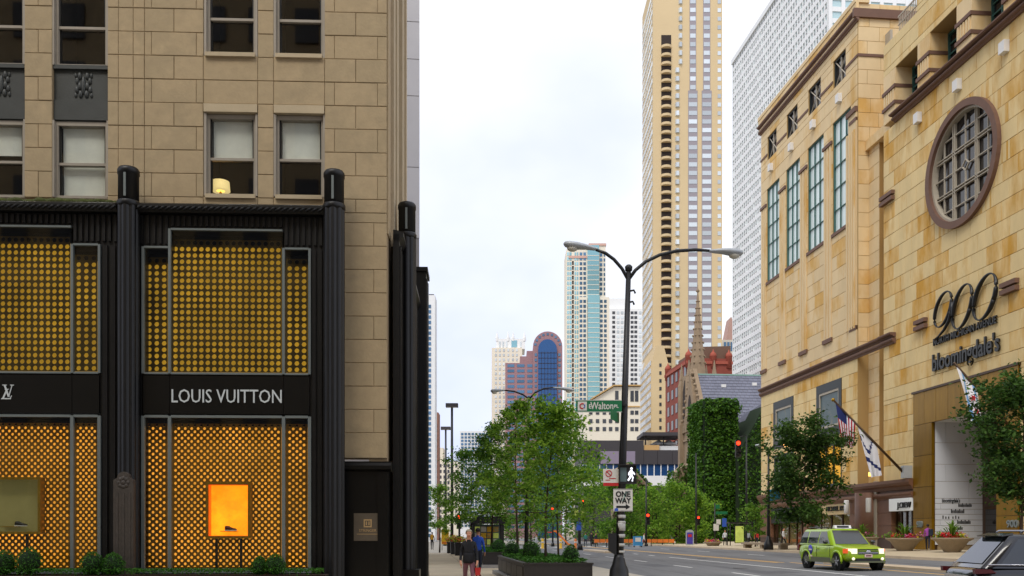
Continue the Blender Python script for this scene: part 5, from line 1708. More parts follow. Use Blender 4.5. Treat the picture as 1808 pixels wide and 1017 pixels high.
grid_part('window', 'pane_pale', wcst, cw)
# --- small white gridded block above the trees
wg_, F, X_, Z_ = far('white_grid_block', 'small white gridded office block low above the tree tops', 840, 380)
MB().box(X_(812), X_(870), 0, 16, -1, Z_(761)).build('wall', 'white_clad', wg_)
grid_part('window', 'pane_blue', wg_, [(X_(814+6.2*k), X_(818.2+6.2*k), -.2, -.02, Z_(766+6*i+2), Z_(766+6*i-1.6)) for k in range(9) for i in range(28)])
# --- buildings at the end of this side of the avenue
lt, F, X_, Z_ = far('white_corner_tower', 'slim white tower with blue window strip beyond the black shopfront', 761, 240)
MB().box(X_(735), X_(768), 0, 6, -1, Z_(521)).build('wall', 'white_clad', lt)
bx('parapet', 'charcoal_clad', lt, X_(757), X_(766), .5, 3, Z_(521), Z_(518.5))
grid_part('window', 'pane_blue', lt, [(X_(756), X_(761), -.15, -.02, Z_(945-9.4*i+3.2), Z_(945-9.4*i-2.6)) for i in range(44)])
bf, F, X_, Z_ = far('brown_building', 'narrow brown brick building past the slim white tower', 768, 300)
MB().box(X_(745), X_(774), 0, 7, -1, Z_(728)).build('wall', 'brown_far', bf)
grid_part('window', 'pane_dark', bf, [(X_(769.5), X_(772), -.15, -.02, Z_(940-9*i+3), Z_(940-9*i-2)) for i in range(22)])
lb_, F, X_, Z_ = far('low_beige_building', 'low beige building at the far end of the pavement', 790, 420)
MB().box(X_(770), X_(815), 0, 12, -1, Z_(815)).box(X_(770), X_(782), 1, 11, Z_(815), Z_(790)).build('wall', 'cream_clad', lb_)
grid_part('window', 'pane_dark', lb_, [(X_(776+7*k), X_(779.5+7*k), -.2, -.02, Z_(822+10*i+3), Z_(822+10*i-2.5)) for k in range(5) for i in range(11)])
pk, F, X_, Z_ = far('pink_gabled_building', 'small pink and white gabled building peeping between two tall towers', 1288, 400)
MB().box(X_(1274), X_(1300), 0, 10, -1, Z_(600)).build('wall', 'cream_clad', pk)
MB().prism([(X_(1282), Z_(600)), (X_(1300), Z_(600)), (X_(1292), Z_(560)), (X_(1290), Z_(560))], 'y', 0, 8).build('gable', 'pink_clad', pk)
for p in (1278, 1284, 1290): bx('window', 'pane_blue', pk, X_(p), X_(p+4), -.2, -.02, Z_(612+8), Z_(604))

# --- the hotel on this side of the side street: unseen behind the camera, added for the panes to mirror
HB = thing('hotel_building', 'tan hotel mirrored in the window panes of the stone office building', 'building', (-12, -9.5, 0), R(2.2))
MB().box(-40, 22, -14, 0, -.2, 50).build('wall', 'limestone', HB)
cells = []
for i in range(20):
    for j in range(12): cells.append((-38.5+i*3.0, -37+i*3.0, .02, .2, 4+3.7*j, 6.2+3.7*j))
grid_part('window', 'pane_dark', HB, cells)
# ------------------------------------------------------------------ trees
def tree(name, label, loc, H, base_h, rad, n, size, seed, m='leaf_tree', group=None, tr=.09, limbs=16, shape='oval', lean=(0,0), spread=1.0, multi=1, clump=.34):
    rg = random.Random(seed)
    t = thing(name, label, 'tree', loc, 0, group)
    tb = MB(); lb = MB(); tips = []
    for stem in range(multi):
        off = Vector((rg.uniform(-.3,.3), rg.uniform(-.3,.3), 0))*(1 if multi > 1 else 0)
        ln = Vector((lean[0]+(rg.uniform(-.8,.8) if multi > 1 else 0), lean[1]+(rg.uniform(-.8,.8) if multi > 1 else 0), 0))
        pts = []
        for i in range(9):
            f = i/8
            pts.append(off + ln*f*f + Vector((math.sin(f*5+seed)*.05*H*.15, math.cos(f*4+seed)*.05*H*.15, -.25 + (H*.93+.25)*f)))
        tb.tube(pts, [tr*(1.15 if i == 0 else 1)*(1-.85*i/8) for i in range(9)], 8)
        nl = max(4, limbs//multi)
        for k in range(nl):
            f = base_h/H + (0.97-base_h/H)*(k+.5)/nl
            i = min(7, int(f*8)); q = pts[i].lerp(pts[i+1], f*8-i)
            g = (f*H-base_h)/(H-base_h)
            env = {'oval': math.sin(math.pi*min(1, .12+.88*g)**.8)**.7, 'cone': (1-g)**.7*.95+.12, 'wide': (1-g*.5)*math.sin(math.pi*min(1,.25+.75*g))**.4, 'round': math.sqrt(max(.05, 1-(2*g-1)**2))}[shape]
            L_ = rad*max(.25, env)*rg.uniform(.72, 1.12)
            a = k*2.399+rg.uniform(-.4,.4)
            el = R(rg.uniform(-2, 34)+26*g)
            d = Vector((math.cos(a)*math.cos(el), math.sin(a)*math.cos(el), math.sin(el)))
            lp = [q + d*L_*s + Vector((0,0,.10*L_*s*s*(-1 if g < .5 else .6))) for s in (0,.33,.66,1)]
            r0 = tr*.42*(1-f*.6)
            lb.tube(lp, [r0, r0*.7, r0*.45, r0*.2], 5)
            for j in range(6):
                s = .30+.70*(j+rg.random())/6
                b = lp[0].lerp(lp[3], s)
                e = b + Vector((rg.gauss(0,1), rg.gauss(0,1), rg.gauss(.15,.7))).normalized()*L_*rg.uniform(.18,.42)
                lb.tube([b, e], [r0*.3, r0*.12], 4)
                tips += [b.lerp(e, .55), e]
            tips.append(lp[3])
    tb.build('trunk', 'bark', t)
    lb.build('branches', 'bark', t)
    pts = []
    for i in range(n):
        c = tips[rg.randrange(len(tips))]
        s = rad*clump*rg.uniform(.25, .75)
        pts.append(c + Vector((rg.gauss(0,s*.55), rg.gauss(0,s*.55), rg.gauss(0,s*.38))))
    link('crown', leaves_mesh(pts, size, rg, 'crown', m), t)
    return t
def tloc(px, Y, z=0.0):
    return (( px-CX)/FPX*Y, Y, z)
def ztop(py, Y): return EYE+(HY-py)/FPX*Y
AV = 'young trees in the kerb planters'
tree('young_tree', 'slim young tree in the planter nearest the lamp post', tloc(964, 30, .6), ztop(705,30)-.6, 1.7, 2.75, 6400, .145, 3, 'leaf_tree', AV, .055, 19, 'wide', (.3,0), clump=.22)
tree('young_tree', 'tall young tree with a pointed top between the two kerb planters', tloc(912, 45, .6), ztop(688,45)-.6, 2.4, 2.3, 5200, .175, 8, 'leaf_tree', AV, .07, 20, 'cone', (0,0), clump=.22)
tree('young_tree', 'tree rising behind the newsstand with a broad leafy crown', tloc(868, 54, .6), ztop(742,54)-.6, 2.2, 2.7, 5600, .175, 12, 'leaf_mid', AV, .07, 20, 'wide', clump=.26)
tree('young_tree', 'leafy young tree hiding the foot of the lamp post behind the near planter', tloc(985, 50, .5), ztop(752,50)-.5, 2.0, 2.9, 4200, .175, 15, 'leaf_mid', AV, .06, 20, 'wide', clump=.24)
tree('young_tree', 'tree beside the flower boxes near the two tall box lights', tloc(832, 70, 0), ztop(792,70), 2.4, 2.6, 5600, .19, 16, 'leaf_mid', AV, .08, 16, 'round')
tree('young_tree', 'small bright tree at the far end of the pavement by the black shopfront', tloc(776, 88, 0), ztop(858,88), 1.9, 2.0, 3200, .22, 19, 'leaf_tree', AV, .08, 12, 'round')
PKG = 'trees and tall bushes in front of the church'
for i, (px, Y, top, rad, lab, m) in enumerate((
        (885, 128, 838, 3.6, 'round green tree beyond the newsstand, past the junction', 'leaf_mid'),
        (938, 132, 830, 4.0, 'green tree straight behind the tall pointed young tree, past the junction', 'leaf_mid'),
        (1000, 124, 812, 4.4, 'broad tree past the junction behind the slim near tree', 'leaf_mid'),
        (1048, 128, 808, 4.2, 'broad tree behind the one way sign, past the junction', 'leaf_tree'),
        (1082, 118, 842, 3.2, 'bushy tree just past the lamp post, over the low fence', 'leaf_mid'),
        (1118, 122, 848, 3.4, 'bushy tree below the ivy-covered gable', 'leaf_mid'),
        (1156, 114, 862, 3.2, 'light green bush beside the red signal in front of the church', 'leaf_tree'),
        (1196, 110, 856, 3.4, 'large light green bush at the foot of the church buttresses', 'leaf_tree'),
        (1226, 108, 876, 2.6, 'low bush at the foot of the ivy-covered tower', 'leaf_tree'))):
    tree('park_tree', lab, tloc(px, Y, 0), ztop(top, Y), .5, rad, 3600, .34, 40+i, m, PKG, .12, 16, 'wide' if i < 4 else 'round', multi=2 if i > 3 else 1, clump=.42)
tree('street_tree', 'dark spreading street tree in front of the shops and teal framed windows', tloc(1418, 69, .33), ztop(764,69)-.33, 2.6, 3.7, 12500, .29, 60, 'leaf_dark', 'street trees across the avenue', .10, 20, 'round', (.2,0))
tree('street_tree', 'dark spreading street tree before the bronze entrance, cut by the picture edge', tloc(1806, 46, .4), ztop(688,46)-.4, 2.8, 3.4, 12500, .25, 61, 'leaf_dark', 'street trees across the avenue', .09, 22, 'round')
tree('small_tree', 'small bushy tree at the corner of the shopping building, by the map kiosk', tloc(1334, 84, .3), ztop(888,84)-.3, 1.4, 1.5, 1500, .22, 62, 'leaf_palm', None, .07, 10, 'round')
# ivy-covered gable roof in the church garden
ig = thing('ivy_gable', 'small garden building with steep roof smothered in dark ivy', 'building', tloc(1140, 134, 0), TH)
wI = 3.2
MB().prism([(-4.2,-.3),(4.2,-.3),(4.2,4.6),(-2.6,ztop(818,134)),(-4.2,ztop(818,134)-.8)], 'y', 0, 5).build('wall', 'church_stone', ig)
ivy_on(ig, [((-4.2,0,0),(4.2,0,0),(4.2,0,4.6),(-3.4,0,ztop(818,134)))], 22, .42, 9)
ivy_on(ig, [((4.2,0,4.6),(4.2,5,4.6),(-2.6,5,ztop(818,134)),(-2.6,0,ztop(818,134)))], 22, .42, 10)
# ------------------------------------------------------------------ street furniture
mat('pole_black', (26,26,27), 0.45, nscale=3, namt=.25)
mat('lamp_grey', (176,180,182), 0.4, metal=.2, nscale=3, namt=.06)
mat('lens', (206,200,182), 0.15)
mat('sign_green', (18,112,66), 0.45)
mat('sign_face', (222,218,208), 0.5, nscale=6, namt=.05)
mat('sign_red', (196,34,34), 0.5)
mat('sign_blue', (52,92,190), 0.5)
mat('sticker', (188,186,180), 0.7, nscale=12, namt=.3)
mat('signal_red', (255,52,24), 0.5, emit=3.0)
mat('signal_walk', (240,244,255), 0.5, emit=1.2)
mat('signal_grey', (92,112,112), 0.5)
mat('lamp_amber', (255,190,110), 0.5, emit=3.0)
mat('flag_white', (232,232,238), 0.8); mat('flag_red', (176,26,40), 0.8); mat('flag_blue', (30,44,104), 0.8); mat('flag_sky', (120,170,220), 0.8)
mat('banner_blue', (70,160,206), 0.7, nscale=2, namt=.2)
mat('bowl_stone', (150,134,112), 0.85, nscale=3, namt=.15, bump=.3, bscale=20)
mat('kiosk_black', (28,25,24), 0.5)
mat('print_warm', (210,150,50), 0.6, nscale=3, namt=.4, col2=(120,170,130), c2scale=2.2)
mat('print_map', (186,200,96), 0.6, nscale=2, namt=.2, emit=.15)
mat('poster_purple', (70,60,160), 0.6, nscale=2, namt=.3)
mat('yellow_plastic', (240,190,30), 0.5)
mat('orange_plastic', (224,120,40), 0.5)
mat('blue_plastic', (60,140,190), 0.5)

def put(b, name, m, parent, root):
    """parts measured in world space, stored relative to their thing"""
    o = root
    b.v = [tuple(Vector(p)-o) for p in b.v]
    return b.build(name, m, parent)

def double_lamp(label, Y, pxb, pxt, pyt, left, right, headL, headR, k=1.0, detail=True):
    base = Vector(((pxb-CX)/FPX*Y, Y, 0.0))
    t = thing('street_lamp', label, 'street lamp', base, 0, 'double armed street lamps')
    top = P3(pxt, pyt, Y)
    put(MB().tube([base+Vector((0,0,.8)), base.lerp(top,.5), top], [.125*k,.10*k,.07*k], 14), 'pole', 'pole_black', t, base)
    put(MB().lathe([(.36,0),(.36,.10),(.30,.16),(.27,.55),(.20,.72),(.155,.9),(.13,1.0)], 14, tuple(base)), 'base', 'pole_black', t, base)
    for pts, hd in ((left, headL), (right, headR)):
        q = [P3(a, b, Y) for a, b in pts]
        arm = put(MB().tube(q, [.05*k]*(len(q)-1)+[.04*k], 8), 'arm', 'pole_black', t, base)
        a, b = P3(hd[0], hd[1], Y), P3(hd[2], hd[3], Y)
        d = (b-a).normalized(); L_ = (b-a).length
        prof = [(0,.045),(.12,.07),(.35,.10),(.6,.135),(.82,.135),(.95,.10),(1.0,.03)]
        h = MB(); n = 12; vv = []; ff = []
        up = Vector((0,0,1)); sd = Vector((0,1,0))
        for f, r in prof:
            for j in range(n):
                a_ = 2*math.pi*j/n
                vv.append(a + d*L_*f + sd*r*1.25*math.cos(a_) + up*(r*.75*math.sin(a_)+ (0.02 if f > .3 else 0)))
        for i in range(len(prof)-1):
            for j in range(n): ff.append((i*n+j, i*n+(j+1)%n, (i+1)*n+(j+1)%n, (i+1)*n+j))
        ff += [tuple(range(n)), tuple((len(prof)-1)*n+j for j in range(n))]
        h.add(vv, ff, True)
        hd_ = put(h, 'lamp_head', 'lamp_grey', t, base)
        c = a+d*L_*.74 - up*.07
        l = MB().ball((0,0,0), .13, 12, 6, 1.25, .95, .75); l.v = [tuple(Vector(p)+c) for p in l.v]
        put(l, 'lens', 'lens', hd_, base)
    return t, base, top
YL = 26.0
lamp, lbase, ltop = double_lamp('tall black double armed street lamp carrying the street name and one way signs', YL, 1093, 1110, 472,
    [(1108,492),(1098,474),(1084,458),(1069,447),(1052,441)], [(1111,492),(1122,477),(1140,462),(1165,450),(1195,443),(1228,441),(1256,443)],
    (1056,440,995,432), (1252,443,1312,448))
put(MB().lathe([(.10,-.12),(.11,0),(.06,.05)], 10, tuple(ltop+Vector((0,0,.02)))), 'pole_cap', 'pole_black', lamp, lbase)
def on_pole(py):
    f = (EYE+(HY-py)/FPX*YL-lbase.z)/(ltop.z-lbase.z)
    return lbase.lerp(ltop, f)
for (py, h, tilt) in ((912,6,.2),(930,14,0),(946,6,.1),(962,5,-.1),(974,4,0),(986,5,.1),(922,4,0)):
    c = on_pole(py)
    put(MB().lathe([(.128,-h/2/61.5),(.129,h/2/61.5)], 14, tuple(c)), 'sticker', 'sticker', lamp, lbase)
for (py, px) in ((514,1116),(534,1114)):
    c = P3(px, py, YL)
    put(MB().tube([c+Vector((-.08,0,0)), c+Vector((.05,-.02,.02)), c+Vector((.09,-.02,-.07))], .03, 6), 'bracket', 'pole_black', lamp, lbase)
c = on_pole(955)
put(MB().box(c.x-.34, c.x-.13, c.y-.14, c.y+.14, c.z-.28, c.z+.22).prism([(c.x-.34,c.z-.28),(c.x-.13,c.z-.28),(c.x-.13,c.z-.42)], 'y', c.y-.13, c.y+.13), 'control_box', 'pole_black', lamp, lbase)
double_lamp('black double armed street lamp rising out of the tree crowns', 52.0, 929, 934, 700,
    [(933,704),(924,697),(908,691),(890,689)], [(935,704),(945,693),(960,686),(980,684)], (892,689,866,691), (976,684,1014,690))

# signs on the lamp
def plate(name, label, cat, px0, px1, py0, py1, Y, m, thick=.02, group=None):
    a, b = P3(px0, py1, Y), P3(px1, py0, Y)
    root = Vector(((a.x+b.x)/2, Y, a.z))
    t = thing(name, label, cat, root, 0, group)
    w, h = (b.x-a.x)/2, b.z-a.z
    MB().box(-w, w, 0, thick, 0, h).build('panel', m, t)
    return t, w, h
def put_text(t, txt, size, x, z, m, y=-.006, sx=1.0, bold=0.0, align='CENTER'):
    b = text_mb(txt, size, .002, align, sx=sx, bold=bold)
    b.v = [(p[0]+x, p[1]+y, p[2]+z) for p in b.v]
    return b.build('lettering', m, t)
yS = YL-.16
t, w, h = plate('street_name_sign', 'green street name sign reading E Walton Pl with white emblem square', 'sign', 1017, 1098, 706, 728, yS, 'sign_green')
MB().box(-w, w, -.004, -.001, h-.018, h).box(-w, w, -.004, -.001, 0, .018).build('border', 'sign_face', t)
MB().box(-w+.05, -w+.31, -.006, -.001, .05, h-.05).build('emblem_square', 'sign_face', t)
MB().tube([(-w+.18+.07*math.cos(a), -.010, h/2+.07*math.sin(a)) for a in [math.pi*(.3+1.3*k/10) for k in range(11)]], .018, 6).build('emblem', 'sign_red', t)
MB().tube([(-w+.19+.06*math.cos(a), -.010, h/2+.06*math.sin(a)) for a in [math.pi*(-.35+.6*k/6) for k in range(7)]], .016, 6).build('emblem', 'sign_blue', t)
put_text(t, 'E', .17, -w+.40, .11, 'sign_face', bold=.003)
put_text(t, 'Walton', .29, .09, .09, 'sign_face', bold=.004, sx=.74)
put_text(t, 'PL', .13, w-.16, .13, 'sign_face', bold=.003)
cross = thing('street_name_sign', 'second green street name sign seen nearly edge-on under the first', 'sign', P3(1091, 746, YL), R(70))
MB().box(-.85, .12, -.01, .01, 0, .29).build('panel', 'sign_green', cross)
t, w, h = plate('prohibition_sign', 'white sign with red crossed circle and red bottom band beside the walk signal', 'sign', 1065, 1092, 828, 858, yS, 'sign_face')
MB().box(-w, w, -.005, -.001, 0, .09).build('red_band', 'sign_red', t)
MB().tube([(-.06+.085*math.cos(a), -.008, h-.13+.085*math.sin(a)) for a in [2*math.pi*k/16 for k in range(17)]], .013, 6).build('red_circle', 'sign_red', t)
MB().tube([(-.06-.06, -.008, h-.07), (-.06+.06, -.008, h-.19)], .013, 6).build('red_slash', 'sign_red', t)
MB().box(-.05, .14, -.006, -.002, .20, .225).box(-.15, -.02, -.006, -.002, .155, .175).build('small_print', 'sign_red', t)
t, w, h = plate('one_way_sign', 'white one way sign with black arrow pointing right on the lamp post', 'sign', 1083, 1117, 863, 903, yS, 'sign_face')
MB().box(-w+.01, w-.01, -.004, -.001, .01, .02).box(-w+.01, w-.01, -.004, -.001, h-.02, h-.01).build('border', 'sign_black', t)
put_text(t, 'ONE', .215, .0, h-.225, 'sign_black', bold=.008, sx=.92)
put_text(t, 'WAY', .215, .0, h-.41, 'sign_black', bold=.008, sx=.88)
MB().prism([(-.19,.10),(.08,.10),(.08,.05),(.21,.13),(.08,.21),(.08,.16),(-.19,.16)], 'y', -.006, -.001).build('arrow', 'sign_black', t)
MB().prism([(-.24,.01),(-.14,.01),(-.14,.08),(-.19,.10),(-.24,.08)], 'y', -.007, -.0045).build('sticker', 'sign_blue', t)
MB().prism([(-.03,.30),(.03,.42),(.01,.46),(.09,.58),(.13,.56),(.05,.40),(.06,.34),(0,.28)], 'y', -.0075, -.0065).build('sticker', 'teal_sticker' if 'teal_sticker' in MATS else 'copper_green', t)
t, w, h = plate('pedestrian_signal', 'black pedestrian signal showing a white walking figure', 'traffic signal', 1093, 1122, 822, 854, yS, 'kiosk_black', .22)
MB().box(-w, w, -.10, -.001, h, h+.03).box(-w-.015, -w, -.1, .2, 0, h+.03).box(w, w+.015, -.1, .2, 0, h+.03).build('visor', 'kiosk_black', t)
MB().box(-w+.03, -.02, -.006, -.001, .06, h-.06).build('screen', 'signal_grey', t)
wf = MB(); xo, zo = .11, h/2
wf.ball((xo+.01, -.012, zo+.175), .035, 8, 5, 1, .3, 1)
for pts, r in (([(xo,zo+.13),(xo,zo-.02)], .04), ([(xo,zo+.0),(xo+.05,zo-.09),(xo+.03,zo-.19)], .026), ([(xo,zo+.0),(xo-.04,zo-.10),(xo-.09,zo-.17)], .026), ([(xo,zo+.11),(xo+.07,zo+.05),(xo+.10,zo+.0)], .02), ([(xo,zo+.11),(xo-.06,zo+.05),(xo-.07,zo-.02)], .02)):
    wf.tube([(a, -.012, b) for a, b in pts], r, 6)
wf.build('walking_figure', 'signal_walk', t)
for py in (838, 716, 880):
    c = on_pole(py); put(MB().box(c.x-.05, c.x+.05, yS+.02, c.y, c.z-.03, c.z+.03), 'sign_bracket', 'pole_black', lamp, lbase)

# tall poles with box lights
for (px, pyt, Y, w, lab) in ((798, 713, 92, 10, 'taller slim pole with flat box light above the pavement trees'), (787, 754, 118, 8, 'shorter slim pole with flat box light, behind the taller one')):
    b0 = Vector(((px-CX)/FPX*Y, Y, 0)); zt_ = ztop(pyt, Y)
    t = thing('box_light_pole', lab, 'street lamp', b0, 0, 'box light poles')
    MB().tube([(0,0,0),(0,0,zt_)], [.17,.12], 10).build('pole', 'pole_black', t)
    MB().box(-.62, .62, -.4, .4, zt_-.35, zt_+.02).build('box_light', 'charcoal_clad', t)
    MB().box(-.5, .5, -.3, .3, zt_-.37, zt_-.351).build('lens', 'lens', t)
    MB().lathe([(.35,0),(.3,.5),(.18,.7)], 10).build('base', 'pole_black', t)

# traffic signals
def signal(px, py, Y, label, poletop=None, polepx=None, z0=0.0, size=.34, lit='signal_red'):
    pp = polepx if polepx is not None else px
    b0 = Vector(((pp-CX)/FPX*Y, Y, z0))
    t = thing('traffic_signal', label, 'traffic signal', b0, 0, 'red traffic signals')
    zc = ztop(py, Y)-z0; dx = (px-pp)/FPX*Y
    pt = (ztop(poletop, Y) if poletop else ztop(py, Y)+1.2)-z0
    MB().tube([(0,0,0),(0,0,pt)], [.11,.08], 8).build('pole', 'pole_black', t)
    MB().lathe([(.22,0),(.2,.35),(.12,.5)], 10).build('base', 'pole_black', t)
    if abs(dx) > .3: MB().tube([(0,0,zc+.9),(dx*.6,0,zc+.75),(dx,0,zc+.55)], [.05,.045,.04], 6).build('arm', 'pole_black', t)
    s = size
    b = MB().box(dx-s*.52, dx+s*.52, -.42, -.16, zc-s*2.6, zc+s*.6)
    hd = b.build('signal_head', 'kiosk_black', t)
    l = MB().ball((0,0,0), s*.40, 12, 6, 1, .35, 1); l.v = [(p[0]+dx, p[1]-.43, p[2]+zc) for p in l.v]
    l.build('red_lens', lit, hd)
    for k in (1, 2):
        l = MB().ball((0,0,0), s*.36, 10, 5, 1, .3, 1); l.v = [(p[0]+dx, p[1]-.43, p[2]+zc-s*k) for p in l.v]
        l.build('dark_lens', 'sign_black', hd)
    for k in range(3):
        vz = MB(); pts = [(dx+s*.46*math.cos(a), zc-s*k+s*.46*math.sin(a)) for a in [math.pi*q/8 for q in range(9)]]
        for i in range(8): vz.quad((pts[i][0],-.42,pts[i][1]), (pts[i+1][0],-.42,pts[i+1][1]), (pts[i+1][0],-.62,pts[i+1][1]), (pts[i][0],-.62,pts[i][1]))
        vz.build('visor', 'kiosk_black', hd)
    return t
signal(811, 913, 84, 'red traffic signal above the flower boxes', 895, 811, size=.42)
signal(1143, 910, 104, 'red traffic signal on a pole in front of the light green bush', 846, 1141, size=.42)
signal(1232, 914, 104, 'red traffic signal low on the pole before the ivy tower', 800, 1229, size=.34)
signal(1302, 783, 98, 'large red traffic signal high in front of the ivy', 770, 1318, .3, size=.58)
signal(975, 898, 112, 'small red traffic signal seen beside the slim trunk', 880, 976, size=.34)
signal(1029, 885, 112, 'small red traffic signal high among the leaves behind the near tree', 872, 1022, size=.30)
# street lamp with a lit amber head across the avenue
b0 = Vector(tloc(1357, 72, .32))
t = thing('street_lamp', 'thin street lamp with lit amber head and blue banner before the shops', 'street lamp', b0)
zp = ztop(792, 72)-.32
MB().tube([(0,0,0),(0,0,zp)], [.14,.07], 10).build('pole', 'pole_black', t)
MB().lathe([(.4,0),(.36,.5),(.2,.8),(.15,1.1)], 10).build('base', 'pole_black', t)
for s, L_ in ((1, 1.15), (-1, .6)):
    MB().tube([(0,0,zp-.15),(s*.35,0,zp+.2),(s*L_,0,zp+.28)], .035, 6).build('arm', 'pole_black', t)
    MB().ball((s*(L_+.2),0,zp+.25), .22, 12, 6, 1.3, .8, .55).build('lamp_head', 'lamp_amber' if s > 0 else 'lamp_grey', t)
MB().prism([(.1,ztop(892,72)),(.95,ztop(888,72)),(.95,ztop(866,72)),(.1,ztop(872,72))], 'y', -.02, .02).build('banner', 'banner_blue', t)

# flags
def flag(parent, root, pole0, pole1, u0, u1, hang, shear, nu, nv, matf, mats, name, fold=.18):
    b = MB(); P0, P1 = Vector(pole0), Vector(pole1)
    d = (P1-P0).normalized(); sd = d.cross(Vector((0,0,1))).normalized()
    for i in range(nu+1):
        for j in range(nv+1):
            f = i/nu; g = j/nv
            u = u0+(u1-u0)*f*(1-.45*g)
            p = P0 + d*u + Vector((0,0,-hang*g*(1-.25*f))) + Vector(shear)*g + sd*(fold*math.sin(f*9+g*4)*(.25+g))
            b.v.append(tuple(p))
    for i in range(nu):
        for j in range(nv):
            b.f.append((i*(nv+1)+j, (i+1)*(nv+1)+j, (i+1)*(nv+1)+j+1, i*(nv+1)+j+1)); b.s.append(True); b.m.append(matf((i+.5)/nu, (j+.5)/nv, i, j))
    return put(b, name, mats, parent, root)
def wall_pt(px, py, dx):
    s_, z_ = NF.on_x(px, py, dx); return NF.world(dx, s_, z_)
base_, tip = wall_pt(1598, 837, -.4), wall_pt(1471, 706, -4.6)
fp = thing('flagpole', 'slanting flagpole fixed to the tan shopping building, holding two flags', 'flagpole', base_)
put(MB().tube([base_, tip], [.10,.07], 8), 'pole', 'bronze_dark', fp, base_)
l = MB().ball((0,0,0), .14, 8, 5); l.v = [tuple(Vector(p)+tip) for p in l.v]; put(l, 'finial', 'brass', fp, base_)
put(MB().box(base_.x-.2, base_.x+.45, base_.y-.25, base_.y+.25, base_.z-.3, base_.z+.6), 'wall_bracket', 'lamp_grey', fp, base_)
us = thing('striped_flag', 'red and white striped flag with blue corner hanging from the slanting flagpole', 'flag', tip)
def usm(f, g, i, j):
    if f < .54 and g < .36: return 2
    return 0 if i % 2 == 0 else 1
flag(us, tip, tip, base_, .25, 2.4, 3.3, (.5,-.1,0), 13, 14, usm, ['flag_red','flag_white','flag_blue'], 'cloth')
wf_ = thing('white_flag', 'white flag with dark curved marks hanging beside the striped flag', 'flag', tip)
def wfm(f, g, i, j):
    return 1 if abs((g-.2)-.25*math.sin(f*5)) < .05 or abs(g-.62-.2*f) < .05 else 0
flag(wf_, tip, tip, base_, 2.55, 4.6, 3.9, (1.0,-.1,0), 14, 20, wfm, ['flag_white','flag_blue'], 'cloth', .12)
base2, tip2 = wall_pt(1792, 764, -.4), wall_pt(1684, 640, -4.6)
fp2 = thing('flagpole', 'second slanting flagpole over the bronze entrance, partly hidden by the dark tree', 'flagpole', base2)
put(MB().tube([base2, tip2], [.10,.07], 8), 'pole', 'bronze_dark', fp2, base2)
cf = thing('white_flag', 'white flag with pale blue bars and red stars over the bronze entrance', 'flag', tip2)
def cfm(f, g, i, j):
    if .22 < f < .36 or .70 < f < .84: return 1
    return 0
cl_ = flag(cf, tip2, tip2, base2, .2, 2.2, 3.4, (.85,-.1,0), 14, 14, cfm, ['flag_white','flag_sky'], 'cloth', .12)
st_ = MB()
for k in range(2):
    f = .53; g = .45+.3*k
    P0 = tip2; d = (base2-tip2).normalized()
    p = P0 + d*(.2+2.0*f*(1-.45*g)) + Vector((0,0,-3.4*g*(1-.25*f))) + Vector((.85,-.1,0))*g
    q = [(p.x+(.22 if i % 2 == 0 else .1)*math.cos(math.pi*i/6), p.z+(.22 if i % 2 == 0 else .1)*math.sin(math.pi*i/6)) for i in range(12)]
    st_.prism(q, 'y', p.y-.16, p.y-.14)
put(st_, 'red_star', 'flag_red', cf, tip2)

# flower bowls in front of the shopping building
rgf = random.Random(12)
def flower_bowl(px, py, Y, label, k=1.0, palm=True):
    b0 = P3(px, py, Y)
    t = thing('flower_bowl', label, 'planter', b0, 0, 'round stone flower bowls')
    pr = [(.48,0),(.46,.12),(.50,.16),(.95,.78),(1.22,.92),(1.24,1.02),(1.12,1.02),(1.05,.95)]
    MB().lathe([(r*k, z*k) for r, z in pr], 24).build('bowl', 'bowl_stone', t)
    for m, n, r in (('flower_red', 150, .8), ('flower_pink', 130, .95), ('flower_yellow', 120, 1.1), ('leaf_palm', 160, 1.1)):
        pts = []
        cs = [(rgf.uniform(-r,r)*k, rgf.uniform(-r,r)*k*.6) for _ in range(3)]
        for i in range(n):
            c = cs[i % 3]
            x, y = c[0]*.8+rgf.gauss(0,.16)*k, c[1]*.8+rgf.gauss(0,.16)*k
            pts.append((x, y, (1.02+abs(rgf.gauss(.05,.14)))*k))
        link('blossoms' if 'flower' in m else 'foliage', leaves_mesh(pts, .14*k, rgf, 'blossoms', m, aspect=.9), t)
    if palm:
        fr = MB()
        for i in range(26):
            a = rgf.uniform(0, 6.28); L_ = rgf.uniform(.9, 1.6)*k; tilt = rgf.uniform(.15, .8)
            d = Vector((math.cos(a)*math.sin(tilt), math.sin(a)*math.sin(tilt), math.cos(tilt)))
            sd = Vector((-math.sin(a), math.cos(a), 0))*.055*k
            p0 = Vector((0,0,1.0*k)); p1 = p0+d*L_*.6; p2 = p0+d*L_+Vector((math.cos(a),math.sin(a),-1.1))*.2*L_
            fr.add([p0-sd*.5, p0+sd*.5, p1+sd, p1-sd, p2], [(0,1,2,3),(3,2,4)])
        fr.build('fronds', 'leaf_palm', t)
flower_bowl(1597, 976, 62, 'stone flower bowl with palm before the white shop sign')
flower_bowl(1681, 978, 57, 'stone flower bowl with palm before the white panelled entrance wall', 1.0)
flower_bowl(1522, 972, 68, 'stone flower bowl half hidden behind the green taxi')
flower_bowl(1259, 970, 92, 'small stone flower bowl at the corner beside the sign pole', .75, False)

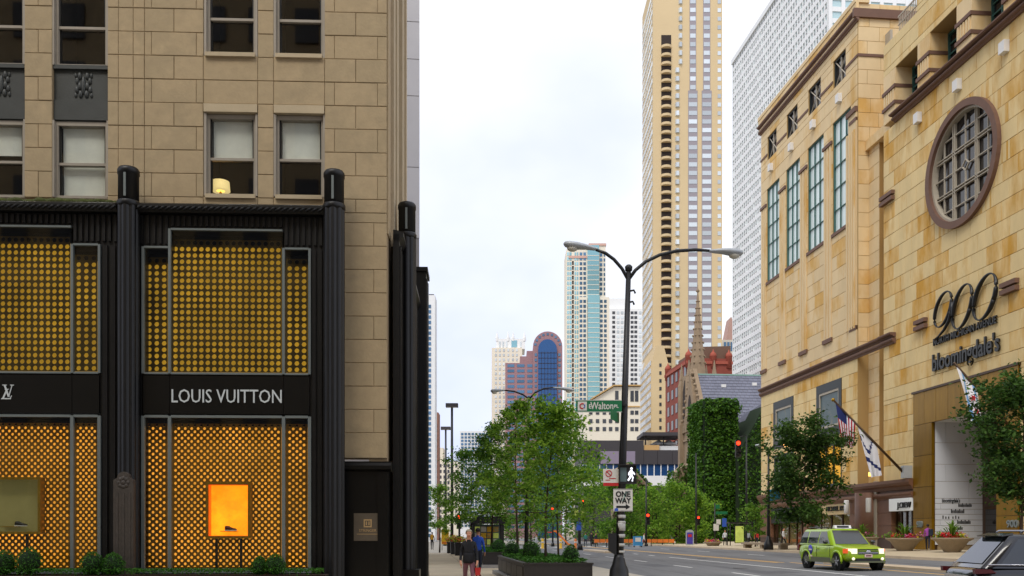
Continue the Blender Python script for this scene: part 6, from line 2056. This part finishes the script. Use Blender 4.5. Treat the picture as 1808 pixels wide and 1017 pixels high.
# newsstand on this pavement
n0 = P3(860, 976, 60); n0.z = 0
ns = thing('newsstand', 'black roofed newsstand with rows of colourful magazines on the pavement', 'newsstand', n0, TH)
for (x, y) in ((-.95,-.9),(.95,-.9),(-.95,.9),(.95,.9)): MB().box(x-.09, x+.09, y-.09, y+.09, 0, 2.25).build('post', 'kiosk_black', ns)
MB().prism([(-1.15,2.25),(1.15,2.25),(1.15,2.5),(.7,2.72),(-.7,2.72),(-1.15,2.5)], 'y', -1.1, 1.1).build('roof', 'kiosk_black', ns)
MB().box(-.85, .85, .3, .4, .3, 2.2).build('back', 'signal_grey', ns)
for i in range(4):
    for j in range(4): bx('magazine', ('print_warm','print_map','sign_face','yellow_plastic')[(i+j*3) % 4], ns, -.8+.41*i, -.45+.41*i, .22, .29, .45+.42*j, .8+.42*j)
MB().box(-.85, .85, -.6, .2, .0, .42).build('counter', 'kiosk_black', ns)
for i, (px, lab) in enumerate(((797, 'farthest black flower box on the pavement'), (804, 'middle black flower box on the pavement'), (812, 'black flower box with yellow and red flowers behind the walking woman'))):
    Y = 74-i*4
    b0 = Vector(tloc(px, Y))
    t = thing('flower_box', lab, 'planter', b0, TH, 'black flower boxes on the pavement')
    MB().box(-.36,.36,-.36,.36,0,.85).build('box', 'kiosk_black', t)
    MB().box(-.4,.4,-.4,.4,.85,.92).build('rim', 'kiosk_black', t)
    for m, n in (('flower_yellow', 160), ('flower_red', 70), ('leaf_palm', 120)):
        link('blossoms', leaves_mesh([(rgf.gauss(0,.24), rgf.gauss(0,.24), .98+abs(rgf.gauss(.1,.16))) for _ in range(n)], .13, rgf, 'blossoms', m, aspect=.9), t)
ys = thing('yellow_stand', 'yellow advertising board on the pavement past the flower boxes', 'sign', tloc(786, 88))
MB().box(-.36,.36,-.04,.04,.55,1.95).build('board', 'yellow_plastic', ys); MB().box(-.3,.3,-.06,-.041,.6,.8).build('print', 'orange_plastic', ys)
for x in (-.3,.3): MB().tube([(x,0,0),(x,0,.6)], .03, 6).build('leg', 'kiosk_black', ys)

# corner beyond the junction: kiosks, boxes, signs
pp = thing('poster_stand', 'arched poster stand with purple poster before the ivy tower', 'sign', tloc(1218, 98, .02))
MB().prism([(-.42,.3),(.42,.3),(.42,1.75)]+[(.42*math.cos(math.pi*k/8), 1.75+.25*math.sin(math.pi*k/8)) for k in range(1,8)]+[(-.42,1.75)], 'y', 0, .15).build('frame', 'lamp_grey', pp)
MB().box(-.32,.32,-.02,-.001,.45,1.7).build('poster', 'poster_purple', pp); MB().box(-.2,.2,-.03,-.021,1.2,1.5).build('poster_picture', 'sign_red', pp)
for x in (-.3,.3): MB().box(x-.05,x+.05,.03,.12,0,.3).build('leg', 'kiosk_black', pp)
mkk = thing('map_kiosk', 'bus shelter with glowing yellow green map panel under a black roof', 'shelter', tloc(1306, 92, .25))
MB().box(-1.2,1.2,-.7,.7,2.35,2.5).build('roof', 'kiosk_black', mkk)
for (x,y) in ((-1.1,-.6),(1.1,-.6),(1.1,.6),(-1.1,.6)): MB().tube([(x,y,0),(x,y,2.35)], .05, 6).build('post', 'kiosk_black', mkk)
MB().box(-.62,.22,-.75,-.6,.45,2.1).build('map_panel', 'print_map', mkk); MB().box(-.68,.28,-.73,-.62,.38,2.17).build('panel_frame', 'kiosk_black', mkk)
MB().box(-.2,1.05,.1,.5,.4,.47).build('bench', 'bronze_dark', mkk)
sp_ = thing('sign_pole', 'black pole with green street signs and small parking signs at the far corner', 'sign', tloc(1262, 94, .2))
zz = lambda y: ztop(y, 94)-.2
MB().tube([(0,0,0),(0,0,zz(888))], .06, 8).build('pole', 'pole_black', sp_)
for (x0,x1,y0,y1,m,nm) in ((.05,.5,898,891,'sign_green','street_sign'),(.1,1.3,908,903,'sign_green','street_sign'),(.15,.6,926,917,'sign_face','parking_sign'),(.75,1.2,930,915,'sign_blue','parking_sign'),(-.15,.4,937,925,'sign_face','parking_sign')):
    MB().box(x0,x1,-.1,-.07,zz(y0),zz(y1)).build(nm, m, sp_)
nbx = thing('newspaper_box', 'pale blue newspaper box beside the far pedestrian crossing', 'newspaper box', tloc(1126, 100))
MB().box(-.5,.5,-.25,.25,.25,1.3).build('box', 'blue_plastic', nbx); MB().box(-.3,.3,-.28,-.251,.7,1.15).build('window', 'sign_face', nbx)
MB().box(-.45,-.35,-.2,.2,0,.25).box(.35,.45,-.2,.2,0,.25).build('leg', 'kiosk_black', nbx)
fen = thing('low_fence', 'low orange board fence in front of the church bushes', 'fence', tloc(1120, 104, 0))
for k in range(14): bx('board', 'orange_plastic', fen, -4.6+k*.66, -4.6+k*.66+.6, 0, .06, .55, .95)
for k in range(8): bx('post', 'kiosk_black', fen, -4.5+k*1.28, -4.4+k*1.28, .07, .15, 0, 1.0)
sl_ = thing('playground_slide', 'orange playground slide with yellow post beyond the junction', 'slide', tloc(982, 116))
MB().prism([(-.4,2.0),(.0,2.0),(1.6,.3),(1.9,.3),(1.9,.15),(1.5,.15),(-.1,1.8),(-.4,1.8)], 'y', -.4, .4).build('chute', 'orange_plastic', sl_)
MB().box(-.5,-.38,-.4,-.28,0,2.6).box(-.5,-.38,.28,.4,0,2.6).build('post', 'yellow_plastic', sl_); MB().box(-1.1,-.4,-.5,.5,1.7,1.82).build('deck', 'sign_red', sl_)
for i, (px, m, lab) in enumerate(((958, 'yellow_plastic', 'yellow bollard by the far kerb beside the slim trunk'), (990, 'yellow_plastic', 'yellow bollard in the middle of the junction'), (1016, 'orange_plastic', 'orange bollard next to the blue banner pole'))):
    t = thing('bollard', lab, 'bollard', tloc(px, 96), 0, 'bollards at the junction')
    MB().lathe([(.2,0),(.2,.05),(.14,.08),(.13,.95),(.08,1.05)], 12).build('post', m, t); MB().lathe([(.136,.6),(.137,.75)], 12).build('band', 'sign_face', t)
bp = thing('banner_pole', 'pole with small blue and pale green banners beyond the median', 'sign', tloc(1024, 88))
MB().tube([(0,0,0),(0,0,5.2)], [.1,.06], 8).build('pole', 'pole_black', bp); MB().lathe([(.3,0),(.25,.4),(.12,.6)], 8).build('base', 'pole_black', bp)
MB().box(-.35,.12,-.12,-.09,1.9,2.75).build('banner', 'sign_blue', bp); MB().box(-.55,-.15,-.03,0,3.2,3.9).box(.15,.4,-.03,0,3.3,4.0).build('banner', 'print_map', bp)
# ------------------------------------------------------------------ vehicles
mat('taxi_green', (148,182,14), 0.28, coat=.6, nscale=.8, namt=.06)
mat('taxi_sill', (92,96,70), 0.5)
mat('car_black', (20,20,22), 0.22, coat=.8)
mat('car_dark', (30,30,33), 0.18, metal=.2, coat=.8)
mat('car_silver', (160,162,166), 0.28, metal=.6)
mat('car_glass', (34,40,42), 0.04, spec=1.0)
mat('tyre', (20,20,20), 0.85)
mat('rim', (168,168,170), 0.3, metal=.7)
mat('chrome', (200,200,204), 0.12, metal=.9)
mat('headlight', (255,244,214), 0.2, emit=.55)
mat('indicator', (230,90,30), 0.3, emit=.3)
mat('tail_red', (96,14,16), 0.25)
mat('number_plate', (220,190,184), 0.5)
mat('logo_blue', (70,70,170), 0.5)

def car(name, label, loc, rot, paint, P, cat='car'):
    t = thing(name, label, cat, loc, rot)
    L2 = P['L']/2; hw = P['W']/2; belt = P['belt']; H = P['H']; xw, xr, xrr, xrb = P['xw'], P['xr'], P['xrr'], P['xrb']
    hood = P['hood']
    secs = [(-L2, .80, .48, belt*.86), (-L2+.10, .93, .40, belt*.95), (-L2+.45, .985, .32, belt), (-L2+1.1, 1.0, .30, belt), (-.1, 1.0, .30, belt-.01),
            (xw, 1.0, .30, belt-.03), (xw+.12, .995, .31, hood+.02), (L2-.75, .98, .33, hood-.03), (L2-.30, .93, .36, hood-.10), (L2-.06, .84, .40, hood-.19), (L2, .76, .46, hood-.28)]
    vv = []; ff = []; n = 14
    for (x, w, zb_, zt_) in secs:
        w *= hw
        half = [(0, zb_), (w*.86, zb_), (w*.97, zb_+.10), (w, zb_+(zt_-zb_)*.45), (w*.985, zb_+(zt_-zb_)*.72), (w*.955, zt_-.05), (w*.86, zt_), (w*.4, zt_+.018), ]
        ring = [(y, z) for y, z in half] + [(-y, z) for y, z in half[::-1] if y > 0]
        n = len(ring)
        vv += [(x, y, z) for y, z in ring]
    for i in range(len(secs)-1):
        for k in range(n): ff.append((i*n+k, (i+1)*n+k, (i+1)*n+(k+1)%n, i*n+(k+1)%n))
    ff += [tuple(range(n)), tuple((len(secs)-1)*n+k for k in range(n))[::-1]]
    body = MB().add(vv, ff, True).build('body', paint, t)
    sm_ = body.modifiers.new('round', 'SUBSURF'); sm_.levels = 1; sm_.render_levels = 2
    # cabin: belt outline to roof outline
    yb, yr = hw*.93, hw*.73
    cab = MB()
    lv = [(0, yb), (.55, yb*.55+yr*.45), (.92, yr*1.0), (1.0, yr*.86)]
    vv = []; ff = []
    zr0, zr1 = belt-.03, H
    def xf_(k): return xw+(xr-xw)*k
    def xb_(k): return xrb+(xrr-xrb)*k
    for (k, y) in lv:
        z = zr0+(zr1-zr0)*k
        vv += [(xf_(k), -y*.93, z), (xf_(k), y*.93, z), (xf_(k)-.18, y, z), (xb_(k)+.18, y, z), (xb_(k), y*.92, z), (xb_(k), -y*.92, z), (xb_(k)+.18, -y, z), (xf_(k)-.18, -y, z)]
    m = 8
    for i in range(len(lv)-1):
        for k in range(m): ff.append((i*m+k, i*m+(k+1)%m, (i+1)*m+(k+1)%m, (i+1)*m+k))
    ff.append(tuple((len(lv)-1)*m+k for k in range(m)))
    cb_ = MB().add(vv, ff, False).build('cabin', paint, t)
    bv = cb_.modifiers.new('round', 'BEVEL'); bv.width = .05; bv.segments = 3; bv.limit_method = 'ANGLE'; bv.angle_limit = R(15)
    cb_.data.polygons.foreach_set('use_smooth', [True]*len(cb_.data.polygons))
    def ys(k):
        for i in range(len(lv)-1):
            if k <= lv[i+1][0]: 
                f = (k-lv[i][0])/(lv[i+1][0]-lv[i][0]); return lv[i][1]+(lv[i+1][1]-lv[i][1])*f
        return lv[-1][1]
    def side_panel(nm, m_, xa0, xa1, xb0, xb1, k0, k1, s, off=.012, par=t):
        q = [(xa0, s*(ys(k0)+off), zr0+(zr1-zr0)*k0), (xa1, s*(ys(k0)+off), zr0+(zr1-zr0)*k0), (xb1, s*(ys((k0+k1)/2)+off), 0), (xb0, 0, 0)]
        km = (k0+k1)/2
        pts = []
        for (k, a, b) in ((k0, xa0, xa1), (km, (xa0+xb0)/2, (xa1+xb1)/2), (k1, xb0, xb1)):
            z = zr0+(zr1-zr0)*k
            pts += [(a, s*(ys(k)+off), z), (b, s*(ys(k)+off), z)]
        return MB().add(pts, [(0,1,3,2), (2,3,5,4)]).build(nm, m_, par)
    for s in (-1, 1):
        for (a0, a1, b0, b1) in P['win']: side_panel('side_window', 'car_glass', a0, a1, b0, b1, .10, .84, s)
    def end_panel(nm, fx, k0, k1, wscale):
        off = .014 if fx is xf_ else -.014
        pts = []
        for k in (k0, k1):
            y = ys(k)*wscale
            pts += [(fx(k)+off, -y, zr0+(zr1-zr0)*k+.01), (fx(k)+off, y, zr0+(zr1-zr0)*k+.01)]
        MB().add(pts, [(0,1,3,2)]).build(nm, 'car_glass', t)
    end_panel('windscreen', xf_, .06, .90, .86); end_panel('rear_window', xb_, .12, .88, .80)
    # wheels
    wr = P['wr']
    for x in P['axle']:
        for s in (-1, 1):
            tyre = MB().lathe([(wr*.62,-.12),(wr*.95,-.12),(wr,-.07),(wr,.07),(wr*.95,.12),(wr*.62,.12)], 24)
            tyre.v = [(x+a, s*(hw-.12)+c, wr+b) for a, b, c in tyre.v]
            w_ = tyre.build('wheel', 'tyre', t)
            rm = MB().lathe([(wr*.64,-.02),(wr*.64,.02)], 20); rm.v = [(x+a, s*(hw-.06)+c, wr+b) for a, b, c in rm.v]
            rm.build('rim_disc', 'sign_black', w_)
            sp = MB()
            for k in range(5):
                a = 2*math.pi*k/5+.3
                sp.tube([(x, s*(hw-.025), wr), (x+wr*.6*math.cos(a), s*(hw-.03), wr+wr*.6*math.sin(a))], [.06,.045], 6)
            sp.tube([(x+wr*.62*math.cos(2*math.pi*k/20), s*(hw-.03), wr+wr*.62*math.sin(2*math.pi*k/20)) for k in range(21)], .025, 6, cap=False)
            sp.build('rim', 'rim', w_)
            ar = MB(); pts = [(x+(wr+.055)*math.cos(a), s*(hw-.005), wr+(wr+.055)*math.sin(a)) for a in [math.pi*(-.06+1.12*k/14) for k in range(15)]]
            ar.tube(pts, .05, 6); ar.build('wheel_arch', P.get('arch', paint), t)
            wl = MB().lathe([(wr+.05,-.02),(wr+.05,.02)], 20); wl.v = [(x+a, s*(hw-.016)+c, wr+b) for a, b, c in wl.v]
            wl.build('arch_liner', 'tyre', t)
    for s in (-1, 1):
        MB().box(-L2+.85, L2-.95, s*(hw+.004)-.02, s*(hw+.004)+.02, .30, .50).build('sill_trim', P.get('sill', paint), t)
        mi = MB().ball((xw-.28, s*(hw+.12), belt+.10), .12, 8, 5, .6, 1.0, .75).build('mirror', P.get('mirror', paint), t)
        for x in P['doors']: MB().box(x-.006, x+.006, s*hw-.006, s*hw+.006, .52, belt-.10).build('door_gap', 'sign_black', t)
        for x in P['handles']: MB().box(x-.1, x+.1, s*(hw+.01)-.012, s*(hw+.01)+.012, belt-.20, belt-.165).build('door_handle', P.get('handle', paint), t)
        MB().tube([(xr-.25, s*yr*.82, H+.02), (xr-.3, s*yr*.84, H+.06), (xrr+.25, s*yr*.84, H+.06), (xrr+.2, s*yr*.82, H+.02)], .022, 6).build('roof_rail', P.get('rail', 'sign_black'), t)
    return t, body
TP = dict(L=4.44, W=1.80, belt=1.03, H=1.66, hood=1.02, xw=1.02, xr=.32, xrr=-1.95, xrb=-2.12, wr=.355, axle=(1.40,-1.24),
          win=((-1.98,-1.30,-1.82,-1.36),(-1.22,-.34,-1.24,-.36),(-.26,.72,-.28,.22)), doors=(.85,-.30,-1.25), handles=(-.15,-1.1), sill='taxi_sill', mirror='car_black')
ts, tt_ = 38.6, 18.4
tx, body = car('taxi', 'lime green taxi with lit headlights driving towards the camera', ST.world(tt_, ts, road_z(tt_)+.004), TH-R(88), 'taxi_green', TP, 'taxi')
tx.scale = (1.07,1.07,1.07)
fx = 2.22
MB().box(fx-.10, fx+.012, -.42, .42, .66, .86).build('grille', 'sign_black', tx)
for z in (.70, .775): MB().box(fx-.02, fx+.025, -.42, .42, z, z+.03).build('grille_bar', 'taxi_green' if z > .75 else 'chrome', tx)
MB().ball((fx+.02, 0, .77), .09, 10, 5, .3, 1.2, .5).build('badge', 'chrome', tx)
for s in (-1, 1):
    MB().prism([(fx-.24, s*.80), (fx-.0, s*.66), (fx+.012, s*.46), (fx-.10, s*.46), (fx-.30, s*.70)], 'z', .68, .88).build('headlight', 'headlight', tx)
    MB().prism([(fx-.34, s*.88), (fx-.14, s*.77), (fx-.2, s*.72), (fx-.36, s*.82)], 'z', .69, .87).build('indicator', 'indicator', tx)
    MB().lathe([(.06,-.01),(.06,.02)], 12, (0,0,0)).xf(Matrix.Translation((fx-.03, s*.60, .48)) @ Matrix.Rotation(R(90),4,'Y')).build('fog_lamp', 'headlight', tx)
    MB().box(-2.20, -2.02, s*.72, s*.86, .74, 1.0).build('tail_light', 'tail_red', tx)
MB().box(fx-.08, fx+.01, -.5, .5, .40, .50).build('air_intake', 'sign_black', tx)
MB().box(fx-.12, fx+.02, -.72, .72, .33, .395).build('skid_plate', 'taxi_sill', tx)
MB().box(fx+.014, fx+.03, -.16, .16, .54, .66).build('number_plate', 'number_plate', tx)
MB().box(fx+.031, fx+.034, -.11, .11, .575, .625).build('plate_print', 'tail_red', tx)
rs_ = MB().prism([(.02,1.68),(.24,1.68),(.18,1.81),(.08,1.81)], 'y', -.36, .36).build('roof_sign', 'white_box', tx)
MB().prism([(.227,1.70),(.232,1.70),(.195,1.79),(.190,1.79)], 'y', -.26, .26).build('sign_print', 'sign_black', rs_)
for s in (-1, 1):
    MB().lathe([(.20,-.004),(.20,.004)], 20).xf(Matrix.Translation((-.85, s*.905, .80)) @ Matrix.Rotation(R(90),4,'X')).build('door_emblem', 'logo_blue', tx)
    MB().box(-1.02, -.68, s*.905-.005, s*.905+.005, .46, .57).build('door_print', 'number_plate', tx)
    MB().box(-.98, -.72, s*.912-.004, s*.912+.004, .77, .83).build('door_print', 'sign_face', tx)

SP = dict(L=4.75, W=1.88, belt=1.02, H=1.68, hood=1.02, xw=1.15, xr=.30, xrr=-1.55, xrb=-2.20, wr=.37, axle=(1.45,-1.40),
          win=((-1.86,-1.25,-1.46,-1.25),(-1.15,-.20,-1.17,-.22),(-.12,.86,-.14,.22)), doors=(.9,-.16,-1.2), handles=(0,-1.0), sill='car_black', rail='car_silver', handle='chrome')
sv, body = car('dark_suv', 'dark sports utility car with silver roof rail crossing the side street, cut by the edge', (11.6, 18.6, road_z(12)+.0), R(-6), 'car_dark', SP)
MB().prism([(-1.50,1.655),(-1.72,1.62),(-1.74,1.64),(-1.5,1.695)], 'y', -.60, .60).build('roof_spoiler', 'car_dark', sv)
for s in (-1, 1):
    MB().prism([(-2.36, .98), (-2.35, .88), (-1.95, .90), (-2.05, .97)], 'y', s*.80, s*.935).build('tail_light', 'tail_red', sv)
    MB().tube([(-2.1, s*.885, 1.06), (-1.0, s*.89, 1.055), (.9, s*.885, 1.03)], .018, 6).build('belt_trim', 'chrome', sv)
MB().box(-2.40, -2.34, -.6, .6, .78, .84).build('tailgate_trim', 'chrome', sv)
MB().box(-2.42, -2.30, -.85, .85, .42, .60).build('bumper', 'car_black', sv)

# ------------------------------------------------------------------ people
for nm, c in (('skin', (206,150,120)), ('skin_dark', (120,78,56)), ('hair_grey', (150,138,116)), ('hair_dark', (30,24,20)), ('cloth_black', (17,17,21)), ('cloth_mauve', (118,78,88)),
              ('cloth_blue', (44,88,200)), ('cloth_navy', (30,36,54)), ('cloth_white', (216,218,222)), ('cloth_purple', (158,74,160)), ('cloth_grey', (140,146,148)), ('cloth_red', (190,44,40)),
              ('cloth_yellow', (214,160,40)), ('cloth_brown', (92,70,52)), ('cloth_teal', (40,120,110)), ('shoe_white', (216,216,214))):
    mat(nm, c, .8, nscale=9, namt=.12)
def person(label, loc, face, h, top, legs, hair, stride=.25, arms=((.05,-.05),(-.05,.05)), skin='skin', shoes='cloth_black', fingers=False, lean=0.0, group='people walking', long_hair=False, phase=1):
    """face: rotation about z; the figure looks along its own -y"""
    k = h/1.75
    t = thing('person', label, 'person', loc, face, group)
    V = []; E = []; Rr = []; reg = []
    def nd(p, r, par=None, region=0):
        V.append(Vector(p)*k); Rr.append(((r[0] if isinstance(r, tuple) else r)*k, (r[1] if isinstance(r, tuple) else r)*k))
        i = len(V)-1
        if par is not None: E.append((par, i)); reg.append(region)
        return i
    ly = -lean
    pel = nd((0,0,.96), (.155,.12))
    wst = nd((0,ly*.3,1.12), (.12,.095), pel, 0)
    che = nd((0,ly*.7,1.32), (.145,.105), wst, 0)
    nek = nd((0,ly,1.48), (.075,.07), che, 0)
    nk2 = nd((0,ly-.01,1.535), (.052,.052), nek, 1)
    hd1 = nd((0,ly-.03,1.595), (.074,.09), nk2, 1)
    hd2 = nd((0,ly-.02,1.68), (.084,.104), hd1, 1)
    hd3 = nd((0,ly-.0,1.745), (.055,.07), hd2, 1)
    nose = nd((0,ly-.135,1.635), (.012,.012), hd1, 1)
    for s, (sw_, el_) in zip((-1, 1), arms):
        sh = nd((s*.155, ly, 1.395), .055, che, 0)
        e_ = nd((s*.215, ly+sw_, 1.14), .043, sh, 0)
        wr_ = nd((s*.225, ly+sw_+el_-.08, .925), .034, e_, 0)
        pm = nd((s*.22, ly+sw_+el_-.11, .85), (.034,.026), wr_, 1)
        if fingers:
            for q in range(4):
                f1 = nd((s*(.20+.0)-s*.0, ly+sw_+el_-.135+q*.022-.0, .785), .0095, pm, 1)
                nd((s*.205, ly+sw_+el_-.135+q*.020, .745-(.012 if q in (1,2) else 0)), .008, f1, 1)
            f1 = nd((s*.19, ly+sw_+el_-.165, .835), .0105, pm, 1)
            nd((s*.185, ly+sw_+el_-.175, .795), .009, f1, 1)
        else:
            nd((s*.215, ly+sw_+el_-.12, .77), (.024,.018), pm, 1)
    for s in (-1, 1):
        f = stride*s*phase
        hp = nd((s*.09, 0, .90), .088, pel, 2)
        kn = nd((s*.10, -f*.55-.02, .50), .060, hp, 2)
        an = nd((s*.10, -f+(.06 if f < 0 else 0), .095+(.05 if f < 0 else 0)), .041, kn, 2)
        nd((s*.115, -f-.15, .035+(.0 if f < 0 else 0)), (.038,.034), an, 3)
    me = bpy.data.meshes.new('body'); me.from_pydata([tuple(v) for v in V], E, [])
    o = bpy.data.objects.new('body_skeleton', me); COL.objects.link(o)
    sk = o.modifiers.new('skin', 'SKIN'); sk.use_smooth_shade = True
    for i, d in enumerate(me.skin_vertices[0].data): d.radius = Rr[i]; d.use_root = (i == 0)
    sb_ = o.modifiers.new('sub', 'SUBSURF'); sb_.levels = 1; sb_.render_levels = 1
    dg = bpy.context.evaluated_depsgraph_get()
    me2 = bpy.data.meshes.new_from_object(o.evaluated_get(dg))
    bpy.data.objects.remove(o); bpy.data.meshes.remove(me)
    me2.name = 'body'; me2.materials.clear()
    for m in (top, skin, legs, shoes): me2.materials.append(MATS[m])
    for p in me2.polygons:
        c = p.center; best = (1e9, 0)
        for (a, b), r in zip(E, reg):
            A, B = V[a], V[b]; d = B-A; u = max(0, min(1, (c-A).dot(d)/max(1e-9, d.length_squared)))
            q = (A+d*u-c).length
            if q < best[0]: best = (q, r)
        mi = best[1]
        if mi == 0 and c.z < .955*k and abs(c.x) < .19*k: mi = 0 if top == 'cloth_black' else 2
        p.material_index = mi; p.use_smooth = True
    link('body', me2, t)
    hb = MB(); hc = (0, (ly+.008)*k, 1.675*k)
    n, m = 14, 8; vv = []; ff = []
    for i in range(m+1):
        th = math.pi*.62*i/m
        for j in range(n):
            a = 2*math.pi*j/n
            x, y, z = math.sin(th)*math.cos(a), math.sin(th)*math.sin(a), math.cos(th)
            if y < -.35 and z < .45: z = .45 + (z-.45)*.1
            vv.append((hc[0]+x*.094*k, hc[1]+y*.112*k, hc[2]+z*.102*k))
    for i in range(m):
        for j in range(n): ff.append((i*n+j, i*n+(j+1)%n, (i+1)*n+(j+1)%n, (i+1)*n+j))
    hb.add(vv, ff, True)
    if long_hair: hb.ball((0, (ly+.10)*k, 1.62*k), .05*k, 8, 5)
    hb.build('hair', hair, t)
    ey = MB()
    for s in (-1, 1): ey.ball((s*.03*k, (ly-.112)*k, 1.665*k), .009*k, 6, 4)
    ey.build('eyes', 'hair_dark', t)
    MB().ball((0, (ly-.112)*k, 1.585*k), .022*k, 6, 4, 1, .4, .3).build('mouth', 'cloth_red', t)
    return t, k
def backpack(loc, rot, label, m, h=.46):
    t = thing('backpack', label, 'backpack', loc, rot)
    MB().box(-.14,.14,-.08,.08,0,h).box(-.12,.12,.08,.13,.04,h*.6).build('bag', m, t)
    for s in (-1,1): MB().tube([(s*.09,-.08,h*.95),(s*.11,-.24,h*.98),(s*.11,-.30,h*.5),(s*.10,-.08,h*.15)], .018, 5).build('strap', m, t)
wl_ = Vector(tloc(828, 23.5))
w, k = person('woman in black jacket and mauve trousers walking towards the camera on the pavement', wl_, R(3), 1.69, 'cloth_black', 'cloth_mauve', 'hair_grey', .30, ((.02,-.10),(-.06,-.02)), fingers=True, long_hair=True)
MB().lathe([(.150*k,.86*k),(.163*k,.93*k),(.15*k,1.08*k),(.145*k,1.13*k)], 16, (0,0,0), sx=1.05, sy=.85).build('jacket_hem', 'cloth_black', w)
bg = thing('shopping_bag', 'small red shopping bag held by the woman in the black jacket', 'bag', wl_+Vector((.23, -.12, .42)), R(10))
MB().prism([(-.06,.10),(.06,.10),(.07,.30),(-.07,.30)], 'y', -.04, .04).build('bag', 'cloth_red', bg)
MB().tube([(-.04,0,.30),(-.03,0,.42),(.03,0,.42),(.04,0,.30)], .008, 6).build('handle', 'cloth_black', bg)
person('person in bright blue shirt just behind the walking woman', tloc(844, 32.5), R(170), 1.78, 'cloth_blue', 'cloth_navy', 'hair_dark', .2)
p0 = Vector(tloc(763, 88)); person('distant walker with yellow backpack beside the black shopfront', p0, R(180), 1.72, 'cloth_black', 'cloth_black', 'hair_dark', .22)
backpack(p0+Vector((0,-.22,1.0)), R(180), 'yellow backpack worn by the distant walker beside the black shopfront', 'cloth_yellow', .5)
p0 = Vector(tloc(1553, 80, .42)); person('walker in pale grey top behind the green taxi, beside the flower bowl', p0, R(-150), 1.72, 'cloth_grey', 'cloth_navy', 'hair_dark', .25, shoes='shoe_white')
backpack(p0+Vector((-.1,-.2,.98)), R(-150), 'black backpack worn by the walker in pale grey top', 'cloth_black')
p0 = Vector(tloc(1638, 61, .44)); person('walker in purple shirt passing the bronze door jamb', p0, R(150), 1.78, 'cloth_purple', 'cloth_navy', 'hair_dark', .34, skin='skin_dark', shoes='shoe_white')
backpack(p0+Vector((.12,-.20,1.0)), R(150), 'dark backpack worn by the walker in purple shirt', 'cloth_navy')
for (px, Y, z, top, legs, hair, rot, lab) in (
        (1185, 112, 0, 'cloth_white', 'cloth_brown', 'hair_dark', 180, 'person in white shirt crossing in front of the church bushes'),
        (1137, 103, 0, 'cloth_white', 'cloth_navy', 'hair_dark', 90, 'person in white top next to the newspaper box'),
        (1280, 94, .22, 'cloth_white', 'cloth_black', 'hair_dark', 0, 'person in white shirt waiting beside the far sign pole'),
        (1322, 90, .25, 'cloth_grey', 'cloth_black', 'hair_grey', 120, 'person in grey top standing by the map panel'),
        (947, 74, -.1, 'cloth_white', 'cloth_grey', 'hair_dark', -80, 'person in white shirt crossing the avenue behind the slim trunk'),
        (1383, 84, .33, 'cloth_white', 'cloth_black', 'hair_dark', 60, 'person in white top before the black shop fascia'),
        (1413, 86, .33, 'cloth_red', 'cloth_red', 'hair_grey', 20, 'person in red walking behind the street tree trunk'),
        (1336, 88, .3, 'cloth_red', 'cloth_navy', 'hair_dark', -30, 'person in dark red standing under the small bushy tree'),
        (1034, 108, 0, 'cloth_teal', 'cloth_navy', 'hair_dark', 200, 'person in green top beyond the median island'),
        (1044, 110, 0, 'cloth_black', 'cloth_black', 'hair_dark', 150, 'person in black beyond the median, beside the one in green'),
        (1052, 111, 0, 'cloth_navy', 'cloth_black', 'hair_dark', 30, 'person in navy at the end of the small group beyond the median')):
    person(lab, tloc(px, Y, z), R(rot), random.uniform(1.64, 1.8), top, legs, hair, random.uniform(.1, .28))
# stone bench beyond the taxi
bn = thing('stone_bench', 'long low stone bench on the far pavement beside the street tree', 'bench', ST.world(28.6, 74, .33), TH)
MB().box(-.4,.4,-4.5,4.5,.32,.5).build('seat', 'bowl_stone', bn)
for y in (-4, 0, 4): MB().box(-.3,.3,y-.25,y+.25,0,.32).build('leg', 'bowl_stone', bn)
